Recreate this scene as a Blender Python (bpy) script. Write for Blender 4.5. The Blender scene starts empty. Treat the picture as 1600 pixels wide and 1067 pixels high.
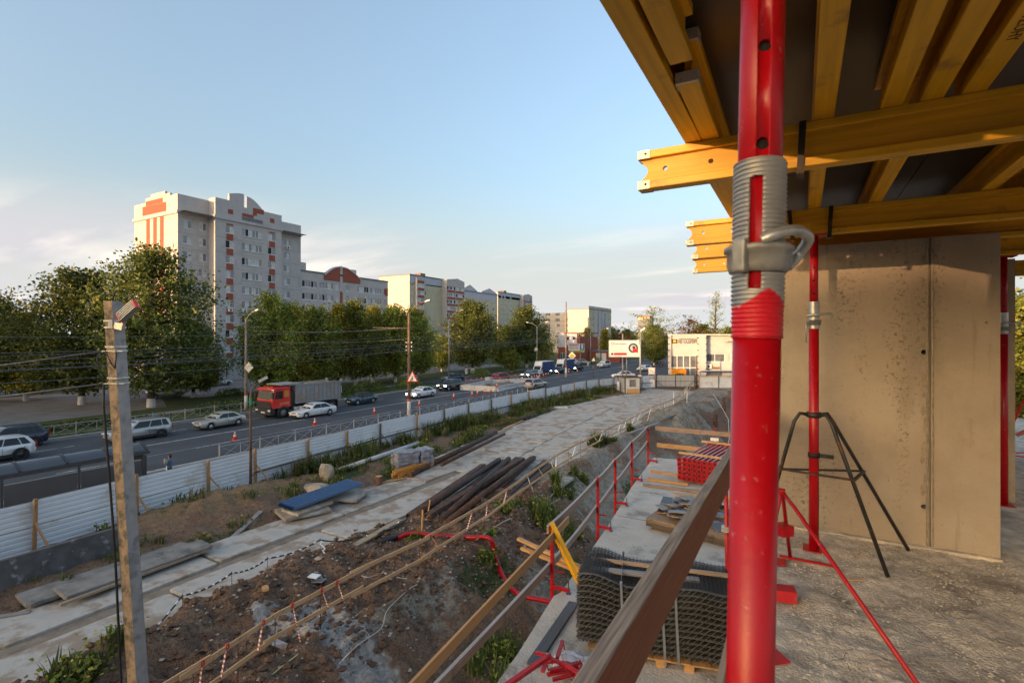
import bpy, math, random
import numpy as np
from mathutils import Vector, Matrix, noise
R = math.radians
random.seed(7)
sc = bpy.context.scene
C = sc.collection

# ------------------------------------------------------------------ camera, sky, sun, exposure
HC = 8.5                                   # eye height above the street
cd = bpy.data.cameras.new('camera'); cam = bpy.data.objects.new('camera', cd); C.objects.link(cam)
cd.lens = 18.0; cd.sensor_width = 36.0; cd.shift_y = -8.5/1600
cd.clip_start = 0.05; cd.clip_end = 6000
cam.location = (0, 0, HC); cam.rotation_euler = (R(90), 0, math.atan(452/800))
cd.dof.use_dof = True; cd.dof.focus_distance = 14.0; cd.dof.aperture_fstop = 6.3
sc.camera = cam

SUN_EL, SUN_AZ = 5.0, 17.5                 # low evening sun behind the camera, a little to its left
wd = bpy.data.worlds.new('World'); sc.world = wd; wd.use_nodes = True
nt = wd.node_tree; nt.nodes.clear()
out = nt.nodes.new('ShaderNodeOutputWorld'); bg = nt.nodes.new('ShaderNodeBackground')
sky = nt.nodes.new('ShaderNodeTexSky'); sky.sky_type = 'NISHITA'; sky.sun_disc = False
sky.sun_elevation = R(SUN_EL); sky.sun_rotation = R(180 + SUN_AZ)
sky.altitude = 100; sky.air_density = 1.0; sky.dust_density = 7.5; sky.ozone_density = 1.55
def wn(t, **k):
    n = nt.nodes.new(t)
    for a, b in k.items(): setattr(n, a, b)
    return n
tc = wn('ShaderNodeTexCoord'); sep = wn('ShaderNodeSeparateXYZ')
nt.links.new(tc.outputs['Generated'], sep.inputs[0])
# clouds: long flat streaks, thicker near the horizon, all round the sky
zc = wn('ShaderNodeMath', operation='MAXIMUM'); zc.inputs[1].default_value = 0.0
nt.links.new(sep.outputs['Z'], zc.inputs[0])
za = wn('ShaderNodeMath', operation='ADD'); za.inputs[1].default_value = 0.10; nt.links.new(zc.outputs[0], za.inputs[0])
dx = wn('ShaderNodeMath', operation='DIVIDE'); dy = wn('ShaderNodeMath', operation='DIVIDE')
nt.links.new(sep.outputs['X'], dx.inputs[0]); nt.links.new(za.outputs[0], dx.inputs[1])
nt.links.new(sep.outputs['Y'], dy.inputs[0]); nt.links.new(za.outputs[0], dy.inputs[1])
cv = wn('ShaderNodeCombineXYZ'); nt.links.new(dx.outputs[0], cv.inputs[0]); nt.links.new(dy.outputs[0], cv.inputs[1])
mp = wn('ShaderNodeMapping'); mp.inputs['Rotation'].default_value = (0, 0, R(24)); mp.inputs['Scale'].default_value = (0.38, 1.0, 1)
mp.inputs['Location'].default_value = (3, 1, 7)
nt.links.new(cv.outputs[0], mp.inputs[0])
nz = wn('ShaderNodeTexNoise'); nz.inputs['Scale'].default_value = 0.5; nz.inputs['Detail'].default_value = 7; nz.inputs['Roughness'].default_value = 0.55
nt.links.new(mp.outputs[0], nz.inputs['Vector'])
rp = wn('ShaderNodeMapRange'); rp.interpolation_type = 'SMOOTHSTEP'
rp.inputs['From Min'].default_value = 0.46; rp.inputs['From Max'].default_value = 0.60
nt.links.new(nz.outputs['Fac'], rp.inputs['Value'])
band = wn('ShaderNodeMapRange'); band.interpolation_type = 'SMOOTHSTEP'
band.inputs['From Min'].default_value = 0.25; band.inputs['From Max'].default_value = 0.12
nt.links.new(sep.outputs['Z'], band.inputs['Value'])
cm = wn('ShaderNodeMath', operation='MULTIPLY'); nt.links.new(rp.outputs[0], cm.inputs[0]); nt.links.new(band.outputs[0], cm.inputs[1])
cm2 = wn('ShaderNodeMath', operation='MULTIPLY'); cm2.inputs[1].default_value = 0.9; nt.links.new(cm.outputs[0], cm2.inputs[0])
cr = wn('ShaderNodeValToRGB'); cr.color_ramp.elements[0].position = 0.45; cr.color_ramp.elements[1].position = 0.72
CLOUD = 1.75
cr.color_ramp.elements[0].color = (0.56, 0.54, 0.57, 1); cr.color_ramp.elements[1].color = (1.12, 0.98, 0.84, 1)
nz2 = wn('ShaderNodeTexNoise'); nz2.inputs['Scale'].default_value = 1.7; nz2.inputs['Detail'].default_value = 6
nt.links.new(mp.outputs[0], nz2.inputs['Vector']); nt.links.new(nz2.outputs['Fac'], cr.inputs[0])
cs = wn('ShaderNodeMix', data_type='RGBA', blend_type='MULTIPLY'); cs.inputs[0].default_value = 1.0
nt.links.new(cr.outputs[0], cs.inputs[6]); cs.inputs[7].default_value = (CLOUD, CLOUD, CLOUD, 1)
mx = wn('ShaderNodeMix', data_type='RGBA')
hzr = wn('ShaderNodeMapRange'); hzr.interpolation_type = 'SMOOTHERSTEP'; hzr.inputs['From Min'].default_value = 0.34; hzr.inputs['From Max'].default_value = -0.02; hzr.inputs['To Min'].default_value = 0.10; hzr.inputs['To Max'].default_value = 0.92
nt.links.new(sep.outputs['Z'], hzr.inputs['Value'])
veil = wn('ShaderNodeMix', data_type='RGBA', blend_type='LIGHTEN'); veil.inputs[7].default_value = (1.12, 1.14, 1.15, 1)   # pale evening haze low in the sky, all the way round
nt.links.new(hzr.outputs[0], veil.inputs[0]); nt.links.new(sky.outputs[0], veil.inputs[6])
nt.links.new(cm2.outputs[0], mx.inputs[0]); nt.links.new(veil.outputs[2], mx.inputs[6]); nt.links.new(cs.outputs[2], mx.inputs[7])
bg.inputs['Strength'].default_value = 0.15
nt.links.new(mx.outputs[2], bg.inputs['Color']); nt.links.new(bg.outputs[0], out.inputs[0])

sd = bpy.data.lights.new('sun', 'SUN'); sun = bpy.data.objects.new('sun', sd); C.objects.link(sun)
sd.energy = 1.7; sd.angle = R(0.6); sd.color = (1.0, 0.60, 0.30)
_d = Vector((math.sin(R(SUN_AZ))*math.cos(R(SUN_EL)), math.cos(R(SUN_AZ))*math.cos(R(SUN_EL)), -math.sin(R(SUN_EL))))
sun.rotation_euler = _d.to_track_quat('-Z', 'Y').to_euler()

sc.view_settings.view_transform = 'Standard'; sc.view_settings.look = 'None'
sc.view_settings.gamma = 1.0; sc.view_settings.use_curve_mapping = False
sc.view_settings.exposure = 2.36
sc.render.engine = 'CYCLES'
sc.cycles.max_bounces = 6; sc.cycles.diffuse_bounces = 4; sc.cycles.transparent_max_bounces = 8
sc.cycles.use_denoising = True

# ------------------------------------------------------------------ helpers
F_, S_, C_ = 800.0, math.sin(math.atan(452/800)), math.cos(math.atan(452/800))
def at(u, v, z=0.0):
    """world point at height z seen at photo pixel (u, v): used once, to read positions off the photo"""
    fw = (HC - z)*F_/(v - 525.0); r = (u - 800)/F_*fw
    return Vector((r*C_ - fw*S_, r*S_ + fw*C_, z))
def V(*a): return Vector(a)

class MB:
    def __init__(s): s.v, s.f, s.m, s.s = [], [], [], []
    def add(s, vs, fs, mi=0, sm=False):
        b = len(s.v); s.v += [tuple(p) for p in vs]
        for f in fs: s.f.append(tuple(b + i for i in f)); s.m.append(mi); s.s.append(sm)
        return s
    def box(s, c, d, mi=0, rz=0.0, rx=0.0, ry=0.0, M=None):
        hx, hy, hz = d[0]/2, d[1]/2, d[2]/2
        vs = [Vector((x, y, z)) for x in (-hx, hx) for y in (-hy, hy) for z in (-hz, hz)]
        if rz or rx or ry:
            m = Matrix.Rotation(rz, 3, 'Z') @ Matrix.Rotation(ry, 3, 'Y') @ Matrix.Rotation(rx, 3, 'X'); vs = [m @ p for p in vs]
        vs = [p + Vector(c) for p in vs]
        if M is not None: vs = [M @ p for p in vs]
        return s.add(vs, [(0,1,3,2),(4,6,7,5),(0,4,5,1),(2,3,7,6),(0,2,6,4),(1,5,7,3)], mi)
    def bb(s, x0, x1, y0, y1, z0, z1, mi=0): return s.box(((x0+x1)/2, (y0+y1)/2, (z0+z1)/2), (x1-x0, y1-y0, z1-z0), mi)
    def bar(s, p0, p1, w, h, mi=0, up=(0, 0, 1)):
        p0, p1 = Vector(p0), Vector(p1); d = (p1 - p0).normalized(); u = Vector(up)
        if abs(d.dot(u)) > 0.98: u = Vector((1, 0, 0))
        a = d.cross(u).normalized(); b = a.cross(d).normalized()
        vs = [p + a*(i*w/2) + b*(j*h/2) for p in (p0, p1) for i, j in ((-1,-1),(1,-1),(1,1),(-1,1))]
        return s.add(vs, [(0,3,2,1),(4,5,6,7),(0,1,5,4),(1,2,6,5),(2,3,7,6),(3,0,4,7)], mi)
    def cyl(s, p0, p1, r0, r1=None, n=10, cap=True, mi=0, sm=True):
        return s.tube([p0, p1], [r0, r0 if r1 is None else r1], n, cap, mi, sm)
    def tube(s, pts, r, n=8, cap=True, mi=0, sm=True):
        pts = [Vector(p) for p in pts]; k = len(pts)
        rs = r if isinstance(r, (list, tuple)) else [r]*k
        b = len(s.v); a = None
        for i, p in enumerate(pts):
            d = (pts[min(i+1, k-1)] - pts[max(i-1, 0)]).normalized()
            if a is None:
                t = Vector((0, 0, 1)) if abs(d.z) < 0.9 else Vector((1, 0, 0)); a = d.cross(t).normalized()
            else: a = (a - d*a.dot(d)).normalized()
            c = d.cross(a)
            for j in range(n):
                q = 2*math.pi*j/n; s.v.append(tuple(p + (a*math.cos(q) + c*math.sin(q))*rs[i]))
        for i in range(k-1):
            for j in range(n):
                s.f.append((b+i*n+j, b+i*n+(j+1) % n, b+(i+1)*n+(j+1) % n, b+(i+1)*n+j)); s.m.append(mi); s.s.append(sm)
        if cap:
            s.f.append(tuple(b+j for j in range(n-1, -1, -1))); s.m.append(mi); s.s.append(False)
            s.f.append(tuple(b+(k-1)*n+j for j in range(n))); s.m.append(mi); s.s.append(False)
        return s
    def prism(s, poly, h0, h1, ax='Y', mi=0):
        """poly in the plane across axis ax, extruded from h0 to h1"""
        n = len(poly)
        def P(a, b, h): return {'Y': (a, h, b), 'X': (h, a, b), 'Z': (a, b, h)}[ax]
        vs = [P(a, b, h0) for a, b in poly] + [P(a, b, h1) for a, b in poly]
        fs = [tuple(range(n-1, -1, -1)), tuple(range(n, 2*n))] + [(i, (i+1) % n, n+(i+1) % n, n+i) for i in range(n)]
        return s.add(vs, fs, mi)
    def lathe(s, prof, n=24, o=(0, 0, 0), mi=0, sm=True, M=None):
        b = len(s.v); o = Vector(o)
        for r, z in prof:
            for j in range(n):
                q = 2*math.pi*j/n; p = Vector((r*math.cos(q), r*math.sin(q), z))
                if M is not None: p = M @ p
                s.v.append(tuple(p + o))
        for i in range(len(prof)-1):
            for j in range(n):
                s.f.append((b+i*n+j, b+i*n+(j+1) % n, b+(i+1)*n+(j+1) % n, b+(i+1)*n+j)); s.m.append(mi); s.s.append(sm)
        return s
    def grid(s, P, nu, nv, mi=0, sm=True, wrap=False):
        b = len(s.v)
        for i in range(nu):
            for j in range(nv): s.v.append(tuple(P(i, j)))
        for i in range(nu-1):
            for j in range(nv if wrap else nv-1):
                k = (j+1) % nv
                s.f.append((b+i*nv+j, b+i*nv+k, b+(i+1)*nv+k, b+(i+1)*nv+j)); s.m.append(mi); s.s.append(sm)
        return s
    def quad(s, a, b, c, d, mi=0): return s.add([a, b, c, d], [(0, 1, 2, 3)], mi)
    def mesh(s, name, mats):
        me = bpy.data.meshes.new(name); me.from_pydata(s.v, [], s.f)
        if not isinstance(mats, (list, tuple)): mats = [mats]
        for m in mats: me.materials.append(m)
        me.polygons.foreach_set('material_index', s.m); me.polygons.foreach_set('use_smooth', s.s)
        me.update(); return me
    def boxes(s, name, mat, parent):
        for k in range(len(s.v)//8): MB().add(s.v[8*k:8*k+8], [(0,1,3,2),(4,6,7,5),(0,4,5,1),(2,3,7,6),(0,2,6,4),(1,5,7,3)]).obj(name, mat, parent)
    def obj(s, name, mats, parent=None, loc=None, fix=False):
        me = s.mesh(name, mats)
        if fix: fix_normals(me)
        return link(name, me, parent, loc)
def fix_normals(me):
    import bmesh
    bm = bmesh.new(); bm.from_mesh(me); bmesh.ops.recalc_face_normals(bm, faces=bm.faces); bm.to_mesh(me); bm.free()
def link(name, me, parent=None, loc=None, rot=None):
    o = bpy.data.objects.new(name, me); C.objects.link(o)
    if parent is not None: o.parent = parent
    if loc is not None: o.location = loc
    if rot is not None: o.rotation_euler = rot
    return o
def tag(o, label=None, cat=None, group=None, kind=None):
    if label: o['label'] = label
    if cat: o['category'] = cat
    if group: o['group'] = group
    if kind: o['kind'] = kind
    return o
def thing(name, label, cat, loc=(0, 0, 0), rz=0.0, group=None):
    o = bpy.data.objects.new(name, None); C.objects.link(o); o.empty_display_size = 0.1
    o.location = loc; o.rotation_euler = (0, 0, rz); return tag(o, label, cat, group)
def copy_thing(src, loc=None, rz=None, label=None, group=None, swap=None):
    def cp(o, par):
        c = o.copy(); C.objects.link(c); c.parent = par
        for ch in kids.get(o.name, ()): cp(ch, c)
        return c
    kids = {}
    def walk(o):
        kids[o.name] = list(o.children)
        for ch in o.children: walk(ch)
    walk(src)
    r = cp(src, src.parent)
    if loc is not None: r.location = loc
    if rz is not None: r.rotation_euler = (0, 0, rz)
    if label: r['label'] = label
    if group: r['group'] = group
    return r
def axis_rot(d, up=(0, 0, 1)):
    x = Vector(d).normalized(); u = Vector(up)
    if abs(x.dot(u)) > 0.99: u = Vector((0, 1, 0))
    y = u.cross(x).normalized(); z = x.cross(y)
    return Matrix((x, y, z)).transposed().to_euler()
def board(name, p0, p1, w, h, mat, parent=None, up=(0, 0, 1), bevel=0.0, sag=0.0, twist=0.0):
    """a timber with its length on local X so that the grain runs along it; w across, h along up"""
    p0, p1 = Vector(p0), Vector(p1); L = (p1-p0).length; mb = MB()
    n = 1 if not (sag or twist) else 10
    rows = []
    for i in range(n+1):
        t = i/n; x = L*t; dz = -4*sag*t*(1-t); q = twist*t
        rows.append([(x, y*math.cos(q)-z*math.sin(q), y*math.sin(q)+z*math.cos(q)+dz) for y, z in ((-w/2,-h/2),(w/2,-h/2),(w/2,h/2),(-w/2,h/2))])
    vs = [p for r in rows for p in r]; fs = [(3,2,1,0), tuple(4*n+k for k in range(4))]
    fs = [(0,3,2,1), (4*n, 4*n+1, 4*n+2, 4*n+3)]
    for i in range(n):
        for k in range(4): fs.append((4*i+k, 4*i+(k+1) % 4, 4*i+4+(k+1) % 4, 4*i+4+k))
    mb.add(vs, fs); o = mb.obj(name, mat, parent, p0); o.rotation_euler = axis_rot(p1-p0, up)
    if bevel:
        b = o.modifiers.new('bevel', 'BEVEL'); b.width = bevel; b.segments = 2
    return o
def pipe(name, p0, p1, r, mat, parent=None, n=12, cap=True, r1=None):
    p0, p1 = Vector(p0), Vector(p1); L = (p1-p0).length
    o = MB().cyl((0,0,0), (L,0,0), r, r1, n, cap).obj(name, mat, parent, p0); o.rotation_euler = axis_rot(p1-p0); return o
def cut(o, cutter):
    """subtract a temporary solid from a mesh object and drop the solid again"""
    c = cutter.obj('cutter', [o.data.materials[0]], o, fix=True)
    m = o.modifiers.new('cut', 'BOOLEAN'); m.object = c; m.solver = 'EXACT'; m.operation = 'DIFFERENCE'
    bpy.context.view_layer.update(); dg = bpy.context.evaluated_depsgraph_get()
    me = bpy.data.meshes.new_from_object(o.evaluated_get(dg)); o.modifiers.remove(m)
    o.data = me; bpy.data.objects.remove(c); return o
def text_mesh(s, size, extrude=0.003, align='CENTER', xscale=1.0, bold=0.0):
    cu = bpy.data.curves.new('text', 'FONT'); cu.body = s; cu.size = size; cu.extrude = extrude; cu.align_x = align; cu.align_y = 'CENTER'
    cu.offset = bold; cu.resolution_u = 2
    o = bpy.data.objects.new('text', cu); C.objects.link(o); bpy.context.view_layer.update()
    me = bpy.data.meshes.new_from_object(o.evaluated_get(bpy.context.evaluated_depsgraph_get())); bpy.data.objects.remove(o)
    if xscale != 1.0:
        for v in me.vertices: v.co.x *= xscale
    return me
def lettering(s, size, mat, parent, loc, rot, name='lettering', **k):
    me = text_mesh(s, size, **k); me.materials.clear(); me.materials.append(mat)
    return link(name, me, parent, loc, rot)

# ------------------------------------------------------------------ materials
MATS = {}
def M(name, col, rough=0.7, metal=0.0, var=0.12, scale=5.0, bump=0.0, bscale=40.0, dirt=None, dscale=1.5, damt=0.5, stretch=None, spec=0.5, coat=0.0, rnd=True, detail=5.0):
    if name in MATS: return MATS[name]
    m = bpy.data.materials.new(name); m.use_nodes = True; t = m.node_tree; L = t.links.new
    b = t.nodes['Principled BSDF']; b.inputs['Roughness'].default_value = rough; b.inputs['Metallic'].default_value = metal
    b.inputs['Specular IOR Level'].default_value = spec; b.inputs['Coat Weight'].default_value = coat
    tcn = t.nodes.new('ShaderNodeTexCoord'); vec = tcn.outputs['Object']
    if rnd:
        oi = t.nodes.new('ShaderNodeObjectInfo'); mu = t.nodes.new('ShaderNodeMath'); mu.operation = 'MULTIPLY'; mu.inputs[1].default_value = 37.0
        L(oi.outputs['Random'], mu.inputs[0]); ad = t.nodes.new('ShaderNodeVectorMath'); L(vec, ad.inputs[0]); L(mu.outputs[0], ad.inputs[1]); vec = ad.outputs[0]
    if stretch:
        mp = t.nodes.new('ShaderNodeMapping'); mp.inputs['Scale'].default_value = stretch; L(vec, mp.inputs[0]); vec2 = mp.outputs[0]
    else: vec2 = vec
    n = t.nodes.new('ShaderNodeTexNoise'); n.inputs['Scale'].default_value = scale; n.inputs['Detail'].default_value = detail; L(vec2, n.inputs['Vector'])
    r = t.nodes.new('ShaderNodeMapRange'); r.inputs['From Min'].default_value = 0.3; r.inputs['From Max'].default_value = 0.7; L(n.outputs['Fac'], r.inputs['Value'])
    mx = t.nodes.new('ShaderNodeMix'); mx.data_type = 'RGBA'; L(r.outputs[0], mx.inputs[0])
    mx.inputs[6].default_value = [max(0, c*(1-var)) for c in col[:3]] + [1]; mx.inputs[7].default_value = [min(1, c*(1+var)) for c in col[:3]] + [1]
    colout = mx.outputs[2]
    if dirt:
        n2 = t.nodes.new('ShaderNodeTexNoise'); n2.inputs['Scale'].default_value = dscale; n2.inputs['Detail'].default_value = 8; n2.inputs['Roughness'].default_value = 0.65; L(vec, n2.inputs['Vector'])
        r2 = t.nodes.new('ShaderNodeMapRange'); r2.interpolation_type = 'SMOOTHSTEP'; c0 = 0.62 - 0.24*damt
        r2.inputs['From Min'].default_value = c0; r2.inputs['From Max'].default_value = c0 + 0.16; L(n2.outputs['Fac'], r2.inputs['Value'])
        m2 = t.nodes.new('ShaderNodeMix'); m2.data_type = 'RGBA'; L(r2.outputs[0], m2.inputs[0]); L(colout, m2.inputs[6]); m2.inputs[7].default_value = list(dirt[:3]) + [1]; colout = m2.outputs[2]
    L(colout, b.inputs['Base Color'])
    if bump:
        n3 = t.nodes.new('ShaderNodeTexNoise'); n3.inputs['Scale'].default_value = bscale; n3.inputs['Detail'].default_value = 6; L(vec2 if stretch else vec, n3.inputs['Vector'])
        bp = t.nodes.new('ShaderNodeBump'); bp.inputs['Strength'].default_value = 1.0; bp.inputs['Distance'].default_value = bump; L(n3.outputs['Fac'], bp.inputs['Height']); L(bp.outputs[0], b.inputs['Normal'])
    MATS[name] = m; return m
def lamp_mat(name, col, power):
    m = M(name, col, 0.3); b = m.node_tree.nodes['Principled BSDF']; b.inputs['Emission Color'].default_value = list(col)+[1]; b.inputs['Emission Strength'].default_value = power; return m
def wood(name, col, var=0.3, rough=0.65, dirt=None, damt=0.4, bump=0.0015, gs=3.0):
    return M(name, col, rough, var=var, scale=gs, stretch=(0.6, 14, 14), bump=bump, bscale=gs*1.5, dirt=dirt, dscale=4, damt=damt)
RED = M('red_enamel', (0.37, 0.002, 0.007), 0.34, var=0.10, scale=9, bump=0.0006, bscale=60, spec=0.4, dirt=(0.42, 0.24, 0.22), dscale=40, damt=0.06)
RED_DULL = M('red_worn_paint', (0.40, 0.01, 0.015), 0.5, var=0.2, scale=9, dirt=(0.22, 0.12, 0.10), dscale=7, damt=0.25)
GALV = M('galvanised_steel', (0.46, 0.46, 0.44), 0.42, 0.75, var=0.18, scale=25, bump=0.0005, bscale=90, dirt=(0.25, 0.23, 0.2), dscale=9, damt=0.3)
STEEL = M('grey_steel', (0.20, 0.205, 0.21), 0.5, 0.5, var=0.2, scale=8)
BLACKST = M('black_rusty_steel', (0.035, 0.032, 0.03), 0.5, 0.4, var=0.3, scale=18, dirt=(0.14, 0.06, 0.025), dscale=6, damt=0.45)
RUST = M('rusty_steel', (0.10, 0.045, 0.025), 0.8, 0.2, var=0.35, scale=6, dirt=(0.035, 0.025, 0.022), dscale=2, damt=0.6, bump=0.003, bscale=30)
YELLOW = wood('yellow_lacquered_timber', (0.70, 0.365, 0.009), 0.17, 0.45, dirt=(0.36, 0.19, 0.03), damt=0.3, bump=0.0006)
YWEB = wood('yellow_web_board', (0.68, 0.335, 0.008), 0.16, 0.5, dirt=(0.46, 0.20, 0.01), damt=0.25)
PINE = wood('new_pine', (0.50, 0.27, 0.10), 0.22, dirt=(0.30, 0.17, 0.08), damt=0.35)
PINE_OLD = wood('greyed_pine', (0.30, 0.22, 0.155), 0.25, dirt=(0.17, 0.14, 0.12), damt=0.5)
WOODRED = wood('reddish_wet_timber', (0.22, 0.085, 0.04), 0.25, dirt=(0.12, 0.06, 0.035), damt=0.4)
WOODDARK = wood('old_dark_timber', (0.12, 0.085, 0.06), 0.3, dirt=(0.06, 0.05, 0.045), damt=0.5)
GREYWOOD = wood('weathered_grey_board', (0.23, 0.21, 0.195), 0.25, dirt=(0.12, 0.11, 0.1), damt=0.45)
CONC = M('concrete', (0.36, 0.345, 0.32), 0.9, var=0.14, scale=3, bump=0.004, bscale=30, dirt=(0.23, 0.21, 0.19), dscale=1.2, damt=0.45)
CONC_LIGHT = M('pale_concrete', (0.52, 0.515, 0.50), 0.9, var=0.12, scale=3, bump=0.003, bscale=30, dirt=(0.30, 0.28, 0.25), dscale=1.5, damt=0.4)
WHITEP = M('white_paint', (0.74, 0.74, 0.72), 0.5, var=0.05, dirt=(0.5, 0.48, 0.44), dscale=3, damt=0.25)
BLACK = M('black_plastic', (0.015, 0.015, 0.016), 0.55, var=0.2)
RUBBER = M('tyre_rubber', (0.022, 0.021, 0.021), 0.85, var=0.2, dirt=(0.09, 0.08, 0.07), dscale=5, damt=0.3)
GLASS = M('window_glass', (0.13, 0.15, 0.18), 0.06, 0.0, var=0.35, scale=0.6, spec=1.0)
CARGLASS = M('car_glass', (0.016, 0.019, 0.022), 0.06, 0.0, var=0.2, spec=0.35)
TAPE_W = M('white_tape', (0.72, 0.70, 0.67), 0.6, var=0.08)
REDTAPE = M('red_tape', (0.55, 0.05, 0.03), 0.6, var=0.1)
# ------------------------------------------------------------------ terrain
def lerp_tab(x, tab): return np.interp(x, [a for a, b in tab], [b for a, b in tab])
EDGE = [(-60,-10.2),(-10,-10.4),(6,-10.7),(11,-11.1),(19,-11.3),(24,-12.1),(33,-12.8),(48,-12.9),(56,-12.0),(64,-10.5),(72,-10.0),(79,-10.2),(82,-10.5)]
ROAD_L = [(-30,-21.2),(14,-21.3),(26,-21.6),(30,-22.6),(42,-23.9),(57,-24.9),(70,-23.2),(78,-21.6),(86,-21.2)]
ROAD_R = [(-30,-15.6),(6,-15.7),(8,-16.3),(14,-16.6),(20,-15.6),(26,-13.8),(33,-13.6),(48,-13.7),(60,-13.6),(86,-14.4)]
FENCE = [(-14,-25.7),(8.2,-26.1),(15,-26.7),(25,-27.2),(40,-27.8),(52,-27.9),(62.5,-27.5),(71.6,-26.8),(76.6,-25.1),(81.4,-22.6),(84.6,-20.9)]
_off = np.array([12.3, 4.5, 0.7])
def nz3(x, y, z=0.0): return noise.noise((x, y, z))
def fbm(x, y, o=4, z=0.0): return noise.fractal((x, y, z), 1.0, 2.0, o)
def ground_h(x, y):
    h = 0.0
    if -40 < x < 60 and -60 < y < 92:
        xe = float(lerp_tab(y, EDGE)); rl = float(lerp_tab(y, ROAD_L)); rr = float(lerp_tab(y, ROAD_R)); fx = float(lerp_tab(y, FENCE))
        d = x - xe
        end = 82.5 - y + 0.9*nz3(y*0.3, x*0.3)
        if d > 0 and end > 0:                                           # the dug pit and its bank
            dd = min(d + 0.5*nz3(x*0.5, y*0.35, 3), end*1.5)
            dd = max(dd, 0)
            h -= min(dd*0.80, 6.0 + 0.4*nz3(x*0.2, y*0.2))
            rill = noise.noise((y*1.9 + x*0.5, x*0.35, 5.0))*0.16 + fbm(y*0.9, x*0.9, 5, 2)*0.16
            h += rill*min(1, dd)
        if x > rr - 0.4 and end > -3:                                   # spoil between the slab road and the pit
            t = min(1, max(0, (x - rr + 0.4)/0.9))
            amp = 0.30 if y < 27 else 0.13
            lump = fbm(x*1.7, y*1.7, 5, 1)*amp + abs(fbm(x*4.2, y*4.2, 4, 7))*0.13
            h += t*(lump + (0.22 if y < 24 else 0.05))
            if y < 16: h += t*0.55*math.exp(-((x+14.9)/1.0)**2)*max(0, min(1, (16-y)/5))*max(0, 1 + 0.7*nz3(x*0.6, y*0.6, 9))
            if 42 < y < 72:                                             # heap of pale clay at the bend of the pit
                h += 1.25*math.exp(-(((x+10.6)/2.2)**2 + ((y-56)/6.5)**2))*(1 + 0.3*fbm(x*1.2, y*1.2, 4, 4))
        if fx < x < rl + 0.3:                                           # rough strip under the fence
            t = min(1, (rl + 0.3 - x)/1.0)*min(1, (x - fx + .2)/0.4)
            h += t*(0.20 + 0.16*fbm(x*1.1, y*0.8, 4, 8))
            h += t*0.75*math.exp(-((x+24.6)/1.4)**2)*math.exp(-((y-14.5)/4.2)**2)*(1 + 0.35*fbm(x*1.3, y*1.3, 4, 6))
        if rl <= x <= rr: h -= 0.16
    return h
def axis(*segs):
    v = [segs[0][0]]
    for a, b, st in segs:
        n = max(1, round((b-a)/st)); v += [a + (b-a)*(i+1)/n for i in range(n)]
    return v
gx = axis((-3000,-400,650),(-400,-60,40),(-60,-40,5),(-40,-28.4,2.9),(-28.4,-21.0,0.35),(-21,-17,1.0),(-17,-14,0.16),(-14,-6,0.13),(-6,-3,0.6),(-3,12,3),(12,60,8),(60,400,60),(400,3000,650))
gy = axis((-3000,-400,650),(-400,-60,40),(-60,-4,8),(-4,4,1.0),(4,24,0.16),(24,40,0.30),(40,84,0.5),(84,92,1.6),(92,400,40),(400,3000,520))
NX, NY = len(gx), len(gy)
def seg_d(x, y, a, b):
    ax, ay, bx, by = *a, *b; t = max(0, min(1, ((x-ax)*(bx-ax)+(y-ay)*(by-ay))/((bx-ax)**2+(by-ay)**2))); return math.hypot(x-ax-t*(bx-ax), y-ay-t*(by-ay))
_sp = [tuple(at(u, v, 0.2)[:2]) for u, v in ((415, 968), (475, 968), (530, 985), (580, 1020), (625, 1075))]
SPILL = [(a, b, w) for a, b, w in zip(_sp[:-1], _sp[1:], (.45, .75, .70, .55))]
gv = np.zeros((NX, NY, 3)); gm = np.zeros((NX, NY, 4)); gm[..., 3] = 0
for i, x in enumerate(gx):
    for j, y in enumerate(gy):
        h = ground_h(x, y); gv[i, j] = (x, y, h)
        g = c = b = 0.0
        if x < -54.5 or x > 62 or y > 95 or y < -62: g = 0.9
        elif -40 < x < 60 and -60 < y < 92:
            xe = float(lerp_tab(y, EDGE)); rl = float(lerp_tab(y, ROAD_L)); rr = float(lerp_tab(y, ROAD_R)); fx = float(lerp_tab(y, FENCE))
            if x < rl + 0.3:
                g = 0.55 + 0.6*nz3(x*0.5, y*0.3, 2)
                if y < 21: g *= 0.55; b = 0.7*math.exp(-((x+24.6)/1.6)**2)*math.exp(-((y-14.5)/5)**2)*(1 + 0.5*nz3(x, y))
            elif x > rr - 0.4:
                if y > 26: c = 0.55 + 0.5*nz3(x*0.4, y*0.3, 3) + (0.3 if h > 0.3 else 0)
                if x > xe and y < 40: g = 0.25 + 0.7*nz3(x*0.45, y*0.35, 4) if y > 15 else 0.1
                if x > xe and y < 26: c = 0.30 + 0.55*nz3(x*0.5, y*0.4, 6)
                if x > xe + 1 and y > 60: c -= 0.8; b = -1
                p = math.exp(-((x + 13.0 - 0.42*(13.0 - y)*0 - 0.9)/0.9)**2)
        # a spill of cement across the spoil near the rail
        if -16 < x < -6 and 4 < y < 17:
            dd = min(seg_d(x, y, a, b_)/w_ for a, b_, w_ in SPILL); gm[i, j, 3] = max(0, min(1, 1.25*math.exp(-dd*dd) + 0.5*fbm(x*2.2, y*2.2, 4, 3)*(dd < 2)))
        gm[i, j, :3] = (max(0, min(1, g)), max(0, min(1, c)), max(0, min(1, 0.5 + b*0.5)))
me = bpy.data.meshes.new('ground')
idx = np.arange(NX*NY).reshape(NX, NY)
q = np.stack([idx[:-1,:-1], idx[1:,:-1], idx[1:,1:], idx[:-1,1:]], -1).reshape(-1, 4)
me.from_pydata(gv.reshape(-1, 3).tolist(), [], q.tolist())
ca = me.color_attributes.new('mask', 'FLOAT_COLOR', 'POINT'); ca.data.foreach_set('color', gm.reshape(-1))
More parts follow.
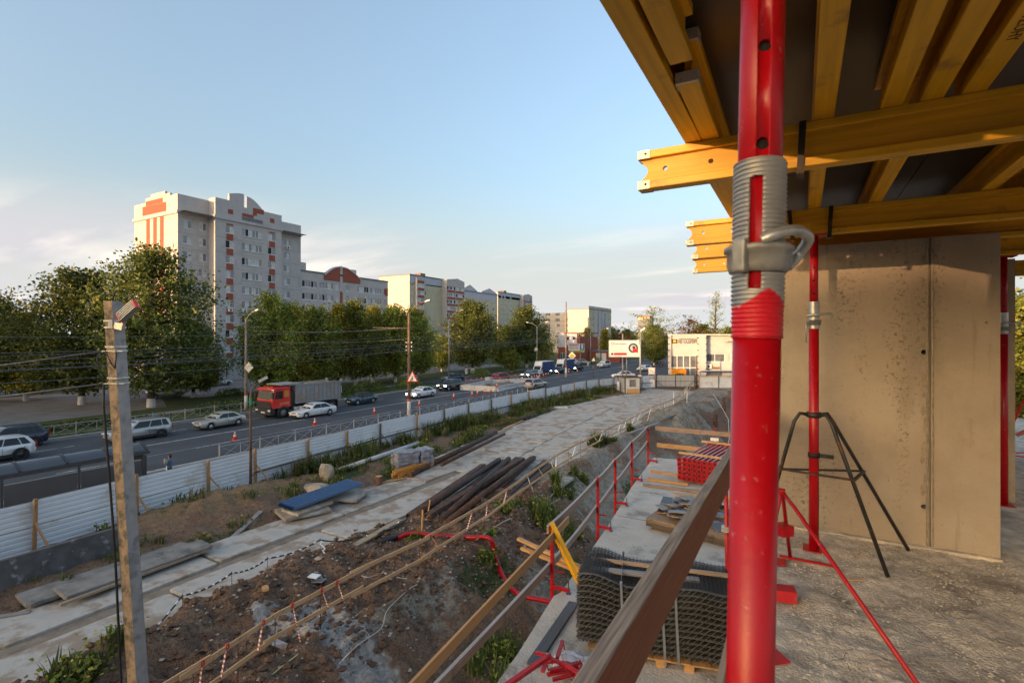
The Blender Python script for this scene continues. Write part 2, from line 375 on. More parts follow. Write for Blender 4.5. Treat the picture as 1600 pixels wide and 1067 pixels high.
me.polygons.foreach_set('use_smooth', [True]*len(me.polygons)); me.update()

def ground_mat():
    m = bpy.data.materials.new('earth'); m.use_nodes = True; t = m.node_tree; L = t.links.new; N = t.nodes.new
    b = t.nodes['Principled BSDF']; b.inputs['Roughness'].default_value = 0.95; b.inputs['Specular IOR Level'].default_value = 0.2
    tcn = N('ShaderNodeTexCoord'); at_ = N('ShaderNodeAttribute'); at_.attribute_name = 'mask'
    sp = N('ShaderNodeSeparateColor'); L(at_.outputs['Color'], sp.inputs[0])
    def noi(sc_, det=8, ro=0.6):
        n = N('ShaderNodeTexNoise'); n.inputs['Scale'].default_value = sc_; n.inputs['Detail'].default_value = det; n.inputs['Roughness'].default_value = ro; L(tcn.outputs['Object'], n.inputs['Vector']); return n.outputs['Fac']
    def mix(f, a, c):
        x = N('ShaderNodeMix'); x.data_type = 'RGBA'
        if hasattr(f, 'type'): L(f, x.inputs[0])
        else: x.inputs[0].default_value = f
        for k, v in ((6, a), (7, c)):
            if isinstance(v, tuple): x.inputs[k].default_value = (*v, 1)
            else: L(v, x.inputs[k])
        return x.outputs[2]
    def rng(v, a, c, lo=0.0, hi=1.0):
        r = N('ShaderNodeMapRange'); r.interpolation_type = 'SMOOTHSTEP'; r.inputs['From Min'].default_value = a; r.inputs['From Max'].default_value = c
        r.inputs['To Min'].default_value = lo; r.inputs['To Max'].default_value = hi; L(v, r.inputs['Value']); return r.outputs[0]
    def mth(op, a, c):
        x = N('ShaderNodeMath'); x.operation = op
        for k, v in ((0, a), (1, c)):
            if hasattr(v, 'type'): L(v, x.inputs[k])
            else: x.inputs[k].default_value = v
        return x.outputs[0]
    dirt = mix(rng(noi(1.3), 0.35, 0.65), (0.185, 0.108, 0.066), (0.26, 0.175, 0.118))
    dirt = mix(rng(noi(9.0), 0.40, 0.68), dirt, (0.095, 0.054, 0.034))
    dirt = mix(rng(noi(30.0), 0.42, 0.70), dirt, (0.26, 0.17, 0.115)); dirt = mix(rng(noi(22.0), 0.55, 0.66), dirt, (0.060, 0.034, 0.022))
    vo = N('ShaderNodeTexVoronoi'); vo.inputs['Scale'].default_value = 7.0; L(tcn.outputs['Object'], vo.inputs['Vector'])
    peb = rng(vo.outputs['Distance'], 0.16, 0.08); peb = mth('MULTIPLY', peb, rng(noi(2.2), 0.50, 0.62))
    dirt = mix(peb, dirt, (0.34, 0.29, 0.23))
    clay = mix(rng(noi(2.0), 0.35, 0.65), (0.38, 0.335, 0.27), (0.25, 0.215, 0.165)); clay = mix(rng(noi(11), 0.45, 0.7), clay, (0.11, 0.10, 0.085))
    sand = mix(rng(noi(4), 0.35, 0.65), (0.30, 0.20, 0.11), (0.21, 0.135, 0.075)); sand = mix(rng(noi(14), .5, .7), sand, (0.12, 0.075, 0.04))
    grass = mix(rng(noi(0.8), 0.35, 0.65), (0.050, 0.075, 0.022), (0.090, 0.098, 0.034)); grass = mix(rng(noi(7), 0.4, 0.7), grass, (0.026, 0.040, 0.013))
    edge = noi(3.0)
    def msk(ch, lo=0.35, hi=0.6): return rng(mth('ADD', sp.outputs[ch], mth('MULTIPLY', mth('SUBTRACT', edge, 0.5), 0.9)), lo, hi)
    c = mix(msk('Green'), dirt, clay); c = mix(msk('Blue', 0.60, 0.80), c, sand); c = mix(msk('Red'), c, grass); cem = mix(rng(noi(6), .35, .65), (0.46, 0.44, 0.41), (0.27, 0.25, 0.23)); c = mix(rng(mth('ADD', at_.outputs['Alpha'], mth('MULTIPLY', mth('SUBTRACT', noi(4.5), 0.5), 1.1)), .40, .70), c, cem)
    L(c, b.inputs['Base Color'])
    hgt = mth('ADD', mth('MULTIPLY', noi(14), 1.0), mth('MULTIPLY', peb, 0.4)); hgt = mth('ADD', hgt, mth('MULTIPLY', noi(40), 0.6))
    bp = N('ShaderNodeBump'); bp.inputs['Distance'].default_value = 0.07; L(hgt, bp.inputs['Height']); L(bp.outputs[0], b.inputs['Normal'])
    return m
me.materials.append(ground_mat())
tag(link('ground', me), kind='structure')

# ------------------------------------------------------------------ street
ASPH = M('asphalt', (0.047, 0.052, 0.062), 0.85, var=0.22, scale=0.35, bump=0.003, bscale=60, dirt=(0.036, 0.037, 0.040), dscale=0.12, damt=0.5, rnd=False)
PAVE = M('pavement_asphalt', (0.14, 0.135, 0.13), 0.9, var=0.2, scale=0.5, dirt=(0.10, 0.095, 0.09), dscale=0.3, rnd=False)
LINE = M('road_paint', (0.42, 0.42, 0.41), 0.7, var=0.2, scale=6, dirt=(0.10, 0.10, 0.105), dscale=2.2, damt=0.5, rnd=False)
KERB = M('kerb_stone', (0.30, 0.29, 0.275), 0.9, var=0.15, scale=3, rnd=False)
RX0, RX1 = -53.2, -35.0
mb = MB(); ys = [-160, -40, 0, 40, 80, 110, 140, 170, 200, 260, 380, 600]
def bend(y): return 0.0 if y < 90 else ((y-90)**2)*0.00042                      # the street swings slightly to the right far off
for a, b in zip(ys[:-1], ys[1:]): mb.quad((RX0+bend(a), a, .02), (RX1+bend(a), a, .02), (RX1+bend(b), b, .02), (RX0+bend(b), b, .02))
road = tag(mb.obj('road', ASPH), kind='structure')
# side apron towards the garage and the forecourt beyond the fence
mb = MB(); mb.quad((-35.0,86,.016), (-20,92,.016), (-17,150,.016), (-33.3,150,.016)); mb.quad((-35.0,60,.016),(-29.6,60,.016),(-22.0,91,.016),(-35.0,86,.016))
tag(mb.obj('side_street', ASPH), kind='structure')
def stripe(x, y0, y1, w):
    mb = MB(); n = max(1, int((y1-y0)/12))
    for i in range(n):
        a, b = y0+(y1-y0)*i/n, y0+(y1-y0)*(i+1)/n
        mb.quad((x-w/2+bend(a), a, .026), (x+w/2+bend(a), a, .026), (x+w/2+bend(b), b, .026), (x-w/2+bend(b), b, .026))
    return mb
stripe(-44.1, -60, 66, 0.22).obj('centre_line', LINE, road)
stripe(-44.1, 84, 200, 0.2).obj('centre_line', LINE, road)
for x in (-39.9, -48.9):
    y = -20
    while y < 170:
        if not (x < -44 and 64 < y < 84): stripe(x, y, y+(4.2), 0.12).obj('lane_dash', LINE, road)
        y += 8.4
stripe(-40.05, 14, 64, 0.07).obj('lane_line', LINE, road)
stripe(-35.6, 0, 120, 0.12).obj('edge_line', LINE, road)
stripe(-52.7, 0, 170, 0.10).obj('edge_line', LINE, road)
for x, w, y1 in ((-53.35, 0.3, 190), (-34.85, 0.3, 62)):
    k = MB(); yy = -30
    while yy < y1:
        k.bb(x-w/2+bend(yy), x+w/2+bend(yy), yy, yy+2.96, -0.05, 0.15); yy += 3.0
    tag(k.obj('kerb', KERB), kind='structure')
mb = MB()
for a, b in zip(ys[:-1], ys[1:]): mb.quad((-34.7+bend(a), a, .10), (-29.2+bend(a), a, .10), (-29.2+bend(b), b, .10), (-34.7+bend(b), b, .10)) if b <= 80 else None
tag(mb.obj('pavement', PAVE), kind='structure')
# footpath and yards across the street
mb = MB(); fp = [(-60.8,-20),(-60.8,40),(-60.6,70),(-60.8,100),(-62.5,130),(-64,170)]
for (xa, ya), (xb, yb) in zip(fp[:-1], fp[1:]): mb.quad((xa-1.0, ya, .03), (xa+1.0, ya, .03), (xb+1.0, yb, .03), (xb-1.0, yb, .03))
tag(mb.obj('footpath', PAVE), kind='structure')
mb = MB(); mb.quad((-96,-30,.024), (-63.5,-30,.024), (-66,33,.024), (-96,46,.024)); mb.quad((-96.5,40,.022),(-72,40,.022),(-74,130,.022),(-96.5,130,.022))
tag(mb.obj('yard_paving', PAVE), kind='structure')
mb = MB(); mb.quad((-62,72.5,.032),(-53.4,74.5,.032),(-53.4,90,.032),(-62,84,.032)); tag(mb.obj('side_road', ASPH), kind='structure')
mb = MB(); mb.quad((-21.5,90,.02),(-15,93.5,.02),(-15,140,.02),(-27,140,.02))
tag(mb.obj('forecourt', PAVE), kind='structure')

# ------------------------------------------------------------------ site road of concrete slabs
SLAB = M('road_slab_concrete', (0.44, 0.41, 0.365), 0.92, var=0.20, scale=0.9, bump=0.008, bscale=14, dirt=(0.27, 0.21, 0.155), dscale=0.9, damt=0.75, rnd=True, detail=9)
MUD = M('trodden_mud', (0.21, 0.165, 0.12), 0.95, var=0.25, scale=2.2, bump=0.02, bscale=9, dirt=(0.13, 0.095, 0.065), dscale=0.9, damt=0.5, rnd=False)
mb = MB(); yy = -30
pts = list(np.arange(-30, 87, 3.0))
for a, b in zip(pts[:-1], pts[1:]):
    la, lb, ra, rb = (float(lerp_tab(v, t)) for v, t in ((a, ROAD_L), (b, ROAD_L), (a, ROAD_R), (b, ROAD_R)))
    mb.quad((la-.5, a, -.06), (ra+.5, a, -.06), (rb+.5, b, -.06), (lb-.5, b, -.06))
site_road = tag(mb.obj('site_road', MUD), kind='structure')
rs = random.Random(3)
def slab_mesh(w, l, seed):
    r_ = random.Random(seed); c = 0.07; h = 0.12
    poly = []
    for sx, sy in ((-1,-1),(1,-1),(1,1),(-1,1)):
        a, b = c*r_.uniform(.3, 2.2), c*r_.uniform(.3, 2.2)
        p = [(sx*w/2, sy*(l/2-b)), (sx*(w/2-a), sy*l/2)]
        if sx*sy > 0: pass
        poly += p if sx*sy < 0 and False else (p if (sx, sy) in ((1,1),(-1,-1)) else p[::-1])
    m_ = MB(); n = len(poly)
    top = [(x*.985, y*.99, 0) for x, y in poly]; mid = [(x, y, -.02) for x, y in poly]; bot = [(x, y, -h) for x, y in poly]
    m_.add(top+mid+bot, [tuple(range(n))] + [(i+n, (i+1) % n+n, (i+1) % n, i) for i in range(n)] + [(i+2*n, (i+1) % n+2*n, (i+1) % n+n, i+n) for i in range(n)])
    me_ = m_.mesh('slab', SLAB); fix_normals(me_); return me_
near = [slab_mesh(2.0, 5.96, k) for k in range(4)]; far = [slab_mesh(5.4, 1.95, 20+k) for k in range(4)]; far2 = [slab_mesh(4.6, 1.95, 40+k) for k in range(4)]
def put_slab(me_, x, y, rz):
    o = link('road_slab', me_, site_road, (x, y, 0.012 + rs.uniform(-.02, .025)), (rs.uniform(-.008, .008), rs.uniform(-.008, .008), rz + rs.uniform(-.012, .012)))
for k in range(-3, 5):
    y = 2.2 + 6.08*k
    put_slab(rs.choice(near), -20.0 + rs.uniform(-.06,.06), y, -0.015); put_slab(rs.choice(near), -17.35 + rs.uniform(-.08,.08), y - 2.1, -0.015)
y = 27.6
while y < 83:
    xl = float(lerp_tab(y, ROAD_L)); xr = float(lerp_tab(y, ROAD_R))
    a = 0.10 if y < 57 else -0.10
    put_slab(rs.choice(far), xl + 2.75, y - .15, a*0.5)
    w = xr - (xl + 5.5)
    put_slab(rs.choice(far2), xl + 5.5 + 2.36, y, a*0.3); y += 2.0
for k in range(4): put_slab(rs.choice(near), -14.4, 30.0 + 6.1*k, 0.02)
# ------------------------------------------------------------------ buildings
BRICKW = M('silicate_brick', (0.47, 0.445, 0.43), 0.9, var=0.06, scale=1.2, bump=0.01, bscale=20, dirt=(0.40, 0.375, 0.355), dscale=0.25, damt=0.4)
BRICKR = M('red_brick', (0.31, 0.085, 0.05), 0.9, var=0.15, scale=4, bump=0.01, bscale=20)
REVEAL = M('window_frame_white', (0.70, 0.70, 0.70), 0.5, var=0.04)
ROOFT = M('roof_metal', (0.16, 0.16, 0.165), 0.6, 0.2, var=0.15, scale=1)
YPLAST = M('yellow_plaster', (0.53, 0.48, 0.34), 0.9, var=0.05, scale=0.6, dirt=(0.47, 0.42, 0.29), dscale=0.2)
CPLAST = M('cream_plaster', (0.53, 0.485, 0.42), 0.9, var=0.05, scale=0.6)
WPLAST = M('bluish_white_plaster', (0.46, 0.48, 0.54), 0.9, var=0.05, scale=0.6)
CURT = M('pale_curtain', (0.56, 0.55, 0.53), 0.8, var=0.2, scale=1.5)
DARKROOM = M('dark_room', (0.02, 0.02, 0.022), 0.8, var=0.3, scale=0.8)
SEAM = M('facade_joint', (0.22, 0.21, 0.20), 0.9)
def facade(mb, ax, c, a0, a1, z0, z1, ops, depth=0.18, sg=1, mi=0):
    """wall sheet at X=c (ax 'X', running along Y) or Y=c (ax 'Y'), facing sg, with reveals round every opening (a, b, za, zb)"""
    P = (lambda a, z, d=0.0: (c - sg*d, a, z)) if ax == 'X' else (lambda a, z, d=0.0: (a, c - sg*d, z))
    As = sorted({a0, a1, *[o[0] for o in ops], *[o[1] for o in ops]}); Zs = sorted({z0, z1, *[o[2] for o in ops], *[o[3] for o in ops]})
    for i in range(len(As)-1):
        zs = None
        for j in range(len(Zs)):
            hole = j == len(Zs)-1 or any(o[0] < (As[i]+As[i+1])/2 < o[1] and o[2] < (Zs[j]+Zs[j+1])/2 < o[3] for o in ops)
            if hole:
                if zs is not None: mb.quad(P(As[i], zs), P(As[i+1], zs), P(As[i+1], Zs[j]), P(As[i], Zs[j]), mi); zs = None
            elif zs is None: zs = Zs[j]
    for a, b, za, zb in ops:
        mb.quad(P(a,za), P(b,za), P(b,za,depth), P(a,za,depth), mi); mb.quad(P(a,zb), P(b,zb), P(b,zb,depth), P(a,zb,depth), mi)
        mb.quad(P(a,za), P(a,zb), P(a,zb,depth), P(a,za,depth), mi); mb.quad(P(b,za), P(b,zb), P(b,zb,depth), P(b,za,depth), mi)
_wm = {}
rw = random.Random(11)
def window_mesh(w, h, n, style, key):
    """window in local coords: width on X, height on Z, outside towards -Y; slots frame, glass, curtain, dark"""
    k = (round(w, 2), round(h, 2), n, style, key)
    if k in _wm: return _wm[k]
    m = MB(); f = 0.09
    for x in np.linspace(0, w, n+1):
        m.bb(max(0, x-f/2), min(w, x+f/2), -.05, .05, 0, h)
    m.bb(0, w, -.045, .045, 0, f); m.bb(0, w, -.045, .045, h-f, h)
    if style == 1: m.bb(0, w, -.045, .045, h*0.68, h*0.68+.06)
    m.bb(-.05, w+.05, -.14, -.03, -.05, -.005)
    r_ = random.Random(hash(k) & 0xffff)
    for i in range(n):
        a, b = w*i/n, w*(i+1)/n
        m.quad((a,.01,0),(b,.01,0),(b,.01,h),(a,.01,h), 1 if r_.random() < 0.5 else (2 if r_.random() < .75 else 3))
    me_ = m.mesh('window', [REVEAL, GLASS, CURT, DARKROOM]); _wm[k] = me_; return me_
def window(par, ax, c, a0, a1, z0, z1, sg=1, n=2, style=0, depth=0.13, key=None):
    me_ = window_mesh(a1-a0, z1-z0, n, style, rw.randrange(5) if key is None else key)
    if ax == 'X': loc, rz = (c - sg*depth, a0 if sg > 0 else a1, z0), (R(90) if sg > 0 else R(-90))
    else: loc, rz = ((a0 if sg < 0 else a1), c - sg*depth, z0), (0 if sg < 0 else R(180))
    return link('window', me_, par, loc, (0, 0, rz))

# --- tall pale brick block with stepped parapets
L0 = Vector((-98, 50.8, 0))
T = thing('apartment_building', 'ten storey pale grey brick apartment block with red brick window strips and stepped parapet', 'building', L0)
def Y_(u, X):                       # where the line of sight of photo column u meets the wall X = const
    return -X/math.tan(math.atan(452/800) - math.atan((u-800)/800)) if True else 0
X1 = -98.0; X2 = -95.9
ya, yb, yc, yd = 50.8, Y_(326, X1), Y_(440, X2), Y_(470, X1)
fl = lambda k: 1.6 + 2.86*k          # floor levels
body = MB(); ops_l, ops_c, ops_r, wins = [], [], [], []
def ry(y): return y - L0.y
for k in range(10):
    z = fl(k) + 0.9
    for u, lst, w in ((293, ops_l, 1.5), (317, ops_l, 1.35)):
        if k == 9 and False: continue
        y0 = Y_(u, X1) - w/2; lst.append((ry(y0), ry(y0+w), z, z+1.5)); wins.append((0.0, ry(y0), ry(y0+w), z, z+1.5, 2))
    y0 = Y_(359, X2) - .8; ops_c.append((ry(y0), ry(y0+1.75), z, z+1.5)); wins.append((X2-X1, ry(y0), ry(y0+1.75), z, z+1.5, 2))
    y0 = Y_(378, X2); y1 = Y_(409.5, X2); ops_c.append((ry(y0), ry(y1), z, z+1.5)); wins.append((X2-X1, ry(y0), ry(y1), z, z+1.5, 6))
    y0 = Y_(425, X2) - .9; ops_c.append((ry(y0), ry(y0+1.8), z, z+1.5)); wins.append((X2-X1, ry(y0), ry(y0+1.8), z, z+1.5, 2))
    y0 = Y_(448, X1) - .7; ops_r.append((ry(y0), ry(y0+1.5), z, z+1.5)); wins.append((0.0, ry(y0), ry(y0+1.5), z, z+1.5, 2))
XC = X2 - X1; H1 = 31.0
facade(body, 'X', 0, 0, ry(yb), 0, H1, ops_l); facade(body, 'X', XC, ry(yb), ry(yc), 0, H1, ops_c); facade(body, 'X', 0, ry(yc), ry(yd), 0, H1, ops_r)
body.quad((0, ry(yb), 0), (XC, ry(yb), 0), (XC, ry(yb), H1), (0, ry(yb), H1)); body.quad((0, ry(yc), 0), (XC, ry(yc), 0), (XC, ry(yc), H1), (0, ry(yc), H1))
WD = -15.4
facade(body, 'Y', 0, WD, 0, 0, H1, [], sg=-1)
body.quad((WD, 0, 0), (WD, ry(yd), 0), (WD, ry(yd), H1), (WD, 0, H1)); body.quad((0, ry(yd), 0), (WD, ry(yd), 0), (WD, ry(yd), H1), (0, ry(yd), H1))
body.quad((WD, 0, H1), (XC, 0, H1), (XC, ry(yd), H1), (WD, ry(yd), H1))
body.obj('wall', BRICKW, T)
# cornice bands, parapets, gables
tr = MB()
def ledge(z, h, d):
    tr.bb(WD-d, 0+d, -d, 0, z, z+h); tr.bb(0, d, 0, ry(yb)+d*0, z, z+h); tr.bb(XC, XC+d, ry(yb)-d, ry(yc)+d, z, z+h); tr.bb(0, XC, ry(yb)-d, ry(yb), z, z+h); tr.bb(0, d, ry(yc)+d, ry(yd), z, z+h)
ledge(H1-.3, .55, .25); ledge(fl(1)-.45, .3, .12)
tr.boxes('cornice', BRICKW, T)
pa = MB()
pa.bb(-.4, 0.05, -.05, ry(yb), H1+.25, H1+3.2); pa.bb(-15.4, -11.2, -.05, .35, H1+.25, H1+2.9); pa.bb(-11.2, -2.5, -.05, .35, H1+.25, H1+3.7); pa.bb(-2.5, -.4, -.05, .35, H1+.25, H1+3.2)
pa.bb(-9.2, -4.2, -.05, .35, H1+3.7, H1+4.25)
pa.bb(XC-.4, XC+.05, ry(yb), ry(Y_(358, X2)), H1+.25, H1+3.6); pa.bb(0, XC-.4, ry(yb), ry(yb)+.4, H1+.25, H1+3.6)
pa.bb(XC-.4, XC+.05, ry(Y_(410, X2)), ry(yc), H1+.25, H1+3.0); pa.bb(0, XC-.4, ry(yc)-.4, ry(yc), H1+.25, H1+3.0); pa.bb(-.4, .05, ry(yc), ry(yd), H1+.25, H1+2.3); pa.bb(-4, -.4, ry(yd)-.4, ry(yd), H1+.25, H1+2.3)
pa.bb(-8, -5, 16, 21, H1, H1+4.2); pa.bb(-7, -4.5, 22, 24, H1, H1+4.0)
pa.boxes('parapet', BRICKW, T)
def arc_gable(y0, y1, z0, zs, ze, n=10):
    return [(y0, z0)] + [(y0+(y1-y0)*i/n, zs+(ze-zs)*math.sin(math.pi/2*i/n)) for i in range(n+1)] + [(y1, z0)]
g1, g2, g3, g4 = ry(Y_(358, X2)), ry(Y_(381, X2)), ry(Y_(386, X2)), ry(Y_(410, X2))
gb = MB(); gb.prism(arc_gable(g1, g2, H1+.25, H1+4.9, H1+5.5), XC-.4, XC+.05, 'X')
gb.prism([(a, b) for a, b in arc_gable(g4, g3, H1+.25, H1+3.3, H1+5.2)], XC-.4, XC+.05, 'X'); gb.bb(XC-.4, XC+.05, g2, g3, H1+.25, H1+2.9)
gb.obj('gable', BRICKW, T, fix=True)
ctr = MB(); ctr.bb(XC+.07, XC+.15, ry(Y_(378, X2)), ry(Y_(410, X2)), H1+.35, H1+1.0); ctr.obj('roof_apron', ROOFT, T)
def red(x, y0, y1, z0, z1): MB().bb(x, x+.03, y0, y1, z0, z1).obj('red_brick_panel', BRICKR, T)
for k in range(10):
    for u, w in ((359, 1.35), (425, 1.35)):
        y0 = ry(Y_(u, X2)) - w/2; red(XC+.004, y0, y0+w, fl(k)+2.45, fl(k)+3.7 if k < 9 else fl(k)+2.75)
red(XC+.054, ry(Y_(378, X2)), ry(Y_(396, X2)), H1+1.1, H1+1.7); red(XC+.054, ry(Y_(395, X2)), ry(Y_(401, X2)), H1+1.72, H1+3.2); red(XC+.054, ry(Y_(401, X2))+.03, ry(Y_(412, X2)), H1+2.3, H1+3.25)
for u in (360, 425): red(XC+.054, ry(Y_(u, X2))-.5, ry(Y_(u, X2))+.5, H1+1.0, H1+1.9)
def red_end(x0, x1, z0, z1): MB().bb(x0, x1, -.03, -.004, z0, z1).obj('red_brick_panel', BRICKR, T)
for x0 in (-10.9, -8.4, -6.0): red_end(x0, x0+1.25, 12, H1-.35)
MB().bb(-12.2,-3.8,-.085,-.055,H1+.5,H1+2.2).obj('red_brick_panel', BRICKR, T); MB().bb(-11.0,-5.0,-.085,-.055,H1+2.25,H1+3.1).obj('red_brick_panel', BRICKR, T)
for off, a, b, z0, z1, n in wins:
    window(T, 'X', off, a, b, z0, z1, 1, n, 0)
bs = MB(); y0 = ry(Y_(378, X2)); y1 = ry(Y_(410, X2))
for k in range(0, 10):
    o = MB().bb(XC+.005, XC+.10, y0-.1, y1+.1, fl(k)+.80, fl(k)+.88).obj('balcony_ledge', WPLAST, T)
for yy, kk, xx in ((ry(Y_(405, X2)), 5, XC), (ry(Y_(381, X2)), 4, XC), (ry(Y_(389, X2)), 3, XC), (ry(Y_(359, X2)), 4, XC), (ry(Y_(449, X1)), 9, 0)):
    a = MB().bb(xx+.006, xx+.38, yy-.4, yy+.4, fl(kk)+.15, fl(kk)+.72).obj('air_conditioner', WHITEP, T); MB().lathe([(0,.0),(.2,.0),(.2,.02)], 12, (xx+.385, yy, fl(kk)+.43), M=Matrix.Rotation(R(90), 3, 'Y')).obj('fan_grille', BLACK, a)
jn = MB()
for k in range(1, 11):
    z = fl(k)-.06
    jn.bb(.0, .012, 0, ry(yb), z, z+.05); jn.bb(XC, XC+.003, ry(yb), ry(yc), z, z+.05); jn.bb(.0, .012, ry(yc), ry(yd), z, z+.05); jn.bb(WD, 0, -.012, 0, z, z+.05)
jn.obj('joint_line', SEAM, T)
en = MB(); ye = ry(Y_(332, X2)); en.bb(XC, XC+2.2, ye-1.3, ye+1.6, 3.3, 3.5); en.bb(XC+2.0, XC+2.15, ye-1.2, ye-1.05, 0, 3.3); en.bb(XC+2.0, XC+2.15, ye+1.35, ye+1.5, 0, 3.3)
en.prism([(ye-1.3, 3.5), (ye+1.6, 3.5), (ye+.15, 4.3)], XC, XC+2.2, 'X'); en.obj('entrance_porch', STEEL, T, fix=True)
MB().bb(XC+.005, XC+.06, ye-.6, ye+.6, 1.0, 3.2).obj('entrance_door', BLACK, T)
fence_low = MB()
# rear wing seen left of it
W = thing('apartment_building', 'lower rear wing of pale brick peeping out left of the tall brick block', 'building', (-128, 62, 0))
w_ = MB(); w_.bb(-4, 8.0, 0, 14, 0, 27.5); w_.obj('wall', BRICKW, W); MB().bb(-4.2, 8.2, -.2, 14.2, 27.5, 27.9).obj('roof', ROOFT, W)
for k in range(8): window(W, 'Y', 0, 2.0, 3.5, fl(k)+.9, fl(k)+2.4, -1, 2, depth=-.03)

# --- lower long wing with the red arched gable
yE = Y_(606, X1); T2 = thing('apartment_building', 'long seven storey grey brick wing with a red arched gable split down the middle', 'building', (X1, yd+.02, 0))
Lw = yE - yd; H2 = 23.3; b2 = MB(); ops = []; wn2 = []
u2y = lambda u: Y_(u, X1) - yd
for k in range(7):
    z = fl(k) + .9
    for ua, ub, n in ((472, 495, 5), (499, 521, 5), (524, 529, 2), (540, 545, 2), (558, 576, 5), (579, 596, 5), (600, 604, 2)):
        ops.append((u2y(ua), u2y(ub), z, z+1.5)); wn2.append((u2y(ua), u2y(ub), z, z+1.5, n))
facade(b2, 'X', 0, 0, Lw, 0, H2, ops)
b2.quad((0, Lw, 0), (-14, Lw, 0), (-14, Lw, H2), (0, Lw, H2)); b2.quad((-14, 0, 0), (-14, Lw, 0), (-14, Lw, H2), (-14, 0, H2)); b2.quad((0,0,H2),(0,Lw,H2),(-14,Lw,H2),(-14,0,H2))
b2.obj('wall', BRICKW, T2)
MB().bb(0, .15, 0, Lw, H2-.2, H2+.15).obj('cornice', ROOFT, T2)
for a, b, z0, z1, n in wn2: window(T2, 'X', 0, a, b, z0, z1, 1, n)
pr_ = MB(); ya2, ym1, ym2, yb2 = u2y(506), u2y(530.5), u2y(535), u2y(562)
for q0, q1 in ((ya2, ym1), (yb2, ym2)): pr_.prism(arc_gable(q0, q1, H2-1.5, H2-.5, H2+1.9), -.3, .2, 'X')
pr_.obj('gable', BRICKR, T2, fix=True)
MB().bb(-.3, .15, ym1+.05, ym2-.05, H2-4, H2+2.2).obj('gable_pier', BRICKW, T2)
rr_ = MB(); n = 10
for q0, q1 in ((ya2, ym1), (yb2, ym2)):
    ps = [(-.05, q0+(q1-q0)*i/n, H2-.42+2.4*math.sin(math.pi/2*i/n)) for i in range(n+1)]
    for p, q in zip(ps[:-1], ps[1:]): rr_.bar(p, q, .9, .22)
rr_.obj('gable_coping', WPLAST, T2)
MB().bb(.004, .04, u2y(531), u2y(535), 3, H2-4.1).obj('red_brick_panel', BRICKR, T2)
MB().bb(.004, .04, u2y(601), u2y(606), fl(6)+.6, fl(6)+2.6).obj('red_brick_panel', BRICKR, T2)
for u in (479, 559): MB().bb(-4, -2.2, u2y(u), u2y(u)+1.6, H2, H2+2.2).obj('chimney', BRICKW, T2)

# --- yellow plastered blocks with brick bays, farther down the street
def yellow_block(X, Y0, Y1, Hh, bay0, bay1, label, nfl, redrows=True, mid=None, endw=12.0, gables=()):
    T = thing('apartment_building', label, 'building', (X, Y0, 0)); Lg = Y1-Y0; b = MB(); ops = []; wl = []; f2 = lambda k: 1.3 + 2.8*k
    cols = mid or ()
    for k in range(nfl):
        z = f2(k)+.85
        for y, w, n in cols: ops.append((y-w/2, y+w/2, z, z+1.45)); wl.append((y-w/2, y+w/2, z, z+1.45, n))
    zt = Hh - 3.2
    facade(b, 'X', 0, 0, Lg, 0, zt, ops); b.obj('wall', YPLAST, T)
    e = MB(); e.quad((0,0,0),(-endw,0,0),(-endw,0,Hh),(0,0,Hh)); e.quad((0,Lg,0),(-endw,Lg,0),(-endw,Lg,Hh),(0,Lg,Hh)); e.quad((-endw,0,0),(-endw,Lg,0),(-endw,Lg,Hh),(-endw,0,Hh)); e.quad((0,0,Hh),(0,Lg,Hh),(-endw,Lg,Hh),(-endw,0,Hh))
    e.obj('end_wall', CPLAST, T)
    u = MB(); u.quad((0,0,zt),(0,Lg,zt),(0,Lg,Hh),(0,0,Hh)); u.obj('attic_band', WPLAST, T)
    for a, c, z0, z1, n in wl: window(T, 'X', 0, a, c, z0, z1, 1, n)
    MB().bb(-endw-.2, .25, -.2, Lg+.2, Hh, Hh+.35).obj('roof', ROOFT, T)
    for (a, c, hb) in gables:
        g = MB().prism([(a, Hh+.36), (c, Hh+.36), (c, Hh+.8), ((a+c)/2, Hh+hb), (a, Hh+.8)], -.3, .2, 'X').obj('gable', WPLAST, T, fix=True)
    if bay1 > bay0:
        bp_ = 2.6; bb_ = MB(); ops2 = []; wl2 = []; wb = bay1-bay0
        for k in range(nfl):
            z = f2(k)+1.0
            for q0, q1 in ((bay0+.3, bay0+wb/2-.25), (bay0+wb/2+.25, bay1-.2)): ops2.append((q0, q1, z, z+1.5)); wl2.append((q0, q1, z, z+1.5))
        facade(bb_, 'X', bp_, bay0, bay1, 0, Hh, ops2)
        for yy in (bay0, bay1): bb_.quad((0,yy,0),(bp_,yy,0),(bp_,yy,Hh),(0,yy,Hh))
        bb_.quad((0,bay0,Hh),(bp_,bay0,Hh),(bp_,bay1,Hh),(0,bay1,Hh))
        bb_.prism([(bay0, Hh+.01), (bay1, Hh+.01), ((bay0*.4+bay1*.6), Hh+1.0)], bp_-.3, bp_, 'X')
        bb_.obj('balcony_bay', BRICKW, T)
        for q0, q1, z0, z1 in wl2:
            window(T, 'X', bp_, q0, q1, z0, z1, 1, 5)
            MB().bb(bp_+.004, bp_+.05, q0, q1, z0-1.0, z0-.1).obj('balcony_front', BRICKR, T)
    MB().bb(-6, -3, Lg*.3, Lg*.3+3, Hh+.35, Hh+1.9).obj('lift_house', M('brown_brick', (.20,.13,.09), .9, var=.2), T)
    return T
Xb = -128.6; uy = lambda u, X=Xb: Y_(u, X)
y0 = uy(640)
B3 = yellow_block(Xb, y0, uy(720), 31.6, uy(690)-y0, uy(718)-y0, 'tall cream and yellow block with red brick balcony bands right of the arched wing', 10, mid=[(uy(643.5)-y0, 1.4, 1), (uy(664)-y0, 1.3, 1)], endw=15.5)
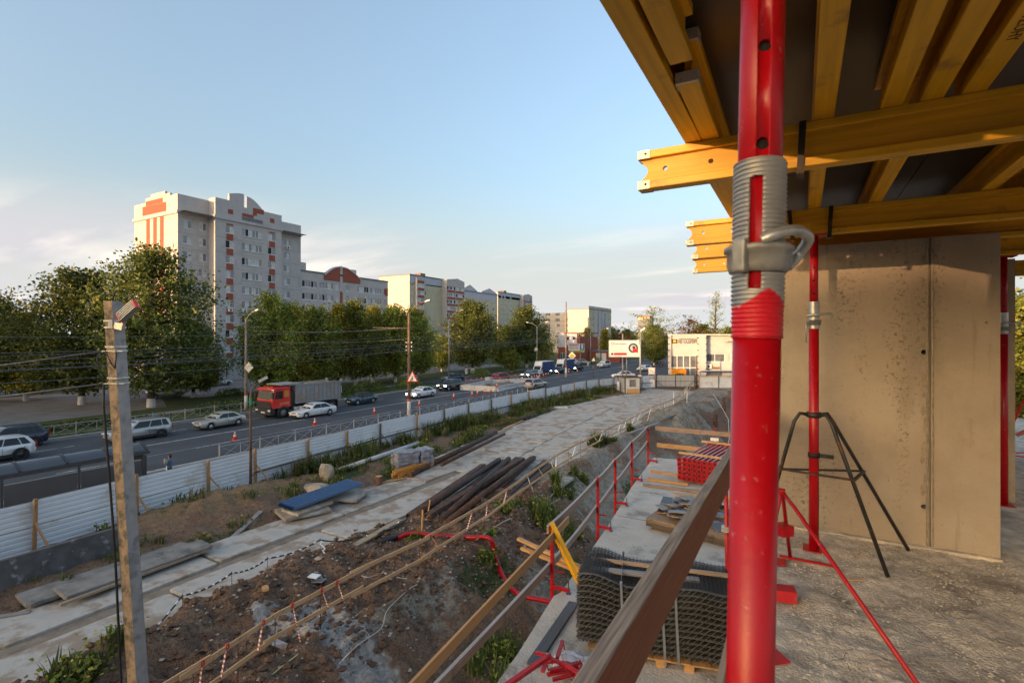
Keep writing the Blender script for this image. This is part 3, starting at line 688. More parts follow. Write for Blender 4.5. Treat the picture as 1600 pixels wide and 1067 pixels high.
st = MB(); a, c = uy(648)-y0, uy(661)-y0; ops = [(a+.6, c-.6, 1.3+2.8*k+.7, 1.3+2.8*k+2.3) for k in range(10)]
facade(st, 'X', 1.0, a, c, 0, 30.8, ops); st.quad((0,a,0),(1,a,0),(1,a,30.8),(0,a,30.8)); st.quad((0,c,0),(1,c,0),(1,c,30.8),(0,c,30.8)); st.quad((0,a,30.8),(1,a,30.8),(1,c,30.8),(0,c,30.8)); st.obj('stair_tower', BRICKW, B3)
for q0, q1, z0, z1 in ops: window(B3, 'X', 1.0, q0, q1, z0, z1, 1, 2); MB().bb(1.004, 1.05, q0, q1, z1+.05, z1+1.0).obj('red_brick_panel', BRICKR, B3)
X4 = -141.0; y0 = Y_(722, X4)
yellow_block(X4, y0, Y_(777, X4), 30.2, 0, 0, 'yellow block with pale blue gables between the two red banded blocks', 9, endw=13, mid=[(Y_(u, X4)-y0, 2.1, 2) for u in (729, 741, 759, 770)], gables=[(0, Y_(745, X4)-y0, 3.4), (Y_(752, X4)-y0, Y_(776, X4)-y0, 3.0)])
X5 = -150.0; y0 = Y_(778, X5)
yellow_block(X5, y0, Y_(828, X5), 33.5, Y_(812, X5)-y0, Y_(826, X5)-y0, 'farthest yellow block with red balcony bands behind the dark maple', 11, endw=14, mid=[(Y_(u, X5)-y0, 1.6, 1) for u in (784, 789, 798)])
# --- cream block at the end of the street, its end wall in the sun
X6 = -118.0; y0 = 233.0
def X_on(u, Y): return -Y*math.tan(math.atan(452/800) - math.atan((u-800)/800))
xr6 = X_on(920, y0); xm6 = X_on(887, y0); xl6 = X_on(850, y0+8)
B6 = thing('apartment_building', 'cream panel block with a blank sunlit end wall at the far end of the street', 'building', (xr6, y0, 0))
Y6 = -xr6/math.tan(math.atan(452/800) - math.atan((955-800)/800)) - y0; H6 = 8.5 + 42/800*(-xr6*S_ + y0*C_)
m6 = MB(); ops = [(q, q+1.5, 2.0+2.8*k, 3.5+2.8*k) for k in range(8) for q in np.linspace(2, Y6-4, 9)]
facade(m6, 'X', 0, 0, Y6, 0, H6, ops); m6.obj('wall', YPLAST, B6)
for a, c, z0, z1 in ops: window(B6, 'X', 0, a, c, z0, z1, 1, 2)
for q in np.linspace(8, Y6-10, 4): MB().bb(.0, .5, q, q+2.2, 0, H6-.6).obj('loggia_strip', WPLAST, B6)
e = MB(); wx = xm6-xr6; e.quad((wx,0,0),(0,0,0),(0,0,H6),(wx,0,H6)); e.quad((wx,0,0),(wx,Y6,0),(wx,Y6,H6),(wx,0,H6)); e.quad((wx,0,H6),(0,0,H6),(0,Y6,H6),(wx,Y6,H6)); e.obj('end_wall', CPLAST, B6)
e = MB(); lx = xl6-xr6; ops = [(q, q+2.4, 2.0+2.8*k, 3.5+2.8*k) for k in range(7) for q in np.linspace(lx+2, wx-4, 3)]
facade(e, 'Y', 6, lx, wx, 0, H6-3.2, ops, sg=-1); e.quad((lx,6,H6-3.2),(wx,6,H6-3.2),(wx,18,H6-3.2),(lx,18,H6-3.2)); e.obj('side_wing', CPLAST, B6)
for a, c, z0, z1 in ops: window(B6, 'Y', 6, a, c, z0, z1, -1, 3)
MB().bb(wx-.2, .2, -.2, Y6, H6, H6+.4).obj('roof', ROOFT, B6)
# distant tower
xq = X_on(1000, 420); DT = thing('apartment_building', 'tiny pink tower block on the horizon behind the billboard', 'building', (xq, 420, 0)); MB().bb(-2, 8, 0, 10, 0, 24).obj('wall', CPLAST, DT); MB().bb(-2.3, 8.3, -.3, 10.3, 24, 25).obj('roof', BRICKR, DT)
# --- red and white shop house
xh = X_on(872, 150); SH = thing('shop_house', 'small red and white shop house with shaped gables behind the blue trucks', 'building', (xh, 150, 0))
xe = X_on(906, 150)-xh
b = MB(); ops = [(xe*.42, xe*.52, 6.0, 7.2), (xe*.70, xe*.80, 6.0, 7.2), (xe*.1, xe*.3, 1.0, 3.2), (xe*.4, xe*.6, 1.0, 3.2)]
facade(b, 'Y', 0, 0, xe, 0, 8.2, ops, sg=-1); b.quad((xe,0,0),(xe,16,0),(xe,16,8.2),(xe,0,8.2)); b.quad((0,0,0),(0,16,0),(0,16,8.2),(0,0,8.2)); b.obj('wall', BRICKR, SH)
b = MB(); b.prism([(0.2, 4.9), (xe*.36, 4.9), (xe*.36, 8.3), (xe*.24, 9.6), (xe*.08, 9.6), (.2, 8.2)], -.25, -.02, 'Y'); b.prism([(xe*.40, 6.0), (xe*.40, 9.2), (xe*.88, 9.2), (xe*.88, 6.2), (xe*.8, 5.2), (xe*.74, 6.2), (xe*.56, 6.2), (xe*.48, 5.2)], -.22, -.02, 'Y'); b.obj('gable', WPLAST, SH, fix=True)
for a, c, z0, z1 in ops[:2]: MB().bb(a, c, -.26, -.225, z0+1.3, z1+1.0).obj('window', DARKROOM, SH)
for a, c, z0, z1 in ops[2:]: window(SH, 'Y', 0, a, c, z0, z1, -1, 2)
MB().bb(-.3, xe+.3, -.1, 16.2, 9.25, 9.6).obj('roof', BRICKR, SH)
# long low brick shed to its right
xs_ = X_on(905, 158); SD = thing('brick_shed', 'low red brick shed with pale doors left of the billboard', 'building', (xs_, 158, 0)); xw = X_on(968, 158)-xs_
b = MB(); ops = [(xw*.42, xw*.68, .2, 3.0)]; facade(b, 'Y', 0, 0, xw, 0, 3.4, ops, sg=-1); b.quad((xw,0,0),(xw,8,0),(xw,8,3.4),(xw,0,3.4)); b.obj('wall', BRICKR, SD)
MB().bb(xw*.42, xw*.53, .1, .16, .2, 3.0).obj('door', WHITEP, SD); MB().bb(xw*.56, xw*.68, .1, .16, .2, 3.0).obj('door', WHITEP, SD); MB().bb(-.3, xw+.3, -.3, 8, 3.41, 3.7).obj('roof', ROOFT, SD)
# --- car service hall
def garage():
    Yf = 91.5; T = thing('service_hall', 'white two storey car service hall with glazed front, orange portal and dark lettering', 'building', (0, 0, 0))
    PAN = M('white_cladding_panel', (0.46, 0.455, 0.45), 0.55, var=0.04, scale=1, dirt=(0.40, 0.39, 0.38), dscale=.3); OR = M('orange_portal', (0.62, 0.24, 0.01), 0.45, var=.06)
    # its front turns a little away from the street: local X runs along the front
    xL = X_on(1045, Yf); T.location = (xL, Yf, 0); T.rotation_euler = (0, 0, R(29.5-4)); 
    sc_ = lambda u: (u-1045)/800*88.5
    zz = lambda v: 8.5 - (v-525)/800*88.5
    a, b_, c_, d_ = 0, sc_(1089), sc_(1102), 24.0
    ht = zz(524); g0, g1 = sc_(1048), sc_(1091); gz0, gz1 = 0.1, zz(555)
    w = MB(); facade(w, 'Y', 0, 0, b_, 0, ht, [(g0, b_-.05, gz0, gz1)], sg=-1, depth=.3)
    facade(w, 'Y', .8, c_, d_, 0, ht-.1, [(sc_(1103.5), sc_(1134), zz(566), zz(553)), (sc_(1105), sc_(1130), .1, zz(583)), (sc_(1140), sc_(1175), zz(566), zz(553))], sg=-1, depth=.25)
    w.quad((0,0,0),(6,14,0),(6,14,ht),(0,0,ht)); w.quad((0,0,ht),(d_,0,ht),(d_,14,ht),(6,14,ht)); w.obj('wall', PAN, T)
    pil = MB(); pil.bb(b_, c_, -.35, .8, 0, ht+.05); pil.bb(-.12, .35, -.3, .0, 0, ht+.05); pil.obj('pilaster', PAN, T)
    for k in range(8):
        z = ht*(k+.6)/8
        for x in (-.12, b_, c_-.02): MB().bb(x-.12, x+.14, -.42, -.28, z-.07, z+.07).obj('pilaster_bracket', BLACK, T)
    gl = MB(); gl.bb(g0, b_-.05, .22, .26, gz0, gz1); gl.obj('window', GLASS, T)
    mu = MB()
    for x in np.linspace(g0+.02, b_-.1, 5): mu.bb(x-.05, x+.05, .12, .22, gz0, gz1)
    for z in (zz(575), gz1-.1): mu.bb(g0, b_-.05, .13, .21, z-.06, z+.06)
    mu.obj('mullion', WHITEP, T)
    bl = MB()
    for x in np.linspace(g0+1.0, g0+3.4, 3): bl.bb(x, x+.5, .28, .3, zz(575)+.3, gz1-.3)
    bl.obj('window_blind', CURT, T)
    p0, p1, pz = sc_(1048), sc_(1070), zz(577)
    po = MB(); po.bb(p0, p0+.75, -.9, .1, .1, pz); po.bb(p1-.35, p1, -.9, .1, .1, pz); po.bb(p0+.75, p1-.35, -.9, .1, pz-.75, pz); po.obj('portal', OR, T)
    MB().bb(p0+.8, p1-.4, -.2, -.15, .1, pz-.8).obj('door', CARGLASS, T)
    for x in (p0+.8, (p0+p1)/2, p1-.45): MB().bb(x, x+.08, -.26, -.205, .1, pz-.8).obj('door_frame', STEEL, T)
    for a0, a1, n in ((1103.5, 1134, 4), (1140, 1175, 4)): window(T, 'Y', .8, sc_(a0), sc_(a1), zz(566), zz(553), -1, 2, depth=.2)
    MB().bb(sc_(1105), sc_(1130), .9, 1.0, .1, zz(583)).obj('roller_door', STEEL, T)
    ac = MB().bb(sc_(1104.5), sc_(1112), .35, .78, zz(576), zz(570)).obj('air_conditioner', WHITEP, T)
    MB().lathe([(0,0),(.24,0),(.24,.02)], 14, (sc_(1107.5), .345, zz(573)), M=Matrix.Rotation(R(90), 3, 'X')).obj('fan_grille', BLACK, ac)
    MB().bb(sc_(1115), sc_(1125), .7, .78, zz(577), zz(574)).obj('sign_plate', M('brown_plate', (.2,.09,.03), .6), T)
    SIGN = M('sign_dark', (0.05, 0.035, 0.02), .5)
    lettering('АВТОСЕРВИС', 1.12, SIGN, T, (sc_(1075), -.03, zz(533.2)), (R(90), 0, 0), xscale=.455, bold=.02)
    lg = MB().bb(sc_(1049.5), sc_(1058), -.08, -.012, zz(536.5), zz(530)).obj('logo_plate', SIGN, T)
    MB().bb(sc_(1051.5), sc_(1056), -.13, -.085, zz(535), zz(531.5)).obj('logo_square', M('logo_yellow', (.75,.42,.01), .5), lg)
    rf = MB(); rf.bb(-.2, d_, -.3, .0, ht+.06, ht+.2); rf.obj('roof_edge', WHITEP, T)
    lamp = MB(); lamp.bar((sc_(1134), .8, zz(535)), (sc_(1137), -.6, zz(534)), .08, .08); lamp.bb(sc_(1134), sc_(1137)+.3, -.9, -.5, zz(535), zz(533)); lamp.obj('floodlight', STEEL, T)
    return T
garage()
# --- low grey roofed house at the left edge, behind the trees
HS = thing('house', 'low house with a grey metal hip roof at the left edge behind the trees', 'building', (-100, 21, 0), R(3))
b = MB(); ops = [(k*3.2-8, k*3.2-6.4, 1.2, 2.7) for k in range(6)]
facade(b, 'X', 0, -10, 12, 0, 3.6, ops); b.quad((0,-10,0),(-12,-10,0),(-12,-10,3.6),(0,-10,3.6)); b.quad((0,12,0),(-12,12,0),(-12,12,3.6),(0,12,3.6)); b.obj('wall', WPLAST, HS)
for a, c, z0, z1 in ops: window(HS, 'X', 0, a, c, z0, z1, 1, 2)
rf = MB(); q = [(1,-11,3.6),(1,13,3.6),(-13,13,3.6),(-13,-11,3.6),(-6,-5,7.4),(-6,7,7.4)]
rf.add(q, [(0,1,5,4),(1,2,5),(2,3,4,5),(3,0,4),(3,2,1,0)]); rf.obj('roof', M('grey_sheet_roof', (.27,.28,.30), .5, .3, var=.15, scale=1.5), HS)
MB().bb(-8, -6, 1, 2.4, 6, 8.6).obj('chimney', BRICKR, HS)
b = thing('house', 'dark red house wall glimpsed between the leftmost tree crowns', 'building', (-120, 2, 0)); MB().bb(0, 8, 0, 16, 0, 8).obj('wall', BRICKR, b); MB().prism([(-1, 8), (9, 8), (4, 12)], -.5, 16.5, 'Y').obj('roof', ROOFT, b)
# --- unseen blocks added behind the camera to keep the low sun off the street
for i, (x0, x1, y0, hh) in enumerate(((-114, -68, -52, 16.8), (-62, 160, -120, 19.2), (-134, -64, -120, 20.5))):
    b = thing('apartment_building', ('unseen slab block added behind the camera to shade the trees across the street', 'unseen long block added behind the camera to shade the site and bare wall', 'unseen shorter block added behind the camera to shade the far street')[i], 'building', (x0, y0, 0))
    m = MB(); ops = [(q, q+1.6, 1.6+2.8*k, 3.1+2.8*k) for k in range(5) for q in np.arange(3, x1-x0-4, 4.5)]
    facade(m, 'Y', 12, 0, x1-x0, 0, hh, ops, sg=1); m.quad((0,0,0),(x1-x0,0,0),(x1-x0,0,hh),(0,0,hh)); m.quad((0,0,0),(0,12,0),(0,12,hh),(0,0,hh)); m.quad((x1-x0,0,0),(x1-x0,12,0),(x1-x0,12,hh),(x1-x0,0,hh)); m.obj('wall', BRICKW, b)
    MB().bb(-.3, x1-x0+.3, -.3, 12.3, hh, hh+.4).obj('roof', ROOFT, b)
    gl = MB()
    for a, c, z0, z1 in ops: gl.quad((a,11.88,z0),(c,11.88,z0),(c,11.88,z1),(a,11.88,z1))
    gl.obj('window', GLASS, b)
# ------------------------------------------------------------------ trees and weeds
def leaf_mat(name, c1, c2, c3):
    m = bpy.data.materials.new(name); m.use_nodes = True; t = m.node_tree; L = t.links.new; N = t.nodes.new
    t.nodes.remove(t.nodes['Principled BSDF']); o = t.nodes['Material Output']
    g = N('ShaderNodeNewGeometry'); r = N('ShaderNodeValToRGB'); L(g.outputs['Random Per Island'], r.inputs[0])
    e = r.color_ramp.elements; e[0].color = (*c1, 1); e[1].color = (*c3, 1); e[1].position = 0.97; k = r.color_ramp.elements.new(0.6); k.color = (*c2, 1)
    tcn = N('ShaderNodeTexCoord'); n = N('ShaderNodeTexNoise'); n.inputs['Scale'].default_value = 0.5; L(tcn.outputs['Object'], n.inputs['Vector'])
    rr = N('ShaderNodeMapRange'); rr.inputs['From Min'].default_value = .3; rr.inputs['From Max'].default_value = .7; rr.inputs['To Min'].default_value = .65; rr.inputs['To Max'].default_value = 1.3; L(n.outputs['Fac'], rr.inputs['Value'])
    mu = N('ShaderNodeVectorMath'); mu.operation = 'SCALE'; L(r.outputs[0], mu.inputs[0]); oi = N('ShaderNodeObjectInfo')
    k2 = N('ShaderNodeMath'); k2.operation = 'MULTIPLY_ADD'; k2.inputs[1].default_value = .6; k2.inputs[2].default_value = .8; L(oi.outputs['Random'], k2.inputs[0]); k3 = N('ShaderNodeMath'); k3.operation = 'MULTIPLY'; L(k2.outputs[0], k3.inputs[0]); L(rr.outputs[0], k3.inputs[1]); L(k3.outputs[0], mu.inputs['Scale'])
    d = N('ShaderNodeBsdfDiffuse'); tr = N('ShaderNodeBsdfTranslucent'); gl = N('ShaderNodeBsdfGlossy'); gl.inputs['Roughness'].default_value = 0.55; gl.inputs['Color'].default_value = (.5,.5,.5,1)
    L(mu.outputs[0], d.inputs[0]); L(mu.outputs[0], tr.inputs[0])
    a = N('ShaderNodeMixShader'); a.inputs[0].default_value = 0.35; L(d.outputs[0], a.inputs[1]); L(tr.outputs[0], a.inputs[2])
    b = N('ShaderNodeMixShader'); b.inputs[0].default_value = 0.04; L(a.outputs[0], b.inputs[1]); L(gl.outputs[0], b.inputs[2])
    L(b.outputs[0], o.inputs[0]); return m
LEAF_D = leaf_mat('dark_leaves', (.055,.084,.018), (.10,.130,.028), (.22,.22,.05))
LEAF_M = leaf_mat('green_leaves', (.09,.135,.020), (.165,.20,.032), (.36,.32,.055))
LEAF_Y = leaf_mat('turning_leaves', (.13,.15,.018), (.26,.24,.030), (.50,.36,.04))
LEAF_B = leaf_mat('brownish_leaves', (.09,.06,.025), (.15,.09,.035), (.20,.13,.05))
BARK = M('bark', (.055,.042,.032), .95, var=.3, scale=6, stretch=(3,3,.6), bump=.02, bscale=12)
LIME = M('limewashed_bark', (.50,.49,.47), .9, var=.15, scale=5)
def leaf_soup(name, mat, pts, rng, size, flat=0.55, droop=0.0):
    """one small bent leaf spray (two triangles) per point"""
    n = len(pts); d = rng.normal(size=(n, 3)); d[:, 2] = d[:, 2]*flat - droop; d /= np.linalg.norm(d, axis=1)[:, None]
    u = rng.normal(size=(n, 3)); u -= d*(u*d).sum(1)[:, None]; u /= np.linalg.norm(u, axis=1)[:, None]
    s = size*rng.uniform(.55, 1.35, n)[:, None]; w = np.cross(d, u)*s*0.12
    a = pts - d*s*.5; b = pts + u*s*.33 + w; c = pts + d*s*.5; e = pts - u*s*.33 + w
    v = np.stack([a, b, c, e], 1).reshape(-1, 3)
    me = bpy.data.meshes.new(name); me.vertices.add(4*n); me.vertices.foreach_set('co', v.reshape(-1).astype(np.float32))
    me.loops.add(4*n); me.loops.foreach_set('vertex_index', np.arange(4*n, dtype=np.int32)); me.polygons.add(n)
    me.polygons.foreach_set('loop_start', np.arange(0, 4*n, 4, dtype=np.int32)); me.polygons.foreach_set('loop_total', np.full(n, 4, np.int32))
    me.materials.append(mat); me.update(calc_edges=True); return me
def tree_meshes(seed, H, rad, base, mat, nb=70, per=150, leaf=0.30, shape='round', sparse=1.0, lime=True):
    """crown of leaf sprays hung along real limbs, and the trunk with those limbs; height H, crown radius rad, crown starts at base"""
    rng = np.random.default_rng(seed); tm = MB(); tr = 0.02*H
    lean = rng.normal(0, .012*H, 2); top = Vector((lean[0], lean[1], H*0.86))
    tp = [Vector((0,0,0)), Vector((0,0,base*.6)), Vector((lean[0]*.4, lean[1]*.4, H*.45)), Vector((lean[0]*.8+.1, lean[1]*.8, H*.68)), top]
    tm.tube(tp, [tr*1.25, tr, tr*.72, tr*.4, tr*.12], 8, False)
    def on_trunk(z):
        for a, b in zip(tp[:-1], tp[1:]):
            if z <= b.z: return a + (b-a)*((z-a.z)/(b.z-a.z))
        return top
    def prof(t):      # crown radius at relative crown height
        if shape == 'round': return rad*max(.05, math.sin(math.pi*min(1, (t*.86+.10)))**0.75)*(1.05 - .25*t)
        if shape == 'cone': return rad*(1.02 - t)**0.75*min(1, .35+t*4)
        return rad*max(.1, math.sin(math.pi*(t*.8+.15)))**1.2
    pts = []
    for k in range(nb):
        t = (k+rng.random())/nb; t = t**0.85; z = base + (H-base)*t; az = k*2.39996 + rng.normal(0, .35); r = prof(t)*rng.uniform(.62, 1.12)
        rise = (0.18 + 0.75*t)*r; z0 = max(base*.75, z - rise); p0 = on_trunk(min(z0, H*.84))
        p2 = Vector((math.cos(az)*r + lean[0]*t, math.sin(az)*r + lean[1]*t, min(H*1.0, z + rng.normal(0, .25))))
        p1 = p0.lerp(p2, .5) + Vector((0, 0, .12*r))
        rr = tr*(.34*(1-t) + .10)
        tm.tube([p0, p1, p2], [rr, rr*.55, rr*.12], 4, False)
        nn = int(per*sparse*rng.uniform(.6, 1.25)*(0.45 + 0.75*r/rad))
        nc = max(3, nn//16)
        for j in range(nc):
            s = .30 + .78*rng.random()**.75; q = p0.lerp(p1, s*2) if s < .5 else p1.lerp(p2, s*2-1)
            cpos = np.array(q) + rng.normal(0, .15*r + .16, 3)*np.array([1, 1, .8]); m = max(5, int(nn/nc*rng.uniform(.4, 1.6)))
            ax = np.array([math.cos(az), math.sin(az), .35])*rng.normal(0, .42, (m, 1))
            pts.append(cpos + ax + rng.normal(0, .19 + .02*rad, (m, 3)))
    pts = np.concatenate(pts); pts = pts[pts[:, 2] > base*.55]
    cm_ = leaf_soup('crown', mat, pts, rng, leaf, droop=.25)
    if lime: tm.lathe([(tr*1.34, -.05), (tr*1.20, 1.0)], 10, mi=1)
    return cm_, tm.mesh('trunk', [BARK, LIME])
TREES = {}
def tree_kind(key, *a, **k): TREES[key] = (*tree_meshes(*a, **k), a[1])
tree_kind('linden_a', 1, 17, 6.4, 2.2, LEAF_D, nb=110, per=250, leaf=.36)
tree_kind('linden_b', 2, 14.5, 6.0, 2.0, LEAF_D, nb=105, per=240, leaf=.36)
tree_kind('row_a', 3, 13, 5.2, 1.6, LEAF_M, nb=105, per=230, leaf=.34)
tree_kind('row_b', 4, 12.5, 4.6, 1.6, LEAF_Y, nb=100, per=220, leaf=.34, shape='cone')
tree_kind('row_c', 5, 12, 4.6, 1.4, LEAF_M, nb=105, per=220, leaf=.34)
tree_kind('dark_maple', 6, 14.5, 6.2, 1.8, LEAF_D, nb=115, per=240, leaf=.38)
tree_kind('open_tree', 7, 14, 5.5, 4.5, LEAF_M, nb=46, per=60, leaf=.34, shape='open', sparse=.8)
tree_kind('birch', 8, 17, 3.4, 4.0, LEAF_M, nb=52, per=40, leaf=.30, shape='cone', sparse=.8)
tree_kind('brown_tree', 9, 11, 4.6, 2.4, LEAF_B, nb=48, per=80, leaf=.36, shape='open', sparse=.8)
tree_kind('small_green', 10, 9.5, 4.6, 1.2, LEAF_M, nb=64, per=140, leaf=.36)
rt = random.Random(21)
def tree(key, u=None, Y=None, X=None, s=1.0, label='', group=None, name='broadleaf_tree', sz=None):
    if X is None: X = X_on(u, Y)
    t = thing(name, label, 'tree', (X, Y, -.05), rt.uniform(0, 6.28), group); t.scale = (s, s, sz or s)
    link('crown', TREES[key][0], t); link('trunk', TREES[key][1], t); return t
# left group across the street
tree('linden_a', 236, 32, s=1.06, sz=1.12, label='tallest dark tree, right in front of the lit end wall of the tall block')
tree('linden_b', 128, 29, s=1.14, label='broad dark tree behind the concrete pole with the floodlight, left of the tallest tree')
tree('row_b', 40, 27, s=.92, label='yellowing tree low between the broad dark tree and the left frame edge')
tree('linden_b', -22, 24, s=.95, label='dark tree cut off by the left frame edge')
tree('linden_b', 10, 8, X=-108, s=.95, label='shaded tree behind the low grey roofed house')
tree('row_a', 302, 40, s=.82, label='lower dark tree filling in at the right foot of the tallest tree')
# the row along the footpath
ROW = [('row_a', 425, 46, 1.02, 'bushy green tree behind the red cab of the dump truck'), ('row_b', 458, 50, 1.04, 'yellow tipped tree above the front of the dump truck body'), ('row_c', 492, 54, 1.06, 'green tree above the middle of the dump truck body'),
       ('row_b', 528, 60, 1.06, 'yellowing tree above the tail of the dump truck'), ('row_a', 556, 64, 1.0, 'green tree behind the old dark blue saloon'), ('row_b', 583, 69, 1.10, 'golden topped tree left of the rusty lamp pole'), ('row_c', 618, 72, 1.14, 'green tree with a yellow top just behind the rusty lamp pole'), ('row_a', 650, 78, 1.03, 'green tree right of the rusty lamp pole')]
for k, u, Y, s, lb in ROW: tree(k, u, Y, s=s*rt.uniform(.80,.90), sz=s*rt.uniform(1.0,1.13), label=lb, group='trees in a row along the footpath')
tree('dark_maple', 738, 99, s=1.04, sz=1.14, label='big dark round tree behind the works site in the road', group='trees in a row along the footpath')
tree('small_green', 690, 98, s=.9, label='small green tree between the rusty pole and the big dark round tree')
tree('dark_maple', 823, 122, s=1.02, sz=1.12, label='dark round tree behind the two blue box trucks')
tree('row_c', 786, 118, s=.9, label='smaller tree squeezed between the two dark round trees')
tree('small_green', 800, 104, s=.55, label='low bush tree on the grass beside the blue trucks')
tree('small_green', 845, 140, s=1.0, label='low tree right of the dark round tree behind the blue trucks')
# far end
tree('row_b', 918, 205, s=.95, label='yellow tree at the foot of the cream block')
tree('small_green', 902, 190, s=1.0, label='green tree left of the yellow one at the foot of the cream block')
tree('row_b', 945, 230, s=.95, label='golden tree left of the billboard, below the cream block')
tree('brown_tree', 968, 260, s=1.15, label='brownish bush tree above the left half of the billboard')
tree('small_green', 980, 290, s=1.3, label='green tree behind the brownish one above the billboard')
tree('row_c', 955, 330, s=1.2, label='far green tree on the horizon right of the cream block')
tree('linden_b', 1022, 150, s=.80, label='full green tree between the billboard and the car service hall')
tree('open_tree', 1020, 165, s=1.28, label='airy tall tree standing out above the full green one')
tree('brown_tree', 1075, 150, s=1.28, label='reddish brown tree above the lettering of the car service hall')
tree('small_green', 1097, 160, s=1.25, label='green tree behind the middle of the car service roof')
tree('birch', 1117, 150, s=1.22, label='slender airy birch towering over the car service roof', name='birch_tree')
tree('small_green', 1140, 158, s=1.15, label='green tree behind the car service roof, right of the birch')
for i, (u, Y) in enumerate(((1165, 170), (1190, 150), (1580, 60), (1597, 66))): tree('row_c', u, Y, s=1.0, label='far tree behind the car service hall and the concrete frame', group='trees behind the concrete frame')
for i, (x, y, k) in enumerate(((-27.5,-63,'row_c'),(-23,-60,'row_a'),(-19,-64,'row_b'),(-15,-61,'row_c'),(-10.5,-63,'row_a'),(-32.5,-60,'row_b'))): tree(k, X=x, Y=y, s=1.0, sz=(14.9+.4*(i % 3))/TREES[k][2], label='unseen tree added behind the camera to filter the sun on the bare wall', group='unseen trees added to filter the sun')  # row added out of view to thin the low sun reaching the wall
# far wooded skyline, one mass nobody could count
rng = np.random.default_rng(5); cl = []
for k in range(420):
    u = rng.uniform(-900, 2600); Y = rng.uniform(430, 640); b_ = math.atan((u-800)/800) - math.atan(452/800)
    if abs(b_) > 1.45: continue
    x = Y*math.tan(b_) if abs(b_) < 1.35 else Y*4*np.sign(b_); cl.append(np.array([x, Y, 0]) + rng.normal(0, 1, (60, 3))*np.array([6, 6, 0]) + np.abs(rng.normal(0, 1, (60, 3)))*np.array([0, 0, 6.0]))
link('far_woods', leaf_soup('far_woods', LEAF_D, np.concatenate(cl), rng, 3.4)); tag(bpy.data.objects['far_woods'], kind='stuff')
# hedge and bushes on the verge
def bush(name, label, x, y, rx, ry, h, n, mat, group=None, leaf=.2, rz=0.0):
    rng = np.random.default_rng(int(abs(x*13+y*7))); p = rng.normal(0, 1, (n, 3)); p /= np.linalg.norm(p, axis=1)[:, None]; p *= rng.uniform(.35, 1.0, (n, 1))**.5
    p[:, 2] = np.abs(p[:, 2]); k = 1 + .25*np.sin(p[:, 0]*7 + x)*np.cos(p[:, 1]*6 + y); p *= np.stack([rx*k, ry*k, h*k], 1)
    o = link(name, leaf_soup(name, mat, p, rng, leaf), None, (x, y, 0), (0, 0, rz)); return tag(o, label, 'bush', group)
bush('bush', 'low clipped hedge along the footpath left of the dump truck', -58.6, 38, .8, 7, 1.0, 2600, LEAF_D)
bush('bush', 'dense round bush on the verge right behind the dump truck tail', -57.5, 46.5, 1.6, 2.4, 2.2, 1800, LEAF_M)
bush('hedge', 'long low hedge on the verge behind the old dark blue saloon', -58.0, 57, 1.3, 5.0, 1.5, 2600, LEAF_D)
bush('bush', 'bush on the verge beside the rusty lamp pole', -58.2, 67, 1.4, 3.0, 1.4, 1500, LEAF_M)
bush('bush', 'low bush in the yard left of the parked dark off-roader', -71, 44, 1.2, 2.5, 1.1, 1200, LEAF_M)
bush('hedge', 'low hedge behind the railing at the silver station wagon', -58.8, 22, .7, 7.0, .7, 2400, LEAF_D)
bush('bush', 'shrub on the corner of the grass by the red hatchback', -60.5, 93, 1.6, 3.0, 1.5, 1400, LEAF_M)
bush('bush', 'green shrub in front of the brick shed', X_on(931, 152), 152, 2.2, 2.2, 2.2, 1400, LEAF_M)
# weeds: blades in clumps
def blades(name, clumps, mat, seed, parent=None):
    """clumps: (x, y, radius, height, count)"""
    rng = np.random.default_rng(seed); vs = []
    for x, y, r, h, n in clumps:
        a = rng.uniform(0, 6.283, n); q = r*np.sqrt(rng.random(n)); bx, by = x+q*np.cos(a), y+q*np.sin(a)
        z0 = ground_h(x, y) - .05
        hh = h*rng.uniform(.45, 1.15, n); la = rng.uniform(0, 6.283, n); ln = hh*rng.uniform(.1, .6, n); w = rng.uniform(.012, .035, n)*(.7+h)
        px, py = np.cos(la+1.57)*w, np.sin(la+1.57)*w; zz = np.full(n, z0)
        b0 = np.stack([bx-px, by-py, zz], 1); b1 = np.stack([bx+px, by+py, zz], 1)
        m0 = np.stack([bx+np.cos(la)*ln*.35-px*.8, by+np.sin(la)*ln*.35-py*.8, zz+hh*.6], 1); m1 = m0 + np.stack([px*1.6, py*1.6, zz*0], 1)
        t = np.stack([bx+np.cos(la)*ln, by+np.sin(la)*ln, zz+hh], 1)
        vs.append(np.stack([b0, b1, m1, m0, t], 1))
    v = np.concatenate(vs).reshape(-1, 3); n = len(v)//5
    f = []
    for i in range(n): k = 5*i; f += [(k, k+1, k+2, k+3), (k+3, k+2, k+4)]
    me = bpy.data.meshes.new(name); me.from_pydata(v.tolist(), [], f); me.materials.append(mat); me.update(); return me
WEED = leaf_mat('weed_green', (.050,.075,.018), (.085,.115,.026), (.19,.19,.055)); WEED_DRY = leaf_mat('weed_dry', (.11,.10,.035), (.17,.145,.055), (.27,.21,.10))
rg = random.Random(9); cl, cld = [], []
y = 1.0
while y < 74:
    fx = float(lerp_tab(y, FENCE)); rl = float(lerp_tab(y, ROAD_L)); dens = 5 if y > 20 else 2
    for k in range(dens):
        x = rg.uniform(fx+.25, rl-.25); yy = y + rg.uniform(-.4, .4); near = (x-fx) < 2.0
        n_ = noise.noise((x*.5, yy*.3, 2.0))
        if n_ < -.2: continue
        if y < 20 and not (x > -23.0 or x < fx+.8) and rg.random() < .75: continue
        h = (rg.uniform(.5, 1.15) if near and y > 19 else rg.uniform(.16, .5))*(1 + .5*n_)
        (cl if rg.random() < .78 else cld).append((x, yy, rg.uniform(.2, .5), h, rg.randint(22, 44)))
    y += .42
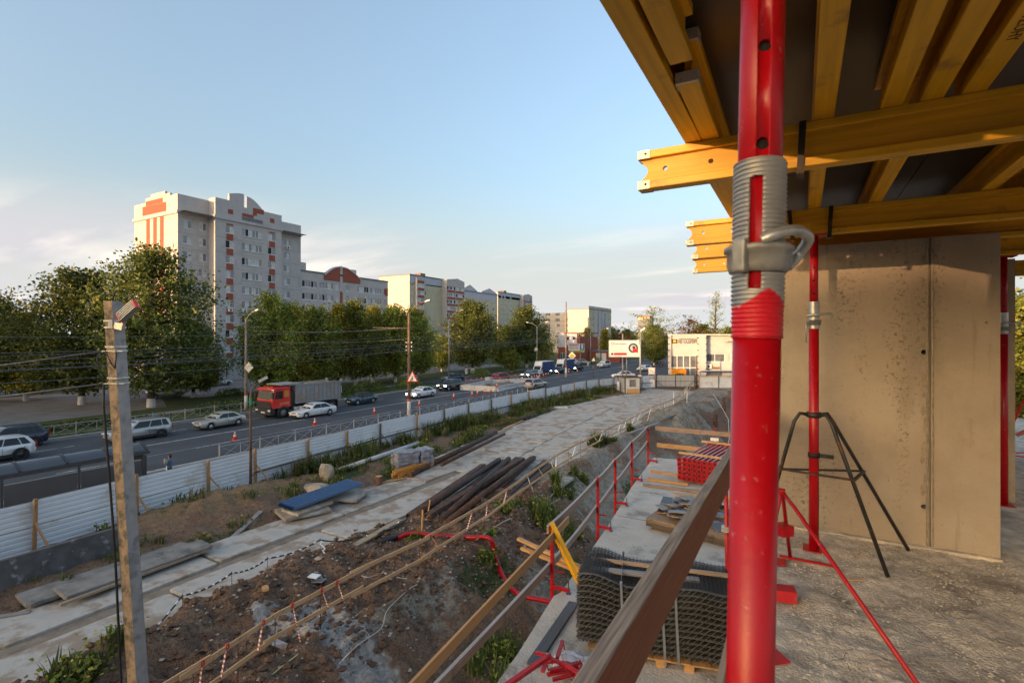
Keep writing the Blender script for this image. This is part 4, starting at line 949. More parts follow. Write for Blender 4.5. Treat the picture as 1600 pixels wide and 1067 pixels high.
tag(link('weeds', blades('weeds', cl, WEED, 1)), kind='stuff'); tag(link('dry_weeds', blades('dry_weeds', cld, WEED_DRY, 2)), kind='stuff')
# leafy broad weeds among them
rng = np.random.default_rng(77); pp = []
for x, yy, r, h, n in cl:
    if rg.random() < .6: pp.append(np.array([x, yy, ground_h(x, yy) + h*.35]) + rng.normal(0, 1, (26, 3))*np.array([r*.8, r*.8, h*.30]))
tag(link('weed_leaves', leaf_soup('weed_leaves', LEAF_M, np.concatenate(pp), rng, .15)), kind='stuff')
# single clumps on the bank of the pit
BANK = [(930,700,.7,1.1,'tall grass clump high on the pit bank below the far railing bend'),(985,675,.35,.7,'small grass tuft on the pale bank near the far railing corner'),(872,775,.55,1.0,'upright green weed on the bank above the platform railing'),(850,815,.9,1.0,'broad weed patch on the bank behind the leaning yellow beam'),(815,790,.8,.7,'dark weed patch beside the timber railing on the bank'),
        (905,745,.4,.6,'thin weed on the pale part of the bank'),(955,690,.35,.5,'thin grass tuft near the bend of the pit'),(890,850,.9,.9,'weed patch low on the bank just left of the leaning yellow beam'),(760,850,.45,.45,'weed tuft beside the red hose'),(655,830,.45,.4,'weed tuft at the front of the rusty pipe pile'),(150,1050,.7,.55,'flowering weed patch at the foot of the concrete pole'),(205,1010,.5,.5,'weed tuft beside the striped cable left of the pole'),(880,905,.7,.8,'dark weeds in the pit below the red railing post')]
for i, (u, v, r, h, lb) in enumerate(BANK):
    p = at(u, v, -.4)
    for _ in range(5): p = at(u, v, ground_h(p.x, p.y))
    if v > 890 and u > 800: p = Vector((-8.4, 14.2, 0))
    t = thing('weed_clump', lb, 'weeds', (0, 0, 0), group='weed clumps round the pit')
    n = 6 if r > .6 else 3; r_ = random.Random(i)
    cs_ = [(p.x + r_.uniform(-r, r)*.8, p.y + r_.uniform(-r, r)*1.4, r*.5, h*r_.uniform(.6, 1.1), 60) for _ in range(n)]
    link('stems', blades('stems', cs_, WEED, 100+i), t)
    rng = np.random.default_rng(300+i)
    pp = np.concatenate([np.array([x, y, ground_h(x, y) + hh*.4]) + rng.normal(0, 1, (70, 3))*np.array([q*.8, q*.8, hh*.28]) for x, y, q, hh, _ in cs_])
    link('leaves', leaf_soup('leaves', LEAF_M, pp, rng, .13), t)
# grass on the verge across the street
gcl = []
for k in range(900):
    yy = rg.uniform(8, 120); x = rg.uniform(-59.4, -53.9) + 0
    if 72 < yy < 91: continue
    gcl.append((x, yy, .5, rg.uniform(.12, .35), 14))
_gh = ground_h; ground_h = lambda x, y: 0.0
tag(link('verge_grass', blades('verge_grass', gcl, WEED, 5)), kind='stuff'); ground_h = _gh
# stones and clods on the spoil
rng = np.random.default_rng(15); ico = [(0,0,1),(.9,0,.3),(.28,.85,.35),(-.72,.53,.3),(-.72,-.53,.35),(.28,-.85,.3),(0,0,-.6)]
icf = [(0,1,2),(0,2,3),(0,3,4),(0,4,5),(0,5,1),(6,2,1),(6,3,2),(6,4,3),(6,5,4),(6,1,5)]
STONE = M('pale_stone', (.34,.30,.25), .9, var=.2, scale=8, rnd=False); CLOD = M('earth_clod', (.115,.066,.040), .95, var=.3, scale=6, bump=.02, bscale=25, rnd=False)
def rubble(name, n, mat, smin, smax, area, seed):
    rng = np.random.default_rng(seed); m = MB(); k = 0
    while k < n:
        y = rng.uniform(area[0], area[1]); x = float(lerp_tab(y, ROAD_R)) + .3 + (abs(rng.normal(0, .55)) if area[2] is None else rng.uniform(0, area[2])); k += 1
        s = smin + (smax-smin)*rng.random()**4; q = rng.normal(1, .22, (7, 3))*s; a = rng.uniform(0, 6.28); ca_, sa_ = math.cos(a), math.sin(a); z = ground_h(x, y)
        m.add([(x + (p[0]*ca_-p[1]*sa_)*w[0], y + (p[0]*sa_+p[1]*ca_)*w[1], z + p[2]*w[2]*.75) for p, w in zip(ico, q)], icf)
    return tag(m.obj(name, mat), kind='stuff')
rubble('pebbles', 5000, STONE, .008, .08, (3.5, 26, 6.5), 1); rubble('earth_clods', 8000, CLOD, .015, .15, (3.5, 25, 6.0), 2)
rubble('gravel', 1200, STONE, .012, .07, (26, 74, 3.5), 3)
for i, (u, v, s) in enumerate(((407,958,.13),(497,903,.16),(327,1022,.11),(578,906,.10),(503,1015,.12),(640,1000,.08),(570,870,.10))):
    p = at(u, v, 0); p.z = ground_h(p.x, p.y); r_ = random.Random(i)
    m = MB().add([tuple(Vector(q)*s*r_.uniform(.75, 1.25)) for q in ico], icf); tag(m.obj('boulder', STONE if i % 2 else CLOD, None, p), ('brown lump beside the timber offcut on the spoil edge', 'pale stone below the white board scrap on the spoil', 'brown lump at the edge of the spoil nearest the concrete pole', 'small pale stone under the upper half of the timber railing', 'brown lump just above the grey cement spill', 'small pale stone right of the grey cement spill', 'brown clod in front of the long plank on the spoil')[i], 'stone', 'larger lumps on the spoil heap')
# ------------------------------------------------------------------ vehicles
def paint(name, col, metal=0.0, rough=0.25): return M(name, col, rough, metal, var=.03, coat=.6, spec=.5, dirt=[c*.7+.02 for c in col], dscale=1.2, damt=.15)
PW = paint('white_car_paint', (.66,.67,.68)); PS = paint('silver_car_paint', (.40,.41,.42), .5, .32); PSB = paint('beige_silver_paint', (.42,.41,.37), .4, .33)
PBLUE = paint('dark_blue_car_paint', (.018,.055,.085)); PNAVY = paint('navy_car_paint', (.012,.02,.05)); PBLK = paint('black_car_paint', (.014,.015,.018)); PRED = paint('red_car_paint', (.28,.012,.015)); PGREY = paint('grey_car_paint', (.20,.21,.22), .5)
PLATE = M('number_plate', (.62,.62,.60), .5); TAIL = M('tail_lamp', (.35,.01,.01), .25); HEAD = M('head_lamp', (.55,.56,.58), .15); HEADON = lamp_mat('lit_head_lamp', (1,.95,.85), 9.0); BLINK = M('amber_lamp', (.6,.2,.02), .25)
RIM = M('alloy_rim', (.42,.42,.43), .35, .7, var=.1); RIMD = M('dark_rim', (.05,.05,.055), .4, .5)
_whl = {}
def wheel_meshes(r, w, rim):
    k = (r, w, rim.name)
    if k in _whl: return _whl[k]
    RX = Matrix.Rotation(R(90), 3, 'X'); t = MB()
    t.lathe([(r*.62,-w/2),(r*.9,-w/2),(r,-w*.35),(r,w*.35),(r*.9,w/2),(r*.62,w/2)], 20, M=RX)
    m = MB(); m.lathe([(0,w*.42),(r*.12,w*.44),(r*.14,w*.30)], 20, M=RX); m.lathe([(r*.54,w*.33),(r*.62,w*.45),(r*.64,w*.30),(r*.64,-w*.45),(0,-w*.45)], 20, M=RX); m.lathe([(0,-w*.1),(r*.6,-w*.1)], 20, M=RX, mi=1)
    for i in range(5):
        a = 2*math.pi*i/5; c = math.cos(a); s = math.sin(a); m.bar((c*r*.08, -w*.36, s*r*.08), (c*r*.58, -w*.38, s*r*.58), r*.16, w*.12, up=(0,1,0))
        m.bar((c*r*.08, w*.36, s*r*.08), (c*r*.58, w*.38, s*r*.58), r*.16, w*.12, up=(0,1,0))
    _whl[k] = (t.mesh('tyre', RUBBER), m.mesh('rim', [rim, BLACK])); return _whl[k]
def add_wheel(par, x, y, r, w=.20, rim=None, z=None):
    t, m = wheel_meshes(r, w, rim or RIM); o = link('wheel', t, par, (x, y, r if z is None else z)); link('rim', m, o); return o
def car(label, mat, loc, rz, L=4.5, W=1.75, H=1.45, kind='sedan', rim=None, lights=False, name='parked_car', group='cars on the street', belt=.93, hood=.80, wr=.31, cat='car', black=False, clad=False, rails=False, boxy=0.0):
    t = thing(name, label, cat, (*loc, .02), rz, group); hw = W/2; l2 = L/2
    K = {'sedan': (.21, .06, -.24, -.38, belt+.03), 'hatch': (.23, .07, -.40, -.485, belt+.06), 'wagon': (.22, .07, -.44, -.49, belt+.04), 'suv': (.22, .08, -.40, -.48, belt+.06), 'box': (.165, .085, -.235, -.315, belt+.01)}[kind]
    xa, xb, xc, xd, rear = K[0]*L, K[1]*L, K[2]*L, K[3]*L, K[4]
    gc = .20 if kind != 'suv' else .27
    st = [(l2, gc+.20, hood-.24, .70), (l2-.05, gc+.06, hood-.15, .84), (l2-.22, gc+.02, hood-.07, .95), (l2-.50, gc, hood-.01, 1.0), (xa+.32*(1-boxy), gc, belt-.07, 1.0), (xa, gc, belt, 1.0), (xb, gc, belt+.005, 1.0), (0, gc, belt+.01, 1.0), (xc, gc, belt+.02, 1.0), (xd+.05, gc, rear, .99), (-l2+.22, gc+.02, rear-.01, .96), (-l2+.06, gc+.08, rear-.05, .90), (-l2, gc+.20, rear-.16, .80)]
    prof = []
    for x, zb, zt, k in st:
        h = zt-zb; w = hw*k
        prof.append([(x,0,zb),(x,w*.82,zb),(x,w*.96,zb+h*.12),(x,w,zb+h*.35),(x,w*1.005,zb+h*.58),(x,w*.985,zt-h*.14),(x,w*.94,zt-h*.045),(x,w*.84,zt),(x,w*.45,zt+.022),(x,0,zt+.028)])
    rings = [p + [(a, -b, c) for a, b, c in reversed(p[1:-1])] for p in prof]; n = len(rings[0]); m = MB(); m.grid(lambda i, j: rings[i][j], len(rings), n, wrap=True)
    m.f.append(tuple(range(n))); m.f.append(tuple((len(rings)-1)*n+j for j in range(n-1,-1,-1))); m.m += [0, 0]; m.s += [False, False]
    body = m.obj('body', mat, t, fix=True); r = .31 if kind in ('sedan','hatch','wagon','box') else .355
    ax = (l2 - .19*L, -l2 + .20*L); c = MB()
    for x in ax:
        for s in (-1, 1): c.cyl((x, s*(hw-.30), r), (x, s*(hw+.3), r), r+.065, n=18)
    cut(body, c)
    for x in ax:
        for s in (-1, 1): add_wheel(t, x, s*(hw-.115), r, .19, rim)
    MB().bb(ax[1]-.42, ax[0]+.42, -hw+.26, hw-.26, gc+.02, belt-.2).obj('underbody', BLACK, t)
    # cabin shell
    zb, zr = belt-.02, H; wb, wt = hw*.93, hw*(1-wr)
    P2 = [(xa, zb), ((xa+xb)/2, zb+(zr-zb)*.52), (xb, zr-.06), (xb-.22, zr-.005), ((xb+xc)/2, zr+.012), (xc+.16, zr-.02), (xc, zr-.075), ((xc+xd)/2, zb+(zr-zb)*.50), (xd, zb+.05)]
    yw = lambda z: wb + (wt-wb)*max(0, (z-zb)/(zr-zb))**1.15
    cb = MB(); rows = []
    for x, z in P2: y = yw(z); rows.append([(x, -y, z), (x, -y*.6, z+.018), (x, 0, z+.025), (x, y*.6, z+.018), (x, y, z)])
    cb.grid(lambda i, j: rows[i][j], len(rows), 5, sm=True)
    sd_ = [i for i in range(len(rows))]
    for s, j in ((-1, 0), (1, 4)):
        b0 = len(cb.v); cb.v += [rows[i][j] for i in sd_] + [(x, s*yw(zb-.05), zb-.06) for x, z in P2]; nn = len(sd_)
        for i in range(nn-1): cb.f.append((b0+i, b0+i+1, b0+nn+i+1, b0+nn+i)); cb.m.append(0); cb.s.append(False)
    cb.obj('roof', BLACK if black else mat, t, fix=True)
    # glass
    def P(x, z, s, o=.012): return (x, s*(yw(z)+o), z)
    def edge(x0, z0, x1, z1, z): return x0 + (x1-x0)*(z-z0)/(z1-z0)
    za, zt_ = zb+.05, zr-.10
    fx = lambda z: edge(xa, zb, xb, zr-.06, z) - .13; bx = lambda z: edge(xd, zb+.05, xc, zr-.075, z) + .16
    if kind in ('hatch', 'wagon', 'suv'): bx = lambda z: edge(xd, zb+.05, xc, zr-.075, z) + .22
    segs = [(.0, .43), (.46, .80), (.83, 1.0)] if kind in ('wagon', 'suv', 'hatch') else [(.0, .46), (.49, .97)]
    for s in (-1, 1):
        for q0, q1 in segs:
            w = [P(fx(z)+(bx(z)-fx(z))*q, z, s) for q, z in ((q0, za), (q1, za), (q1, zt_), (q0, zt_))]; MB().quad(*w).obj('window', CARGLASS, t)
    def pane(x0, z0, x1, z1, up, lo=.06, hi=.90, o=.012):
        d = Vector((x1-x0, 0, z1-z0)); nrm = Vector((-d.z, 0, d.x)).normalized()*(-1 if up else 1); w = MB()
        rows = []
        for q in (lo, .5, hi):
            x, z = x0+d.x*q, z0+d.z*q; y = yw(z)*.90
            rows.append([(x+nrm.x*o, yy, z+nrm.z*o + (.030 if abs(yy) < y*.7 else .006)) for yy in (-y, -y*.6, 0, y*.6, y)])
        w.grid(lambda i, j: rows[i][j], 3, 5); w.obj('windscreen' if up else 'rear_window', CARGLASS, t)
    pane(xa, zb, xb, zr-.06, True); pane(xd, zb+.05, xc, zr-.075, False, .10, .88)
    # lamps, plates, mirrors, seams
    for s in (-1, 1):
        hd = MB().box((l2-.16, s*hw*.70, hood-.17), (.26, hw*.42, .13), rz=-s*.32).obj('headlight', HEADON if lights else HEAD, t)
        MB().box((-l2+.06, s*hw*.72, rear-.16), (.14, hw*.36, .16 if kind in ('sedan','box') else .34), rz=s*.25).obj('tail_light', TAIL, t)
        mr = MB().box((xa-.18, s*(hw+.07), belt+.09), (.12, .16, .13)).obj('mirror', mat, t)
        for q in (.44, .86):
            x = fx(za)+(bx(za)-fx(za))*q; MB().bb(x-.008, x+.008, s*hw*1.004-.006, s*hw*1.004+.006, gc+.12, belt-.12).obj('door_seam', BLACK, t)
        for q in (.36, .78):
            x = fx(za)+(bx(za)-fx(za))*q; MB().bb(x-.09, x+.09, s*hw*1.0-.012, s*hw*1.0+.018, belt-.18, belt-.145).obj('door_handle', BLACK if mat in (PSB,) else mat, t)
        MB().bb(ax[1]+r+.08, ax[0]-r-.08, s*hw*.975-.02, s*hw*.975+.02, gc+.005, gc+(.20 if clad else .09)).obj('sill', BLACK, t)
        if rails: MB().tube([(xb-.25, s*wt*.86, zr+.0), (xb-.35, s*wt*.86, zr+.06), (xc+.3, s*wt*.86, zr+.06), (xc+.2, s*wt*.86, zr)], .018, 6).obj('roof_rail', STEEL, t)
        if clad:
            for x in ax: MB().lathe([(r+.03, -.02),(r+.12, -.02),(r+.12, .015),(r+.03, .015)], 22, (x, s*(hw*1.0-.005), r), M=Matrix.Rotation(R(90), 3, 'X')).obj('arch_trim', BLACK, t)
    MB().box((l2-.035, 0, hood-.19), (.06, hw*.78, .10)).obj('grille', BLACK, t); MB().box((l2-.01, 0, gc+.15), (.05, hw*1.1, .13)).obj('bumper_intake', BLACK, t)
    MB().box((l2+.012, 0, gc+.27), (.02, .50, .11)).obj('number_plate', PLATE, t); MB().box((-l2-.012, 0, rear-.30), (.02, .50, .11)).obj('number_plate', PLATE, t)
    return t
D = -math.pi/2; U = math.pi/2       # towards the camera / away from it
car('dark navy crossover leaving the frame at the left edge, far lane', PNAVY, (-52.2, 14.9), D-.02, 4.45, 1.85, 1.66, 'suv', belt=1.04, hood=.98, rim=RIMD, clad=True, rails=True, wr=.27)
car('white crossover with black lower cladding at the left frame edge, near lane of the two', PW, (-47.6, 12.7), D, 4.4, 1.83, 1.60, 'suv', belt=1.02, hood=.95, rim=RIMD, clad=True, wr=.27)
car('silver station wagon with black side trim passing behind the concrete pole', PS, (-47.6, 21.6), D, 4.47, 1.75, 1.60, 'wagon', rim=RIMD, clad=True, rails=True, lights=False, belt=.98, hood=.90, wr=.24)
car('pale beige silver saloon with square lines, left of the dump truck', PSB, (-47.2, 28.2), D+.03, 4.33, 1.66, 1.40, 'sedan', belt=.90, hood=.84, boxy=.6, wr=.25)
car('white sports saloon overtaking beside the red dump truck', PW, (-44.9, 36.8), D-.05, 4.75, 1.80, 1.44, 'sedan', belt=.93, hood=.78, wr=.31)
car('old dark blue boxy saloon with chrome trim behind the dump truck', PBLUE, (-48.0, 46.6), D-.03, 4.12, 1.62, 1.44, 'box', belt=.90, hood=.90, boxy=1.0, wr=.22, black=True)
car('small white saloon with lit headlights by the rusty lamp pole', PW, (-45.9, 55.7), D-.03, 4.66, 1.70, 1.46, 'sedan', lights=True)
car('black off-roader with lit headlights following the white saloon', PBLK, (-48.0, 65.2), D-.03, 4.6, 1.86, 1.72, 'suv', lights=True, belt=1.08, hood=1.02)
car('dark blue hatchback turning in behind the thin grey lamp post', PNAVY, (-57.0, 78.2), D-.0-.25, 4.3, 1.75, 1.50, 'hatch')
car('red hatchback turning out behind the roped off works site', PRED, (-49.6, 82.6), D-.30, 4.35, 1.80, 1.58, 'hatch', rim=RIM)
car('silver crossover seen from behind driving away next to the site fence', PS, (-37.4, 74.0), U-.10, 4.6, 1.85, 1.68, 'suv', belt=1.05, hood=1.0, rails=True)
car('grey estate with bright headlights in front of the first blue box truck', PGREY, (-48.9, 94.2), D-.06, 4.4, 1.75, 1.52, 'wagon', lights=True)
car('dark saloon with bright headlights in front of the second blue box truck', PNAVY, (-48.3, 106.8), D-.06, 4.5, 1.75, 1.46, 'sedan', lights=True)
car('black crossover with headlights behind the yellow diamond sign', PBLK, (-47.8, 116.5), D-.08, 4.5, 1.85, 1.68, 'suv', lights=True, belt=1.05, hood=1.0)
car('white boxy off-roader coming down the far stretch of street', PW, (-46.6, 133.0), D-.18, 4.8, 1.9, 1.85, 'suv', belt=1.15, hood=1.1, boxy=.9)
car('white saloon crossing behind the guard hut under the billboard', PW, (-31.2, 100.6), R(205), 4.7, 1.8, 1.46, 'sedan')
car('white hatchback driving away between the billboard and the site lamp', PW, (-33.2, 124.0), R(250), 4.2, 1.75, 1.5, 'hatch')
car('dark blue saloon far up the street behind the billboard posts', PNAVY, (-38.5, 160), D-.25, 4.5, 1.75, 1.46, 'sedan')
car('dark grey off-roader parked by the entrance of the tall brick block', PBLK, (-87.5, 46.5), U-.1, 4.8, 1.95, 1.85, 'suv', group='cars parked in the yard', belt=1.12, hood=1.05)
car('white saloon parked right of the dark grey off-roader in the yard', PW, (-87, 51.6), U+.1, 4.5, 1.75, 1.45, 'sedan', group='cars parked in the yard')
car('silver saloon parked in the yard half hidden by the tree foot', PS, (-76.5, 38.0), U-.2, 4.4, 1.75, 1.45, 'sedan', group='cars parked in the yard')
xq = X_on(893, 138)
car('blue saloon parked in front of the red and white shop house', PBLUE, (X_on(886, 136), 136), R(160), 4.5, 1.75, 1.46, 'sedan', group='cars parked by the shop house')
car('silver hatchback parked by the brick shed', PS, (X_on(912, 146), 146), R(20), 4.2, 1.75, 1.5, 'hatch', group='cars parked by the shop house')
car('white van like car parked behind the blue saloon', PW, (X_on(897, 144), 144), R(10), 4.4, 1.8, 1.75, 'wagon', group='cars parked by the shop house')
# --- red dump truck
def dump_truck():
    CABR = paint('truck_red', (.60,.014,.014)); BED = M('dump_body_grey', (.27,.27,.27), .7, .1, var=.15, scale=2, dirt=(.30,.20,.13), dscale=.8, damt=.45)
    t = thing('dump_truck', 'red cab dump truck with a dusty grey ribbed body', 'truck', (-47.9, 37.6, .02), D-.02)
    x0 = 4.35; w = 1.25
    m = MB(); m.prism([(x0-2.15,1.05),(x0-.10,1.05),(x0,1.35),(x0-.02,1.95),(x0-.22,2.95),(x0-.42,3.18),(x0-2.0,3.22),(x0-2.15,3.1)], -w, w, 'Y'); cab = m.obj('cab', CABR, t, fix=True)
    b = cab.modifiers.new('bevel', 'BEVEL'); b.width = .06; b.segments = 2
    MB().quad((x0+.012,-w+.14,1.99),(x0+.012,w-.14,1.99),(x0-.185,w-.16,2.90),(x0-.185,-w+.16,2.90)).obj('windscreen', CARGLASS, t)
    MB().prism([(x0-.25,3.02),(x0+.12,2.92),(x0+.14,3.0),(x0-.25,3.14)], -w+.05, w-.05, 'Y').obj('sun_visor', CABR, t, fix=True)
    MB().bb(x0+.008, x0+.05, -w+.10, w-.10, 1.0, 1.80).obj('grille', BLACK, t)
    for z in (1.2,1.38,1.56): MB().bb(x0+.05, x0+.07, -w+.15, w-.15, z, z+.05).obj('grille_bar', M('dark_chrome',(.08,.08,.085),.3,.6), t)
    MB().bb(x0-.30, x0+.16, -w, w, .42, 1.0).obj('bumper', BLACK, t); MB().bb(x0+.162, x0+.18, -.3, .3, .62, .74).obj('number_plate', PLATE, t)
    for s in (-1, 1):
        MB().bb(x0+.02, x0+.19, s*(w-.22)-.2, s*(w-.22)+.2, .82, .98).obj('headlight', HEAD, t)
        MB().box((x0-.1, s*(w-.35), 2.98), (.1,.1,.05)).obj('marker_lamp', HEADON, t)
        q = MB().quad((x0-.35,s*(w+.008),2.02),(x0-1.25,s*(w+.008),2.02),(x0-1.25,s*(w+.008),2.82),(x0-.50,s*(w+.008),2.82)).obj('window', CARGLASS, t)
        MB().quad((x0-1.40,s*(w+.008),2.15),(x0-1.95,s*(w+.008),2.15),(x0-1.95,s*(w+.008),2.80),(x0-1.40,s*(w+.008),2.80)).obj('window', M('amber_lit_glass', (.5,.22,.03), .2), t)
        MB().bb(x0-.02, x0+.08, s*(w+.22)-.10, s*(w+.22)+.10, 2.05, 2.75).obj('mirror', BLACK, t); MB().bar((x0-.1, s*w, 2.8), (x0+.02, s*(w+.2), 2.78), .04, .04).obj('mirror_arm', BLACK, t)
        for k in range(3): MB().bb(x0-1.95, x0-.85, s*(w+.006)-.003, s*(w+.006)+.003, 1.42+k*.09, 1.45+k*.09).obj('pinstripe', M('gold_stripe',(.55,.30,.05),.5), t)
        MB().bb(x0-.1, x0-1.3, s*(w-.05), s*(w+.03), 1.02, 1.10).obj('step', BLACK, t)
        a = MB(); a.lathe([(.56,-.2),(.72,-.2),(.72,.2),(.56,.2)], 20, (x0-1.35, s*(w-.2), .53), M=Matrix.Rotation(R(90), 3, 'X')); a.obj('mudguard', BLACK, t)
        MB().cyl((x0-2.6, s*.95, .72), (x0-3.7, s*.95, .72), .32, n=14).obj('fuel_tank', GALV, t)
    for k in (-.5, .0, .5): MB().box((x0-.45, k, 3.26), (.08,.14,.09)).obj('roof_lamp', BLINK, t)
    MB().bb(-4.3, x0-.6, -.45, .45, .75, 1.05).obj('chassis', BLACK, t)
    MB().bb(x0-2.75, x0-2.2, -1.1, 1.1, 1.05, 2.7).obj('air_intake', BLACK, t)
    # body
    bl, bf, zb, zt = -4.35, x0-2.75, 1.38, 3.28; bw = 1.26
    m = MB()
    m.bb(bl, bf, -bw, bw, zb, zb+.1)
    m.bb(bl, bf, bw-.06, bw, zb+.1, zt); m.bb(bl, bf, -bw, -bw+.06, zb+.1, zt); m.bb(bf-.06, bf, -bw+.06, bw-.06, zb+.1, zt+.15); m.bb(bl, bl+.06, -bw+.06, bw-.06, zb+.1, zt-.1)
    m.obj('dump_body', BED, t)
    MB().prism([(bf,zt+.0),(bf+1.75,zt+.12),(bf+1.75,zt+.18),(bf-.6,zt+.22),(bf-.6,zt+.12)], -bw, bw, 'Y').obj('cab_guard', BED, t, fix=True)
    n = 11
    for s in (-1, 1):
        for k in range(n):
            x = bl+.25+(bf-bl-.5)*k/(n-1); MB().bb(x-.045, x+.045, s*(bw+.035)-.035, s*(bw+.035)+.035, zb+.06, zt-.08).obj('rib', BED, t)
        MB().bb(bl, bf, s*(bw+.04)-.045, s*(bw+.04)+.045, zt-.08, zt+.06).obj('top_rail', BED, t); MB().bb(bl, bf, s*(bw+.04)-.045, s*(bw+.04)+.045, zb-.06, zb+.06).obj('bottom_rail', BED, t)
        MB().bb(bl-.25, bl, s*(bw-.05)-.08, s*(bw-.05)+.08, zt-.25, zt+.25).obj('tailgate_hinge', BED, t)
    MB().bb(bl-.1, bl-.04, -bw, bw, zb-.1, zt-.15).obj('tailgate', BED, t)
    for x in (x0-1.35, -1.75, -3.15):
        for s in (-1, 1): add_wheel(t, x, s*(w-.20), .53, .34, M('dusty_rim',(.22,.20,.18),.7), .53)
    for x in (-1.75, -3.15):
        for s in (-1, 1): MB().bb(x-.75, x+.62, s*(w-.2)-.2, s*(w-.2)+.2, 1.14, 1.19).obj('mudguard', BLACK, t)
    for s in (-1, 1): MB().bb(-4.0, -3.95, s*(w-.2)-.2, s*(w-.2)+.2, .35, 1.15).obj('mud_flap', BLACK, t)
    mb = MB(); rr = random.Random(4)
    mb.grid(lambda i, j: (bl+.1+(bf-bl-.3)*i/10, -bw+.1+(2*bw-.2)*j/5, zt-.45+.5*math.sin(math.pi*i/10)*math.sin(math.pi*j/5)+rr.uniform(-.06,.06)), 11, 6, sm=False); mb.obj('load', MATS['trodden_mud'], t)
dump_truck()
# --- blue box trucks
def box_truck(label, loc, rz):
    BLUEC = M('blue_tarpaulin', (.012,.045,.17), .5, var=.12, scale=2); t = thing('box_truck', label, 'truck', (*loc, .02), rz, 'box trucks on the street')
    m = MB(); m.prism([(1.55,.55),(3.35,.55),(3.40,.95),(2.55,1.25),(1.95,2.05),(1.55,2.10)], -.95, .95, 'Y'); c = m.obj('cab', PW, t, fix=True)
    MB().quad((2.56,-.8,1.28),(2.56,.8,1.28),(2.00,.78,2.0),(2.00,-.78,2.0)).obj('windscreen', CARGLASS, t)
    MB().prism([(1.5,2.12),(2.0,2.12),(1.62,2.95),(1.5,2.95)], -.9, .9, 'Y').obj('wind_deflector', PW, t, fix=True)
    MB().bb(3.37, 3.43, -.6, .6, .68, .9).obj('grille', BLACK, t)
    for s in (-1, 1):
        MB().bb(3.28, 3.42, s*.74-.16, s*.74+.16, .78, .98).obj('headlight', HEADON, t); MB().quad((1.62,s*.957,1.25),(2.42,s*.957,1.25),(1.98,s*.957,1.92),(1.62,s*.957,1.92)).obj('window', CARGLASS, t); MB().bb(2.2, 2.3, s*1.12-.1, s*1.12+.1, 1.3, 1.65).obj('mirror', BLACK, t)
        MB().bb(-2.6, 1.3, s*.9-.05, s*.9+.05, .55, .80).obj('side_guard', BLACK, t)
    MB().bb(-3.1, 1.4, -1.08, 1.08, .95, 2.95).obj('box_body', BLUEC, t); MB().bb(-3.12, 1.42, -1.1, 1.1, 2.951, 3.02).obj('box_roof', WHITEP, t); MB().bb(-3.1, 3.2, -.4, .4, .5, .75).obj('chassis', BLACK, t)
    for x in (2.55, -1.8):
        for s in (-1, 1): add_wheel(t, x, s*.82, .36, .24, RIM)
    return t
b1 = box_truck('front one of two blue box trucks with a white cab, nearer to the camera', (-48.9, 100.0), D-.06)
copy_thing(b1, (-48.5, 110.6, .02), D-.06, 'rear one of two blue box trucks, cut by the concrete street pole')
# ------------------------------------------------------------------ street furniture
POLEC = M('pole_concrete', (.25,.215,.18), .9, var=.2, scale=4, bump=.004, bscale=25, dirt=(.15,.10,.07), dscale=2, damt=.5)
POLEG = M('grey_lamp_pole', (.30,.30,.295), .55, .4, var=.12, scale=3)
RUSTP = M('rusty_lamp_pole', (.16,.10,.065), .85, var=.3, scale=4, dirt=(.08,.05,.035), dscale=2, damt=.5)
LAMPH = M('street_lamp_head', (.48,.48,.47), .45, .2); INSUL = M('white_insulator', (.68,.68,.66), .25)
def street_pole(label, x, y, h, r0, r1, mat, heads, lime=1.3, ins=0, arm=None, name='street_lamp_pole', group='street poles'):
    t = thing(name, label, 'street pole', (x, y, 0), 0, group); hp = h*.86 if heads else h
    MB().cyl((0,0,0), (0,0,hp), r0, r1, 10).obj('pole', mat, t)
    if lime: MB().cyl((0,0,0), (0,0,lime), r0+.012, r0+.008, 10).obj('limewash_band', LIME, t); MB().cyl((0,0,lime+.02), (0,0,lime+.22), r0+.008, r0+.006, 10).obj('red_band', REDTAPE, t)
    for ang, out_, up in heads:
        c, s = math.cos(ang), math.sin(ang)
        pts = [(0,0,hp-.3)] + [(c*out_*q, s*out_*q, hp-.1+up*(1-(1-q)**2)) for q in (.08,.3,.6,1)]
        a = MB().tube(pts, .034, 8).obj('lamp_arm', mat if mat is not POLEC else POLEG, t); e = Vector(pts[-1])
        m = MB(); m.prism([(-.05,-.03),(.18,-.09),(.62,-.08),(.70,.0),(.5,.07),(.1,.06)], -.13, .13, 'Y'); o = m.obj('lamp_head', LAMPH, a, fix=True, loc=e); o.rotation_euler = (0, -.22, ang)
    for k in range(ins):
        for s in (-1, 1):
            z = h*.55 + k*.42; MB().bar((0, s*.0, z), (s*.34, 0, z), .03, .03).obj('insulator_arm', RUSTP, t)
            MB().lathe([(0,-.02),(.05,0),(.07,.06),(.05,.12),(0,.14)], 8, (s*.36, 0, z)).obj('insulator', INSUL, t)
    if arm: MB().tube([(0,0,arm[0]), (arm[1], arm[2], arm[0]+.15)], .035, 6).obj('bracket_arm', RUSTP, t)
    return t
toroad = math.pi
street_pole('rusty brown lamp pole with insulators and limewashed foot by the pavement railing', -35.7, 41.3, 12.6, .19, .13, RUSTP, [(toroad, 2.0, 1.2), (0, 2.2, 1.3)], 1.7, 3, (9.3, -6.2, 1.0))
street_pole('tall concrete street pole with limewashed foot beside the red dump truck cab', -56.2, 36.6, 12.2, .17, .11, POLEC, [(0, 1.8, 1.0)], 1.6, 0, None)
street_pole('plain light grey lamp post at the turning behind the black off-roader', -56.6, 76.5, 13.5, .14, .09, POLEG, [(0, 2.6, 1.6)], 0)
